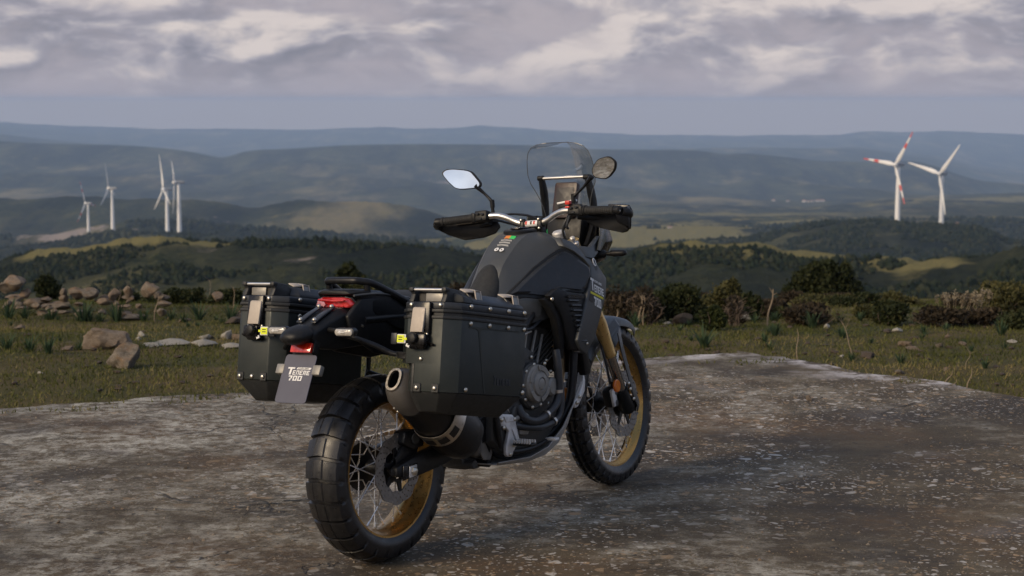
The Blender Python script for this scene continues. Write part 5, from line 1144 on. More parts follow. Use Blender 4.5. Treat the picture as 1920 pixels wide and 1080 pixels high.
for s in (-1, 1):
    # recessed gap line round the side cover, then the cover itself
    def sp(pts, y0=.2265):
        return [(x, s * y, zz) for x, y, zz in pts]
    CV = [(.716, .095, .891), (.785, .113, .938), (.855, .130, .983), (.92, .152, 1.018), (.968, .167, 1.040), (.982, .173, 1.043), (1.0, .186, 1.040), (1.049, .205, 1.0085), (1.093, .216, .976), (1.100, .219, .962), (1.097, .222, .939), (1.055, .228, .885), (1.040, .226, .880), (.931, .198, .899), (.905, .190, .894), (.852, .172, .872), (.784, .135, .886)]
    cx_, cz_ = .93, .955
    gap_ = sp([(cx_ + (x - cx_) * 1.045, y + .004, cz_ + (zz - cz_) * 1.10) for x, y, zz in CV])
    cov_ = sp([(cx_ + (x - cx_) * .965, y + .012, cz_ + (zz - cz_) * .93) for x, y, zz in CV])
    g = G(); prism(g, gap_, (0, -s * .03, 0)); part('side_cover_gap', g, 'black')
    A_ = np.array([[1, x, zz] for x, y, zz in cov_]); co_ = np.linalg.lstsq(A_, np.array([y for x, y, zz in cov_]), rcond=None)[0]
    flat_ = [(x, .55 * (co_[0] + co_[1] * x + co_[2] * zz) + .45 * y + s * .003, zz) for x, y, zz in cov_]; inn_ = [(cx_ + (x - cx_) * .93, co_[0] + co_[1] * (cx_ + (x - cx_) * .93) + co_[2] * (cz_ + (zz - cz_) * .88) + s * .006, cz_ + (zz - cz_) * .88) for x, y, zz in cov_]
    g = G(); n_ = len(cov_); loft(g, [[(x, y - s * .03, zz) for x, y, zz in flat_], flat_, inn_], caps=False); g.add(inn_, [tuple(range(n_))]); part('side_cover', g, 'panel', smooth=20)
    g = G(); prism(g, sp([(.69, .088, .862), (.78, .138, .876), (.85, .176, .862), (.83, .172, .80), (.72, .11, .78)]), (0, -s * .02, 0)); part('knee_panel', g, 'paint', bevel=.003)
    # shroud: strips from the inner (cover side) edge to the outer (front) edge
    SI = [(.998, .185, 1.059), (1.039, .204, 1.037), (1.080, .224, 1.002), (1.106, .236, .971), (1.090, .246, .93), (1.044, .252, .849), (1.003, .254, .769), (.968, .250, .690), (.991, .246, .654)]
    SOu = [(1.024, .150, 1.093), (1.072, .170, 1.075), (1.130, .205, 1.022), (1.167, .225, .983), (1.222, .238, .915), (1.205, .242, .845), (1.152, .245, .762), (1.104, .244, .684), (1.045, .240, .626)]
    g = G(); loft(g, [[(a_[0], s * a_[1], a_[2]), (b__[0], s * b__[1], b__[2]), (b__[0] - .012, s * (b__[1] - .045), b__[2] + .004), (a_[0], s * (a_[1] - .03), a_[2])] for a_, b__ in zip(SI, SOu)]); so_ = part('shroud', g, 'paint', bevel=.006, seg=3, smooth=28)
    # louvred intake
    lv = empty('intake', bike)
    g = G(); prism(g, sp([(.815, .226, .880), (.865, .232, .905), (.94, .240, .885), (1.05, .244, .868), (1.060, .242, .80), (1.02, .238, .69), (1.00, .236, .645), (.955, .230, .655), (.925, .228, .72), (.895, .230, .79), (.86, .230, .835)]), (0, -s * .03, 0)); part('intake_panel', g, 'blackp', lv, bevel=.008)
    for k in range(9):
        zc_ = .848 - .0205 * k; x0_ = .925 + .006 * k - (.012 if k in (0,) else 0); g = G(); box(g, (x0_ + .045, s * .2425, zc_), (.072 - .003 * k, .012, .009), (R(25) * s, R(6), 0)); part('slat', g, 'panel', lv, bevel=.002, seg=1)
    g = G(); prism(g, sp([(.91, .2405, .868), (.93, .2415, .874), (1.03, .2435, .862), (1.035, .2435, .85), (.93, .2415, .862)]), (0, s * .003, 0)); part('intake_lip', g, 'gloss', lv)
    o = obj('bolt', BOLTS, None, so_); o.matrix_local = orient((1.035, s * .249, .672), (0, s, 0))
# seat with its nose up on the tank
sg = G(); ss = []
for x, w_, zt, zb2 in ((-.06, .085, .940, .90), (.05, .125, .952, .88), (.20, .140, .955, .865), (.30, .135, .915, .86), (.42, .130, .868, .80), (.55, .105, .862, .78), (.62, .085, .888, .79), (.67, .076, .928, .80), (.70, .072, .962, .82), (.722, .068, .990, .84), (.738, .056, 1.003, .88), (.748, .035, 1.006, .95)):
    ss.append([(x, w_ * math.cos(a_), (zb2 + (zt - zb2) * max(0, math.sin(a_)) ** .55) if math.sin(a_) >= 0 else zb2) for a_ in [math.pi * k / 16 for k in range(17)]])
part('seat', loft(sg, ss), 'seat', smooth=50)
# sticker on the tank spine
def on_tank(x, y, h_=.0014): return Vector((x, y, tank_z(x, y) + h_))
def patch(name, x0, x1, y0, y1, mat, parent, h_=.0014):
    g = G(); n = 5; V = [on_tank(x0 + (x1 - x0) * i / n, y0 + (y1 - y0) * j / 2, h_) for i in range(n + 1) for j in range(3)]
    g.add(V, [(i * 3 + j, (i + 1) * 3 + j, (i + 1) * 3 + j + 1, i * 3 + j + 1) for i in range(n) for j in range(2)]); return part(name, g, mat, parent)
stk = empty('warning_sticker', bike)
patch('print_block', .868, .893, -.036, -.012, 'green', stk); patch('print_block', .868, .893, -.012, .012, 'orange', stk)
for k in range(4): patch('text_line', .862 - .011 * k, .867 - .011 * k, -.034, .018, 'greyp', stk)
for y in (-.018, .006):
    g = G(); c_ = on_tank(.806, y, .0016); lathe(g, [(.010, 0), (.010, .0006)], org=c_, axis=(-.6, 0, .8), n=16); part('round_symbol', g, 'white', stk); g = G(); lathe(g, [(.0035, .0007), (.0035, .0012)], org=c_, axis=(-.6, 0, .8), n=10); part('round_dot', g, 'black', stk)
# ---------------------------------------------------------------- lettering
GL = {'T': [(0, .8, 1, 1), (.36, 0, .64, .8)], 'E': [(0, 0, .28, 1), (.28, .80, 1, 1), (.28, .41, .85, .59), (.28, 0, 1, .2)], 'N': [(0, 0, .28, 1), (.72, 0, 1, 1), (.28, .78, .72, 1)], 'R': [(0, 0, .28, 1), (.28, .8, 1, 1), (.72, .5, 1, .8), (.28, .38, .9, .55), (.66, 0, .96, .38)],
      '7': [(0, .78, 1, 1), (.58, .42, .92, .78), (.34, 0, .68, .42)], '0': [(0, 0, .3, 1), (.7, 0, 1, 1), (.3, .8, .7, 1), (.3, 0, .7, .2)], 'X': [(0, .7, .3, 1), (.7, .7, 1, 1), (.3, .35, .7, .7), (0, 0, .3, .35), (.7, 0, 1, .35)], 'P': [(0, 0, .28, 1), (.28, .8, 1, 1), (.72, .5, 1, .8), (.28, .38, 1, .55)], 'L': [(0, 0, .28, 1), (.28, 0, 1, .2)], 'O': [(0, 0, .3, 1), (.7, 0, 1, 1), (.3, .8, .7, 1), (.3, 0, .7, .2)],
      'A': [(0, 0, .28, .85), (.72, 0, 1, .85), (.1, .8, .9, 1), (.28, .4, .72, .58)], 'U': [(0, 0, .28, 1), (.72, 0, 1, 1), (.28, 0, .72, .2)], 'Y': [(0, .55, .3, 1), (.7, .55, 1, 1), (.2, .4, .8, .6), (.36, 0, .64, .45)]}
def text(s, P, u0, v0, cw, ch, gap=.22, slant=0.0, h_=.0008, g=None, tall_first=1.0):
    """letters as thin raised blocks; P(u, v, h) maps the flat print to the surface"""
    g = g or G(); u_ = u0
    for i, c_ in enumerate(s):
        k = tall_first if i == 0 else 1.0
        for x0, y0, x1, y1 in GL.get(c_, []):
            q = [(x0, y0), (x1, y0), (x1, y1), (x0, y1)]; q = [(u_ + a_ * cw * (1.25 if k > 1 else 1) + slant * (v0 + (b__ * k - (k - 1)) * ch), v0 + (b__ * k - (k - 1) * .0) * ch if k == 1 else v0 + b__ * ch * k) for a_, b__ in q]
            loft(g, [[P(a_, b__, 0) for a_, b__ in q], [P(a_, b__, h_) for a_, b__ in q]])
        u_ += cw * (1.25 if k > 1 else 1) + cw * gap
    return g
def logo(P, parent):
    """block emblem: large T, ENERE, 700 below, small word above"""
    part('model_lettering', text('T', P, -.050, 0, .030, .026, slant=.1), 'white', parent); part('model_lettering', text('ENERE', P, -.024, 0, .0122, .0155, gap=.26, slant=.1), 'white', parent)
    part('model_number', text('700', P, -.036, -.021, .0175, .0175, gap=.2, slant=.1), 'white', parent)
    g = G(); q = [(-.010, .0195), (.050, .0195), (.054, .0265), (-.006, .0265)]; loft(g, [[P(a_, b__, 0) for a_, b__ in q], [P(a_, b__, .0006) for a_, b__ in q]]); part('print_bar', g, 'white', parent)
    part('small_lettering', text('EXPLORE', lambda a_, b__, h_: P(a_, b__, h_ + .0007), -.002, .0208, .0048, .0042, gap=.4, h_=.0005), 'black', parent)
# shroud graphics, right side: u runs to the front and dips, v up
gfx = empty('shroud_graphic', bike)
TRI = []
for i in range(len(SI) - 1):
    for T3 in ((SI[i], SOu[i], SOu[i + 1]), (SI[i], SOu[i + 1], SI[i + 1])): TRI.append(T3)
def shroud_y(x, zz):
    best = None
    for A, B_, C_ in TRI:
        d_ = (B_[2] - C_[2]) * (A[0] - C_[0]) + (C_[0] - B_[0]) * (A[2] - C_[2])
        l1 = ((B_[2] - C_[2]) * (x - C_[0]) + (C_[0] - B_[0]) * (zz - C_[2])) / d_; l2 = ((C_[2] - A[2]) * (x - C_[0]) + (A[0] - C_[0]) * (zz - C_[2])) / d_; l3 = 1 - l1 - l2
        q = min(l1, l2, l3)
        if best is None or q > best[0]: best = (q, l1 * A[1] + l2 * B_[1] + l3 * C_[1])
    return best[1]
def PS(u_, v_, h_):
    x = 1.080 + u_; zz = .877 + v_ - .36 * u_; return Vector((x, -shroud_y(x, zz) - h_ - .0008, zz))
part('model_lettering', text('T', PS, .003, .006, .026, .048), 'white', gfx); part('model_lettering', text('ENERE', PS, .030, .004, .0125, .030, gap=.22), 'white', gfx)
g = G(); q = [(-.004, -.002), (.098, .000), (.098, -.009), (-.004, -.011)]; loft(g, [[PS(a_, b__, 0) for a_, b__ in q], [PS(a_, b__, .0008) for a_, b__ in q]]); part('yellow_stripe', g, 'line', gfx)
g = G(); q = [(-.010, -.014), (.026, -.014), (.012, -.044), (-.020, -.044)]; loft(g, [[PS(a_, b__, 0) for a_, b__ in q], [PS(a_, b__, .0006) for a_, b__ in q]]); part('black_wedge', g, 'black', gfx)
part('model_number', text('700', PS, .020, -.052, .017, .036, gap=.2), 'white', gfx)
part('small_lettering', text('EXPLORE', PS, .034, .044, .0062, .009, gap=.35), 'white', gfx)
em = empty('tank_emblem', bike)
def disc_part(name, c_, nrm, a_, b_, mat, parent, h_=.002, n=24, upv=(0, 0, 1)):
    nv = Vector(nrm).normalized(); u_ = Vector(upv); u_ = (u_ - nv * u_.dot(nv)).normalized(); r_ = u_.cross(nv); g = G()
    prism(g, [Vector(c_) + r_ * a_ * math.cos(2 * math.pi * k / n) + u_ * b_ * math.sin(2 * math.pi * k / n) for k in range(n)], nv * h_); return part(name, g, mat, parent)
eN = (.12, -1, .32); eC = Vector((1.148, -shroud_y(1.148, .985) + .001, .985)); eD = Vector(eN).normalized()
disc_part('emblem_base', eC + Vector((0, -.002, -.008)), eN, .016, .028, 'black', em); disc_part('emblem_ring', eC + eD * .002, eN, .0125, .017, 'white', em); disc_part('emblem_centre', eC + eD * .004, eN, .005, .012, 'black', em, .001)
disc_part('emblem_accent', eC + Vector((-.004, -.005, -.028)), eN, .006, .005, 'line', em)
# ---------------------------------------------------------------- tail
tl = empty('tail_unit', bike)
secs = []
for x, w_, zt, zb2 in ((-.196, .070, .984, .974), (-.175, .088, .987, .968), (-.13, .098, .986, .93), (-.10, .105, .982, .90), (.0, .118, .965, .84), (.12, .128, .935, .80), (.24, .132, .905, .78)):
    secs.append([(x, -w_, zt - (.018 if x > -.12 else .008)), (x, -w_ * .72, zt), (x, w_ * .72, zt), (x, w_, zt - (.018 if x > -.12 else .008)), (x, w_ * .98, zb2), (x, w_ * .6, zb2 - (.02 if x > -.12 else .002)), (x, -w_ * .6, zb2 - (.02 if x > -.12 else .002)), (x, -w_ * .98, zb2)])
part('tail_cowl', loft(G(), secs), 'blackp', tl, bevel=.006)
g = G(); tube(g, [(-.19, -.085, .968), (-.10, -.108, .967), (.02, -.122, .948), (.14, -.132, .917)], .006, 8, sm=4, flat=.7); part('cowl_edge', g, 'paint', tl)
g = G(); prism(g, [(-.165, -.098, .955), (.0, -.118, .95), (.26, -.132, .90), (.30, -.12, .72), (.10, -.11, .715), (-.10, -.098, .76), (-.215, -.088, .835), (-.225, -.084, .90)], (0, .02, 0)); part('side_fill', g, 'blackp', tl, bevel=.006)
g = G(); prism(g, [(-.165, .098, .955), (.0, .118, .95), (.26, .132, .90), (.30, .12, .72), (.10, .11, .715), (-.10, .098, .76), (-.215, .088, .835), (-.225, .084, .90)], (0, -.02, 0)); part('side_fill', g, 'blackp', tl, bevel=.006)
g = G(); loft(g, [[(-.20, -.07, .90), (-.20, .07, .90), (-.20, .07, .87), (-.20, -.07, .87)], [(.05, -.10, .80), (.05, .10, .80), (.05, .10, .77), (.05, -.10, .77)], [(.30, -.10, .76), (.30, .10, .76), (.30, .10, .73), (.30, -.10, .73)]]); part('undertray', g, 'blackp', tl)
li = empty('tail_light', bike)
hexa = lambda x, k, dz=0: [(x + .03 * (abs(y) / .09) ** 2, y * k, .9425 + (zz - .9425) * k + dz) for y, zz in ((.090, .930), (.076, .955), (.052, .962), (-.040, .962), (-.062, .957), (-.078, .935), (-.062, .925), (.042, .923))]
g = G(); loft(g, [hexa(-.150, 1.12), hexa(-.192, 1.12), hexa(-.194, 1.02)]); part('bezel', g, 'gloss', li, bevel=.002)
g = G(); loft(g, [hexa(-.15, 1.0), hexa(-.204, 1.0), hexa(-.214, .86)]); part('red_lens', g, 'redlens', li, bevel=.003)
g = G(); prism(g, [(x - .0235, y, zz) for x, y, zz in ((-.172, .080, .932), (-.180, .066, .950), (-.192, .028, .948), (-.196, .018, .938), (-.190, .036, .928))], (-.0015, 0, 0)); part('glow_patch', g, 'redpale', li, bevel=.002)  # glow painted as a paler red patch; the lens emits nothing
g = G(); tube(g, [(-.2075, .06, .954), (-.2095, .0, .951), (-.2075, -.055, .953)], .0032, 6); part('lens_rib', g, 'redlens', li)
g = G(); tube(g, [(-.2075, .03, .931), (-.2095, -.01, .934), (-.2075, -.05, .932)], .0028, 6); part('lens_rib', g, 'redlens', li)
# plate carrier / rear mudguard
fd = empty('rear_mudguard', bike)
secs = []
for x, w_, zt, zb2 in ((-.15, .080, .925, .79), (-.23, .070, .928, .79), (-.30, .062, .905, .79), (-.35, .057, .885, .80), (-.385, .054, .868, .808)):
    secs.append([(x, -w_, zt - .022), (x, -w_ * .6, zt), (x, w_ * .6, zt), (x, w_, zt - .022), (x + .02, w_ * .95, zb2), (x + .02, -w_ * .95, zb2)])
part('carrier', loft(G(), secs), 'blackp', fd, bevel=.006)
for y in (-.030, .026):
    g = G(); loft(g, [[(-.236, y - .011, .930), (-.236, y + .011, .930), (-.236, y + .011, .937), (-.236, y - .011, .937)], [(-.30, y * 1.05 - .013, .908), (-.30, y * 1.05 + .013, .908), (-.30, y * 1.05 + .013, .916), (-.30, y * 1.05 - .013, .916)], [(-.352, y * 1.1 - .013, .888), (-.352, y * 1.1 + .013, .888), (-.35, y * 1.1 + .013, .895), (-.35, y * 1.1 - .013, .895)]]); part('raised_rib', g, 'panel', fd, bevel=.003)
    for p in ((-.245, y, .935), (-.342, y * 1.1, .899)): o = obj('bolt', BOLT, None, fd); o.matrix_local = orient(p, (-.35, 0, 1))
g = G(); secs = []
for k, (x, a_, c_) in enumerate(((-.375, .055, .034), (-.395, .057, .033), (-.42, .052, .029), (-.440, .040, .021), (-.452, .018, .010))):
    secs.append([(x, a_ * math.cos(2 * math.pi * q / 20), .853 - .10 * (-.375 - x) + c_ * math.sin(2 * math.pi * q / 20)) for q in range(20)])
part('lamp_cover', loft(g, secs), 'blackp', fd, smooth=50)
g = G(); prism(g, [(-.375, -.05, .83), (-.375, .05, .83), (-.395, .045, .775), (-.36, .05, .60), (-.33, .05, .60), (-.33, -.05, .60), (-.36, -.05, .60), (-.395, -.045, .775)][:4] + [(-.375, -.05, .83)][:0], (.03, 0, 0)) if False else box(g, (-.355, 0, .80), (.03, .09, .12), (0, R(20), 0)); part('plate_stem', g, 'blackp', fd, bevel=.006)
g = G(); box(g, (-.385, -.008, .808), (.012, .088, .034), (0, R(22), 0)); part('red_reflector', g, 'reflector', fd, bevel=.002)
g = G(); box(g, (-.362, -.008, .808), (.03, .096, .046), (0, R(22), 0)); part('reflector_holder', g, 'blackp', fd, bevel=.004)
pl = empty('number_plate', bike)
pn = Vector((-.153, 0, .075)).normalized(); pu = Vector((0, -1, 0)); pc_ = Vector((-.412, 0, .705)); pv_ = Vector((.075, 0, .153)).normalized()
def PP(a_, b__, h_): return pc_ + pu * a_ + pv_ * b__ + Vector((-.898, 0, .440)) * (h_ + .003)
g = G(); rr_ = .012; hw, hh_ = .0685, .086; o2 = []
for cx_, cz_, a0 in ((hw - rr_, hh_ - rr_, 0), (-hw + rr_, hh_ - rr_, 90), (-hw + rr_, -hh_ + rr_, 180), (hw - rr_, -hh_ + rr_, 270)):
    for k in range(5): o2.append((cx_ + rr_ * math.cos(R(a0 + 22.5 * k)), cz_ + rr_ * math.sin(R(a0 + 22.5 * k))))
loft(g, [[PP(a_, b__, -.003) for a_, b__ in o2], [PP(a_, b__, 0) for a_, b__ in o2]]); part('plate', g, 'plate', pl, bevel=.0008, seg=1)
logo(lambda a_, b__, h_: PP(a_ + .004, b__ + .014, h_ + .0003), pl)
for s in (-1, 1): g = G(); box(g, pc_ + Vector((.02, s * .080, .028)), (.022, .035, .035), (0, R(26), 0)); part('plate_tab', g, 'cover', pl, bevel=.004)
# indicators
for s in (-1, 1):
    ind = empty('rear_indicator', bike); c_ = Vector((-.325, s * .148 - .004, .858)); g = G(); tube(g, [(-.30, s * .05, .862), (-.315, s * .11, .860)], .009, 10); part('stalk', g, 'blackp', ind)
    pill = lambda x, a_, b_: [(x, c_.y + math.copysign(max(0, a_ - b_), math.cos(t_)) + b_ * math.cos(t_), c_.z + b_ * math.sin(t_)) for t_ in [2 * math.pi * k / 24 + .001 for k in range(24)]]
    g = G(); loft(g, [pill(-.295, .030, .007), pill(-.312, .042, .0145), pill(-.332, .042, .0145), pill(-.334, .039, .0120)]); part('housing', g, 'panel', ind, smooth=40)
    g = G(); loft(g, [pill(-.330, .038, .0115), pill(-.337, .037, .0110), pill(-.341, .030, .0070)]); part('lens', g, 'clear', ind)
    g = G(); box(g, (-.3425, c_.y + .004, c_.z), (.003, .030, .003)); part('led_bar', g, 'alu', ind); g = G(); lathe(g, [(.006, 0), (.004, -.004)], org=(-.339, c_.y + .013, c_.z), axis=(1, 0, 0), n=12); part('bulb', g, 'white', ind)
g = G(); tube(g, [(-.16, -.065, .872), (-.165, -.10, .86)], .004, 6); part('sensor', g, 'zinc')
# grab rail
g = G(); tube(g, [(.06, .125, .915), (-.03, .108, .965), (-.10, .092, 1.000), (-.135, .075, 1.012), (-.148, .045, 1.016), (-.148, -.045, 1.016), (-.135, -.072, 1.013), (-.10, -.098, 1.002), (-.02, -.118, .962), (.06, -.132, .920), (.10, -.132, .905)], .0125, 12, sm=6); part('grab_rail', g, 'satin')
for s in (-1, 1): g = G(); tube(g, [(-.118, s * .085, 1.006), (-.112, s * .085, .96)], .011, 10); part('rail_post', g, 'satin')
g = G(); tube(g, [(.05, -.13, .925), (.10, -.135, .900), (.16, -.14, .895)], .004, 6); part('rail_bolt', g, 'steel')
# pannier rack
rk_ = empty('luggage_rack', bike)
for s in (-1, 1):
    g = G(); tube(g, [(-.245, s * .075, .838), (-.25, s * .12, .832), (-.225, s * .19, .805), (-.20, s * .235, .778), (-.19, s * .26, .770)], .0095, 10, sm=5); part('strut', g, 'satin', rk_)
    c_ = Vector((-.195, s * .283, .768)); g = G(); pts_ = [(c_.x, c_.y + s * .028 * (1 if math.cos(t_) > 0 else -1) + .013 * math.cos(t_), c_.z + .013 * math.sin(t_)) for t_ in [2 * math.pi * k / 20 + .01 for k in range(20)]]
    prism(g, sorted(pts_, key=lambda p: math.atan2(p[2] - c_.z, p[1] - c_.y)), (.012, 0, 0)); part('lug', g, 'satin', rk_, bevel=.003)
    for dy in (-.022, .022): g = G(); lathe(g, [(.007, 0), (.007, -.0015)], org=(-.1955, c_.y + dy, c_.z), axis=(1, 0, 0), n=12); part('lug_hole', g, 'black', rk_)
    g = G(); tube(g, [(-.12, s * .262, .74), (-.10, s * .262, .86), (-.03, s * .262, .90), (.20, s * .25, .86), (.28, s * .25, .80), (.27, s * .25, .62), (.15, s * .25, .60), (-.06, s * .255, .66), (-.12, s * .262, .74)], .009, 10, sm=5); part('hoop', g, 'satin', rk_)
    g = G(); tube(g, [(.20, s * .25, .86), (.16, s * .13, .88)], .008, 8); part('stay', g, 'satin', rk_); g = G(); tube(g, [(.27, s * .25, .64), (.42, s * .14, .56)], .008, 8); part('stay', g, 'satin', rk_)
# rear inner mudguard over the tyre

# ---------------------------------------------------------------- front fork, mudguard (steered)
fk = empty('front_fork', bike)
fa = Vector((-math.sin(RAKE), 0, math.cos(RAKE)))
for s in (-1, 1):
    y = s * .105; b0 = Vector((1.530, y, .385)); g = G()
    P_ = lambda q: (Vector((1.437, y, .568)) + fa * q)
    tube(g, [P_(0), P_(.012), P_(.016), P_(.03), P_(.034), P_(.048), P_(.052), P_(.16), P_(.20), P_(.36), P_(.56)], [.0265, .0285, .0270, .0285, .0270, .0285, .0275, .0300, .0255, .0250, .0250], 24); part('upper_tube', g, 'fork', fk, steer=True, smooth=35)
    g = G(); tube(g, [P_(.01), b0], .0225, 18); part('slider_tube', g, 'chrome', fk, steer=True)
    g = G(); tube(g, [b0 + fa * .035, b0, (1.562, y, .335), (1.572, y, .315)], [.028, .031, .033, .026], 16); part('axle_lug', g, 'satin', fk, steer=True)
    g = G(); lathe(g, [(.020, 0), (.020, s * .02), (.012, s * .024)], org=(1.592, y, .345), n=16); box(g, (1.585, y, .345), (.06, .045, .055), (0, R(20), 0)); part('axle_clamp', g, 'satin', fk, steer=True, bevel=.004)
    g = G(); loft(g, [[(x - .006, y + s * .040, zz), (x + .050, y + s * .022, zz + .02), (x + .052, y + s * .014, zz + .02), (x - .004, y + s * .034, zz)] for x, zz in ((1.452, .660), (1.475, .58), (1.515, .48), (1.552, .395), (1.590, .330), (1.588, .310))]); part('fork_guard', g, 'panel', fk, steer=True, bevel=.003)
    for zz, xx in ((.44, 1.508), (.415, 1.520), (.37, 1.545)): o = obj('bolt', BOLT, None, fk); o.matrix_local = SM @ orient((xx + .012, y + s * .034, zz), (0, s, 0))
    cal_ = empty('front_caliper', bike); g = G(); prism(g, xz([(1.425, .415), (1.458, .438), (1.492, .430), (1.502, .385), (1.488, .350), (1.450, .345)], s * .056), (0, s * .040, 0)); part('body', g, 'satin', cal_, steer=True, bevel=.008)
    g = G(); box(g, (1.455, s * .099, .390), (.035, .012, .075), (0, R(-15), 0)); part('pin_bridge', g, 'alu', cal_, steer=True, bevel=.003)
    for zz in (.365, .41): g = G(); lathe(g, [(.016, 0), (.016, s * .010), (.010, s * .012)], org=(1.470, s * .094, zz), n=16); part('piston_cap', g, 'engine', cal_, steer=True)
    g = G(); tube(g, [(1.44, s * .095, .45), (1.40, s * .10, .55), (1.36, s * .085, .70), (1.28, s * .06, .86), (1.2, s * .04, 1.0)], .0055, 8, sm=5); part('brake_hose', g, 'hose', fk, steer=True)
    g = G(); lathe(g, [(.027, 0), (.027, s * .007), (.024, s * .010)], org=(1.425, s * .128, .442), n=28); part('orange_reflector', g, 'amber', fk, steer=True, smooth=30)
    g = G(); box(g, (1.432, s * .118, .445), (.022, .022, .03)); part('reflector_bracket', g, 'satin', fk, steer=True)
for q, nm in ((.30, 'lower_yoke'), (.505, 'upper_yoke')):
    g = G(); c_ = Vector((1.437, 0, .568)) + fa * q; out = []
    for k in range(28): t_ = 2 * math.pi * k / 28; out.append(c_ + Vector((0, 1, 0)) * (.145 * math.cos(t_)) + Vector((math.cos(RAKE), 0, math.sin(RAKE))) * (.05 * math.sin(t_) - .02 * abs(math.cos(t_)) ** 0 - .008))
    prism(g, out, fa * .032); part(nm, g, 'satin', fk, steer=True, bevel=.004)
g = G(); lathe(g, [(.012, -.13), (.012, .13)], org=(1.595, 0, .345), n=14); part('axle', g, 'steel', fk, steer=True)
g = G(); lathe(g, [(.030, .045), (.036, .050), (.036, .085), (.028, .09)], org=(1.595, 0, .345), n=22); part('sensor_ring', g, 'pipe', fk, steer=True)
mg = empty('front_mudguard', bike); secs = []
for a_ in list(range(50, 146, 6)):
    rr0 = .372 + .014 * max(0, (80 - a_) / 30) ** 1.2; wd_ = .066 if a_ > 70 else .066 - .030 * ((70 - a_) / 20) ** 2; ca, sa = math.cos(R(a_)), math.sin(R(a_)); secs.append([(1.595 + (rr0 - dr) * ca, y * wd_, .345 + (rr0 - dr) * sa) for y, dr in ((-1, .040), (-.96, .016), (-.70, .003), (-.3, -.004), (0, -.006), (.3, -.004), (.70, .003), (.96, .016), (1, .040))])
g = G(); loft(g, secs, caps=False, closed=False); part('blade', g, 'paint', mg, steer=True, thick=.004, smooth=50)
for s in (-1, 1):
    g = G(); loft(g, [[(1.440 + dx, s * (.062 + dy), .64 + dz), (1.565 + dx, s * (.062 + dy), .70 + dz * .6), (1.575 + dx, s * (.068 + dy), .69 + dz * .6), (1.445 + dx, s * (.070 + dy), .63 + dz)] for dx, dy, dz in ((.02, 0, .02), (.0, .026, -.02), (.0, .034, -.07))]); part('stay', g, 'paint', mg, steer=True, bevel=.003)
# ---------------------------------------------------------------- handlebar and controls (steered)
hb = empty('handlebar', bike)
half = [(1.048, .035, 1.148), (1.046, .075, 1.160), (1.040, .112, 1.178), (1.034, .149, 1.189), (1.030, .185, 1.1895), (1.020, .25, 1.187), (.996, .40, 1.180)]
g = G(); tube(g, [(x, -y, zz) for x, y, zz in half[::-1]] + [(1.048, 0, 1.147)] + half, .0125, 16, sm=6); part('bar', g, 'bar', hb, steer=True)
g = G(); lathe(g, [(.0132, -.030), (.0132, .030)], org=(1.048, -.002, 1.1472), n=24, caps=False); part('bar_label', g, 'white', hb, steer=True)
for y0, y1, mt_ in ((.018, .027, 'redp'), (-.004, .004, 'black'), (-.018, -.010, 'redp')):
    g = G(); n = 5; V = [(1.048 - .0137 * math.cos(R(a_)), y, 1.1472 + .0137 * math.sin(R(a_))) for y in (y0, y1) for a_ in (-8, 8, 24, 40, 56)]; g.add(V, [(i, i + 1, i + 6, i + 5) for i in range(4)]); part('label_mark', g, mt_, hb, steer=True)
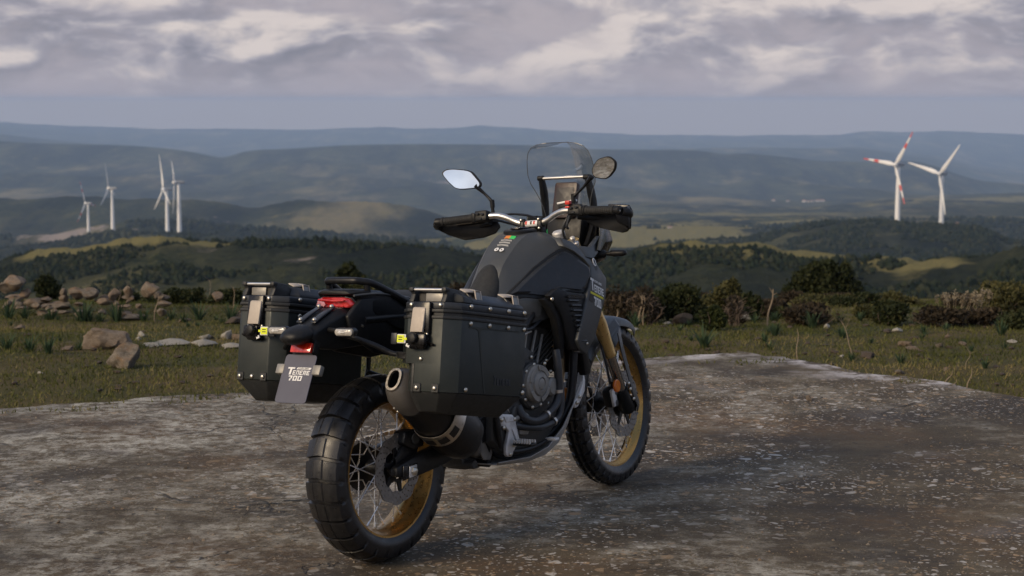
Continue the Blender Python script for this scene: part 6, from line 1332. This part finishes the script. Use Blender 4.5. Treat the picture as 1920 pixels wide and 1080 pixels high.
for s in (-1, 1):
    g = G(); y = s * .040; box(g, (1.048, y, 1.147), (.040, .022, .042), (0, R(15), 0)); box(g, (1.056, y, 1.105), (.036, .022, .060), (0, R(-20), 0)); part('clamp', g, 'satin', hb, steer=True, bevel=.007)
    for dz in (.018, -.018): o = obj('bolt', BOLTS, None, hb); o.matrix_local = SM @ orient((1.028, y, 1.147 + dz), (-1, 0, .2))
    sw = empty('switchgear', bike); g = G(); box(g, (1.026, s * .215, 1.190), (.046, .060, .044), (R(-s * 2), R(15), 0)); part('housing', g, 'blackp', sw, steer=True, bevel=.008)
    g = G(); box(g, (1.015, s * .245, 1.187), (.036, .018, .038)); part('collar', g, 'blackp', sw, steer=True, bevel=.006)
    for k, (dy, dz) in enumerate(((-.012, .008), (.010, .010), (-.002, -.010))): g = G(); box(g, (1.000, s * (.215 + dy), 1.192 + dz), (.008, .014, .009)); part('button', g, 'panel', sw, steer=True, bevel=.002, seg=1)
    gp = empty('hand_grip', bike); g = G(); a_, b__ = Vector((1.021, s * .255, 1.1866)), Vector((.999, s * .395, 1.180)); prof = []
    L_ = (b__ - a_).length
    pr = [(.021, 0), (.021, .006), (.0165, .008)]
    for k in range(11): q = .012 + (L_ - .024) * k / 11; pr += [(.0170, q), (.0170, q + .0075), (.0155, q + .0085), (.0155, q + .0105)]
    pr += [(.0185, L_ - .008), (.0185, L_)]
    lathe(g, pr, org=a_, axis=(b__ - a_), n=20); part('rubber', g, 'grip', gp, steer=True, smooth=30)
    g = G(); lathe(g, [(.016, 0), (.018, .008), (.018, .026), (.012, .032)], org=b__, axis=(b__ - a_), n=18); part('bar_end', g, 'blackp', gp, steer=True)
    # lever
    lv_ = empty('lever', bike); g = G(); tube(g, [(1.065, s * .20, 1.180), (1.085, s * .235, 1.172), (1.075, s * .29, 1.168), (1.055, s * .36, 1.165)], [.009, .008, .0065, .007], 8, sm=5, flat=.6); part('blade', g, 'steel' if s > 0 else 'satin', lv_, steer=True)
    g = G(); box(g, (1.050, s * .195, 1.185), (.036, .030, .030)); part('perch', g, 'blackp', lv_, steer=True, bevel=.005)
    # hand guard shell
    hg = empty('hand_guard', bike)
    out = [(.452, 1.178), (.450, 1.150), (.408, 1.122), (.346, 1.096), (.256, 1.102), (.200, 1.116), (.176, 1.140), (.186, 1.166), (.26, 1.176), (.34, 1.186), (.40, 1.190)] if s > 0 else [(.440, 1.150), (.436, 1.112), (.415, 1.092), (.385, 1.088), (.309, 1.104), (.245, 1.122), (.215, 1.145), (.23, 1.166), (.30, 1.176), (.335, 1.190), (.355, 1.198), (.425, 1.184)]
    cxm = lambda y: 1.088 - .9 * max(0, y - .33) ** 1.35
    g = G(); prism(g, [(cxm(y), s * y, zz) for y, zz in out], (.012, 0, 0)); sh_ = part('shell', g, 'blackp', hg, steer=True, bevel=.005)
    y_e = .425
    g = G(); tube(g, [(1.005, s * .425, 1.172), (1.03, s * .440, 1.165), (1.07, s * .420, 1.155), (1.095, s * .34, 1.150), (1.092, s * .25, 1.155), (1.06, s * .20, 1.165)], [.013, .014, .012, .010, .010, .010], 10, sm=4, flat=1.3); part('spine', g, 'blackp', hg, steer=True)
    if s < 0:
        g = G(); loft(g, [[(.985, -.405, 1.190), (1.02, -.440, 1.190), (1.075, -.425, 1.192), (1.07, -.41, 1.192), (1.02, -.425, 1.188)], [(.985, -.405, 1.158), (1.02, -.444, 1.150), (1.08, -.428, 1.150), (1.07, -.41, 1.150), (1.02, -.428, 1.150)], [(.992, -.405, 1.130), (1.02, -.440, 1.112), (1.075, -.424, 1.10), (1.07, -.41, 1.10), (1.02, -.426, 1.115)]]); part('end_wrap', g, 'blackp', hg, steer=True, bevel=.004)
        g = G(); loft(g, [[(1.075, -.33, 1.205), (1.075, -.42, 1.196), (1.085, -.42, 1.196), (1.085, -.33, 1.205)], [(1.075, -.325, 1.180), (1.075, -.436, 1.168), (1.085, -.436, 1.168), (1.085, -.325, 1.180)]]); part('upper_flap', g, 'gloss', hg, steer=True, bevel=.004)
    o = obj('bolt', BOLT, None, hg); o.matrix_local = SM @ orient((.988, s * .418, 1.176), (-1, s * .5, .1))
    # mirror
    mr_ = empty('mirror', bike)
    ML = [(.379, 1.377), (.365, 1.391), (.334, 1.393), (.263, 1.380), (.240, 1.352), (.218, 1.322), (.227, 1.306), (.316, 1.305), (.352, 1.340)] if s > 0 else [(.292, 1.340), (.308, 1.363), (.331, 1.383), (.385, 1.391), (.414, 1.368), (.404, 1.336), (.372, 1.309), (.350, 1.302), (.297, 1.312)]
    for _k in range(2): ML = [q for i in range(len(ML)) for q in ((ML[i][0] * .8 + ML[(i + 1) % len(ML)][0] * .2, ML[i][1] * .8 + ML[(i + 1) % len(ML)][1] * .2), (ML[i][0] * .2 + ML[(i + 1) % len(ML)][0] * .8, ML[i][1] * .2 + ML[(i + 1) % len(ML)][1] * .8))]
    yc, zc_ = sum(p[0] for p in ML) / len(ML), sum(p[1] for p in ML) / len(ML)
    tl_ = lambda y, zz: 1.02 + (.32 if s > 0 else .18) * (y - yc) * (-1) + (.16 if s > 0 else -.16) * (zz - zc_)
    sc_ = lambda k, dx: [(tl_(yc + (y - yc) * k, zc_ + (zz - zc_) * k) + dx, s * (yc + (y - yc) * k), zc_ + (zz - zc_) * k) for y, zz in ML]
    g = G(); loft(g, [sc_(1.0, -.002), sc_(1.03, .004), sc_(.92, .022), sc_(.55, .034)]); part('housing', g, 'blackp', mr_, steer=True, bevel=.002)
    g = G(); loft(g, [sc_(.93, .000), sc_(.93, -.0035)]); part('glass', g, 'mirror', mr_, steer=True)
    st_ = [(1.035, .245, 1.318), (1.048, .214, 1.284), (1.050, .193, 1.262), (1.050, .180, 1.246)] if s > 0 else [(1.035, .288, 1.316), (1.048, .243, 1.279), (1.050, .211, 1.256), (1.050, .196, 1.246)]
    g = G(); tube(g, [(x, s * y, zz) for x, y, zz in st_], [.011, .0055, .0060, .009], 10, sm=3); part('arm', g, 'satin', mr_, steer=True)
    yb = .180 if s > 0 else .193
    g = G(); lathe(g, [(.0095, 0), (.0095, .032), (.006, .034), (.006, .05)], org=(1.050, s * yb, 1.255), axis=(0, 0, -1), n=14); lathe(g, [(.0072, .034), (.0072, .075)], org=(1.050, s * yb, 1.255), axis=(0, 0, -1), n=10); part('stem', g, 'satin', mr_, steer=True)
g = G(); box(g, (1.004, -.192, 1.222), (.020, .022, .016)); part('kill_switch', g, 'redp', hb, steer=True, bevel=.004)
g = G(); box(g, (1.002, -.190, 1.204), (.014, .020, .008)); part('start_button', g, 'redp', hb, steer=True, bevel=.003)
rs_ = empty('brake_reservoir', bike); g = G(); box(g, (1.075, -.150, 1.205), (.050, .060, .030), (R(-6), 0, 0)); part('cup', g, 'blackp', rs_, steer=True, bevel=.006); g = G(); box(g, (1.075, -.150, 1.224), (.054, .066, .008), (R(-6), 0, 0)); part('lid', g, 'alu', rs_, steer=True, bevel=.002)
for pts in ([(1.04, .20, 1.18), (1.09, .15, 1.16), (1.14, .08, 1.12), (1.16, .03, 1.02)], [(1.04, -.19, 1.18), (1.10, -.14, 1.15), (1.15, -.06, 1.08), (1.16, -.03, .99)], [(1.07, -.17, 1.19), (1.06, -.13, 1.12), (1.10, -.12, 1.06), (1.15, -.08, 1.0)], [(1.07, .19, 1.18), (1.12, .12, 1.19), (1.18, .04, 1.15), (1.2, .02, 1.0)], [(1.02, -.185, 1.17), (1.01, -.175, 1.13), (1.03, -.17, 1.12)]):
    g = G(); tube(g, pts, .005, 8, sm=6); part('cable', g, 'hose', hb, steer=True)
g = G(); lathe(g, [(.026, 0), (.026, .02), (.020, .026)], org=(1.09, -.095, 1.085), axis=(-.3, 0, 1), n=20); part('fork_cap', g, 'alu', hb, steer=True)
g = G(); lathe(g, [(.026, 0), (.026, .02), (.020, .026)], org=(1.14, .105, 1.052), axis=(-.3, 0, 1), n=20); part('fork_cap', g, 'alu', hb, steer=True)
for p in ((1.11, -.155, 1.075), (1.13, -.160, 1.055), (1.12, -.150, 1.05)): g = G(); lathe(g, [(.010, 0), (.010, .016), (.005, .02)], org=p, axis=(-.6, -.2, .7), n=10); part('fitting', g, 'alu', hb)
g = G(); prism(g, [(1.10, -.026, 1.100), (1.10, -.044, 1.100), (1.112, -.035, 1.122)], (-.003, 0, .0)); part('green_tag', g, 'green', hb)
# ---------------------------------------------------------------- dash, screen, nose
ds = empty('dashboard', bike); RT = Matrix.Translation((1.300, .0, 1.234)) @ Matrix.Rotation(R(16), 4, 'Y')
def rbox(name, y0, y1, z0, z1, x, th, mat, rad=.008, parent=ds, bev=.002):
    o2 = []
    for cy_, cz_, a0 in ((y1 - rad, z1 - rad, 0), (y0 + rad, z1 - rad, 90), (y0 + rad, z0 + rad, 180), (y1 - rad, z0 + rad, 270)):
        for k in range(5): o2.append((x, cy_ + rad * math.cos(R(a0 + 22.5 * k)), cz_ + rad * math.sin(R(a0 + 22.5 * k))))
    g = G(); prism(g, o2, (th, 0, 0)); g.xf(RT); return part(name, g, mat, parent, bevel=bev)
rbox('case', -.054, .054, -.078, .073, 0, .024, 'dash', .010, bev=.003); rbox('display', -.042, .042, -.040, .050, -.0012, .003, 'lcd', .003, bev=.0004)
g = text('UE', lambda a_, b__, h_: RT @ Vector((-.001 - h_, -a_, b__)), -.012, -.066, .009, .006); part('small_lettering', g, 'greyp', ds)
scn = empty('windscreen', bike)
ZW = [(1.150, .105), (1.19, .112), (1.235, .124), (1.27, .140), (1.300, .157), (1.335, .165), (1.37, .162), (1.40, .157), (1.43, .146), (1.450, .128), (1.462, .098), (1.468, .050)]
secs = []; 
for zz, w_ in ZW:
    xe = 1.325 - .22 * (zz - 1.15); secs.append([(xe + .075 * (1 - f * f), w_ * f, zz) for f in [-1, -.85, -.65, -.4, -.2, 0, .2, .4, .65, .85, 1]])
part('pane', loft(G(), secs, caps=False, closed=False), 'glass', scn, smooth=180)
edge = [s_[0] for s_ in secs] + secs[-1] + [s_[-1] for s_ in secs[::-1]]; g = G(); tube(g, edge, .0015, 6); part('rim_edge', g, 'glassedge', scn)
g = G(); tube(g, [(1.300, .105, 1.322), (1.300, -.105, 1.325)], .0065, 12); part('accessory_bar', g, 'bar', scn)
for s in (-1, 1):
    g = G(); lathe(g, [(.011, -.012), (.011, .012)], org=(1.300, s * .112, 1.3235), n=14); part('bar_clamp', g, 'blackp', scn)
    g = G(); tube(g, [(1.305, s * .112, 1.323), (1.325, s * .115, 1.26), (1.335, s * .118, 1.20), (1.33, s * .115, 1.12), (1.30, s * .10, 1.04)], [.010, .014, .013, .012, .012], 8, sm=4, flat=1.6); part('support', g, 'blackp', scn)
ns = empty('nose_fairing', bike)
g = G(); loft(g, [[(1.36, y, zz) for y, zz in ((-.115, 1.16), (.115, 1.16), (.150, 1.05), (.10, .96), (-.10, .96), (-.150, 1.05))], [(1.45, y, zz) for y, zz in ((-.10, 1.16), (.10, 1.16), (.135, 1.05), (.09, .97), (-.09, .97), (-.135, 1.05))], [(1.52, y, zz) for y, zz in ((-.06, 1.12), (.06, 1.12), (.08, 1.04), (.05, .99), (-.05, .99), (-.08, 1.04))]]); part('headlight_shell', g, 'gloss', ns, bevel=.008)
g = G(); box(g, (1.31, 0, 1.10), (.06, .17, .12), (0, R(15), 0)); part('dash_mount', g, 'blackp', ns, bevel=.01)
for s in (-1, 1):
    g = G(); prism(g, [(1.285, s * .178, 1.170), (1.37, s * .150, 1.165), (1.36, s * .160, 1.06), (1.24, s * .205, 1.025), (1.205, s * .210, 1.030), (1.262, s * .19, 1.085)], (0, -s * .006, 0)); part('side_wing', g, 'wing', ns, bevel=.002)
    g = G(); prism(g, [(1.10, s * .185, 1.055), (1.17, s * .20, 1.045), (1.262, s * .188, 1.085), (1.275, s * .17, 1.06), (1.22, s * .205, 1.018), (1.15, s * .225, 1.000), (1.10, s * .22, 1.01)], (0, -s * .02, 0)); part('shoulder', g, 'paint', ns, bevel=.004)
    fi = empty('front_indicator', bike); g = G(); lathe(g, [(.022, 0), (.016, .03), (.0085, .038), (.0085, .062)], org=(1.262, s * .175, 1.010), axis=(.1, s, .02), n=16); part('stalk', g, 'blackp', fi)
    g = G(); a_, b__ = Vector((1.268, s * .232, 1.0125)), Vector((1.276, s * .300, 1.0135)); loft(g, [[a_ + (b__ - a_) * f + Vector((r_ * 1.1 * math.cos(t_), 0, r_ * math.sin(t_))) for t_ in [2 * math.pi * k / 16 for k in range(16)]] for f, r_ in ((0, .007), (.06, .0125), (.3, .0145), (.85, .0125), (.97, .009), (1, .004))]); part('housing', g, 'blackp', fi, smooth=50)
# side stand on the left
stn = empty('side_stand', bike); g = G(); tube(g, [(.66, .14, .33), (.64, .22, .16), (.625, .275, .030)], .012, 10); part('leg', g, 'satin', stn); g = G(); box(g, (.625, .285, .022), (.06, .05, .010), (R(3), 0, 0)); part('foot', g, 'satin', stn, bevel=.003)

# ================================================================ PANNIERS
TILT = R(9.5)
def pannier(name, label, side):
    """side -1: right. Local frame: x forward along the case, y outwards, z up; origin at the rear lower edge."""
    if side < 0: base = Vector((-.223, -.455, .654)); yin, yout, ych = .145, -.045, .190   # rear face from y=0 inward to yin
    else: base = Vector((-.262, .410, .672)); yin, yout, ych = .140, -.045, .190
    M_ = BM @ Matrix.Translation(base) @ Matrix.Rotation(TILT, 4, 'Y') @ Matrix.Diagonal((1, 1 if side < 0 else -1, 1, 1)).to_4x4()
    # y axis in this frame points inwards (towards the bike) for both sides
    e = thing(name, label, 'pannier'); e['group'] = 'hard luggage cases of the motorcycle'
    Mr = BM @ Matrix.Translation(base) @ Matrix.Rotation(TILT, 4, 'Y'); e.matrix_world = Mr
    fl = 1 if side < 0 else -1
    def P(n_, g, mat, parent=None, **kw):
        g.v = [(x, y * fl, zz) for x, y, zz in g.v]
        if fl < 0: g.f = [f_[::-1] for f_ in g.f]
        return part(n_, g, mat, parent or e, **kw)
    Lc, lf = .046, .462          # chamfer length, total length
    def plan(zz, ins=0.0, notch=False, rear=0.0, iny=0.0):
        yi = yin - (.038 if notch else 0)
        return [(rear + ins, 0 + ins * .5, zz), (Lc + ins * .3, yout + ins, zz), (lf - .035 - ins * .3, yout + ins, zz), (lf - ins, -.010 + ins * .5, zz), (lf - ins, ych - iny - ins, zz), (.040 + ins * .3, ych - iny - ins - (.03 if notch else 0), zz), (rear + ins, yi - ins * .5, zz)]
    g = G()
    if side < 0:
        loft(g, [plan(0, notch=True), plan(.092, notch=True), plan(.0925), plan(.255)]); P('body', g, 'pan', bevel=.004)
    else:
        loft(g, [plan(0), plan(.255)]); P('body', g, 'pan', bevel=.004)
    nt_ = side < 0
    g = G(); bot = [(.050, .045, -.068), (.085, .020, -.075), (.385, .020, -.078), (.400, .035, -.075), (.400, .150, -.070), (.090, .150, -.070), (.050, .105, -.068)]
    loft(g, [bot, plan(-.001, .001, notch=nt_)]); P('bottom_pan', g, 'trim', bevel=.005)
    # rubber seal and lid
    g = G(); loft(g, [plan(.2555, .004), plan(.2645, .004)]); P('seal', g, 'black')
    g = G(); loft(g, [plan(.243, -.004), plan(.254, -.004)]); P('body_rim', g, 'trim', bevel=.002)
    g = G(); loft(g, [plan(.265, -.004), plan(.276, -.004)]); P('lid_rim', g, 'trim', bevel=.002)
    lid = G()
    top = lambda zz, i_: [(.085, .030 + i_ * .3, zz), (.110, yout + i_, zz), (lf - .045 - i_ * .4, yout + i_, zz), (lf - i_, .02, zz), (lf - i_, ych - .012 - i_ * .5, zz), (.110, ych - .012 - i_ * .5, zz), (.085, yin - .012, zz)]
    loft(lid, [plan(.276, .001), plan(.300, .001)]); P('lid', lid, 'panlid', bevel=.004)
    g = G(); loft(g, [top(.300, .003), top(.313, .006), top(.338, .048)]); P('lid_top', g, 'panlid', bevel=.004)
    # carrying handle block at the rear of the lid
    hd = empty('carry_handle', e)
    for y0, y1 in ((-.004, .016), (yin - .016, yin + .004)):
        g = G(); prism(g, [(.002, y0, .300), (.014, y0, .325), (.004, y0, .338), (.018, y0, .347), (.075, y0, .345), (.135, y0, .306), (.135, y0, .300)], (0, y1 - y0, 0)); P('cheek', g, 'trim', hd, bevel=.005)
    g = G(); loft(g, [[(.040, .014, .302), (.060, yout + .004, .302), (.060, yout + .010, .325), (.040, .014, .342)], [(.14, .014, .302), (.14, yout + .004, .302), (.14, yout + .012, .312), (.14, .02, .325)]]); P('flank', g, 'trim', hd, bevel=.004)
    g = G(); box(g, (.034, yin / 2, .314), (.006, yin - .03, .030)); P('recess_back', g, 'black', hd); g = G(); box(g, (.026, yin * .40, .316), (.006, yin * .48, .028)); P('recess_plate', g, 'cover', hd, bevel=.002)
    g = G(); box(g, (.070, yin / 2, .338), (.06, yin - .03, .012)); P('bridge', g, 'trim', hd, bevel=.003)
    g = G(); tube(g, [(.010, .012, .3405), (.010, yin - .012, .3405)], .0055, 12); P('bar', g, 'bar', hd)
    for y in (.004, yin - .004): g = G(); box(g, (.012, y, .341), (.026, .020, .016)); P('bar_end', g, 'trim', hd, bevel=.005)
    # latch with the key lock and the yellow tag
    lt = empty('latch', e); yl = yin * .60
    g = G(); box(g, (-.008, yl - .006, .245), (.016, .072, .110)); P('frame', g, 'gloss', lt, bevel=.006)
    g = G(); loft(g, [[(-.030, yl - .026, .196), (-.030, yl + .026, .196), (-.020, yl + .026, .196), (-.020, yl - .026, .196)], [(-.020, yl - .026, .276), (-.020, yl + .026, .276), (-.012, yl + .026, .276), (-.012, yl - .026, .276)], [(-.012, yl - .022, .284), (-.012, yl + .022, .284), (-.006, yl + .022, .284), (-.006, yl - .022, .284)]]); P('metal_flap', g, 'latch', lt, bevel=.003)
    g = G(); box(g, (-.008, yl, .292), (.010, .040, .005)); P('strap_edge', g, 'latch', lt, bevel=.001, seg=1)
    g = G(); box(g, (-.018, yl - .008, .172), (.034, .066, .040)); P('lock_body', g, 'gloss', lt, bevel=.008)
    g = G(); lathe(g, [(.020, 0), (.020, -.014), (.017, -.018)], org=(-.034, yl + .004, .175), axis=(1, 0, 0), n=8); P('lock_knob', g, 'blackp', lt, bevel=.002, seg=1)
    g = G(); loft(g, [[(-.036, yl - .036, .160), (-.036, yl + .034, .154), (-.004, yl + .034, .154), (-.004, yl - .036, .160)], [(-.020, yl - .030, .140), (-.020, yl + .026, .138), (-.002, yl + .026, .138), (-.002, yl - .030, .140)]]); P('pull_lip', g, 'gloss', lt, bevel=.004)
    g = G(); prism(g, [(-.01, yl - .036, .168), (-.02, yl - .062, .160), (-.008, yl - .060, .152), (.0, yl - .036, .150)] , (.008, 0, 0)); P('finger_tab', g, 'gloss', lt, bevel=.002)
    for dy, dz in ((-.034, .190), (.030, .190)): o = obj('bolt', BOLTS, None, lt); o.matrix_local = orient((-.012, fl * (yl + dy), dz), (-1, 0, 0))
    # the tag points away from the lock: inwards on both cases
    tg_ = empty('key_tag', e); d_ = 1 
    g = G(); box(g, (-.030, yl + d_ * .058, .172), (.004, .036, .030)); P('white_card', g, 'white', tg_, bevel=.001, seg=1)
    g = G(); box(g, (-.0328, yl + d_ * .060, .172), (.003, .029, .024)); P('yellow_card', g, 'yellow', tg_); g = G(); box(g, (-.0328, yl + d_ * .040, .172), (.003, .013, .008)); P('yellow_pointer', g, 'yellow', tg_)
    for dz in (.005, -.003): g = G(); box(g, (-.0345, yl + d_ * .060, .172 + dz), (.001, .016, .003)); P('tag_print', g, 'black', tg_)
    g = G(); box(g, (-.024, yl + d_ * .092, .172), (.012, .024, .038)); P('clip', g, 'panel', tg_, bevel=.002); g = G(); box(g, (-.030, yl + d_ * .030, .150), (.004, .014, .010), (R(20), 0, 0)); P('paper_slip', g, 'white', tg_)
    # hinges on the lid edge
    for x in (.150, .375):
        hn = empty('lid_clasp', e); yy = yout + .012 if side < 0 else ych - .022; sg_ = 1 if side < 0 else -1
        f_ = lambda x_, dy_, z_: (x_, yy + sg_ * dy_, z_)
        g = G(); prism(g, [f_(x - .030, .006, .306), f_(x + .024, .002, .304), f_(x + .024, .030, .338), f_(x - .034, .034, .338)], (0, -sg_ * .006, .004)); P('clasp_base', g, 'gloss', hn, bevel=.002)
        g = G(); prism(g, [f_(x - .002, .006, .310), f_(x + .022, .006, .310), f_(x + .023, .016, .343), f_(x - .003, .016, .343)], (0, -sg_ * .005, .002)); P('clasp_flap', g, 'cover', hn, bevel=.0015, seg=1)
        g = G(); tube(g, [f_(x - .006, .003, .312), f_(x - .006, .012, .348), f_(x + .026, .012, .348), f_(x + .026, .003, .312)], .0026, 8); P('clasp_wire', g, 'latch', hn)
        g = G(); prism(g, [f_(x - .040, .026, .338), f_(x - .008, .014, .342), f_(x - .008, .040, .350), f_(x - .040, .052, .348)], (0, 0, .005)); P('hinge_leaf', g, 'latch', hn, bevel=.0015, seg=1)
        g = G(); prism(g, [f_(x - .004, .014, .346), f_(x + .025, .014, .346), f_(x + .025, .040, .352), f_(x - .004, .040, .352)], (0, 0, .003)); P('hinge_leaf', g, 'latch', hn, bevel=.001, seg=1)
    # corner plates and rivets
    def rivet(p, nrm): o = obj('rivet', BOLT, None, e); o.matrix_local = orient((p[0], p[1] * fl, p[2]), (nrm[0], nrm[1] * fl, nrm[2]))
    for y in (.016, (yin - .016) if side > 0 else (yin - .054)):
        g = G(); box(g, (-.0015, y, .012), (.005, .030, .030)); P('corner_plate', g, 'trim', e, bevel=.002, seg=1); rivet((-.004, y, .012), (-1, 0, 0))
    if side > 0: rivet((0, yin / 2, .012), (-1, 0, 0))
    else:
        rivet((0, .082, .108), (-1, 0, 0)); g = G(); box(g, (.012, yin - .028, .045), (.020, .012, .100)); P('notch_edge', g, 'trim', e, bevel=.003)
    for y in (.012, yin - .012): rivet((0, y, .289), (-1, 0, 0))
    sf = (0, -1, 0); yo = yout
    if side > 0: yo = ych; sf = (0, 1, 0)
    for x in (.095, .205, .318, .415): rivet((x, yo + (.001 if side < 0 else -.002), .291), sf); rivet((x, yo, .234), sf)
    rivet((.085, yo, .012), sf); g = G(); box(g, (.432, yout + .008, .012), (.040, .016, .034)); P('corner_plate', g, 'trim', e, bevel=.002, seg=1); rivet((.425, yo, .014), sf)
    g = G(); box(g, (lf + .002, .01, .012), (.010, .03, .034)); P('corner_plate', g, 'trim', e, bevel=.002, seg=1)
    if side < 0:
        # pressed step and embossed word on the outer face
        g = G(); prism(g, [(.085, yout - .0012, .225), (.385, yout - .0012, .228), (.385, yout - .0012, .222), (.165, yout - .0012, .218), (.155, yout - .0012, .205), (.200, yout - .0012, .004), (.192, yout - .0012, .004), (.142, yout - .0012, .210), (.13, yout - .0012, .217), (.085, yout - .0012, .219)], (0, .004, 0)); P('pressed_step', g, 'pan', e, bevel=.001, seg=1)
        gt = text('TENERE', lambda a_, b__, h_: Vector((a_, yout - h_, b__)), .245, .034, .015, .024, gap=.18, h_=.0016, tall_first=1.35); P('embossed_lettering', gt, 'panlid', e)
        g = G(); prism(g, [(lf + .001, .0, .20), (lf + .035, .01, .205), (lf + .040, .02, .170), (lf + .020, .02, .135), (lf + .001, .01, .13)], (0, .010, 0)); P('mount_ear', g, 'panel', e, bevel=.002); g = G(); prism(g, [(lf + .012, -.001, .180), (lf + .026, -.001, .182), (lf + .024, -.001, .158), (lf + .014, -.001, .155)], (0, .002, 0)); P('ear_hole', g, 'black', e)
    return e
pannier('pannier', 'black aluminium pannier on the right of the motorcycle, notched above the exhaust', -1)
pannier('pannier', 'black aluminium pannier on the left, behind the number plate', 1)
bpy.context.view_layer.update()
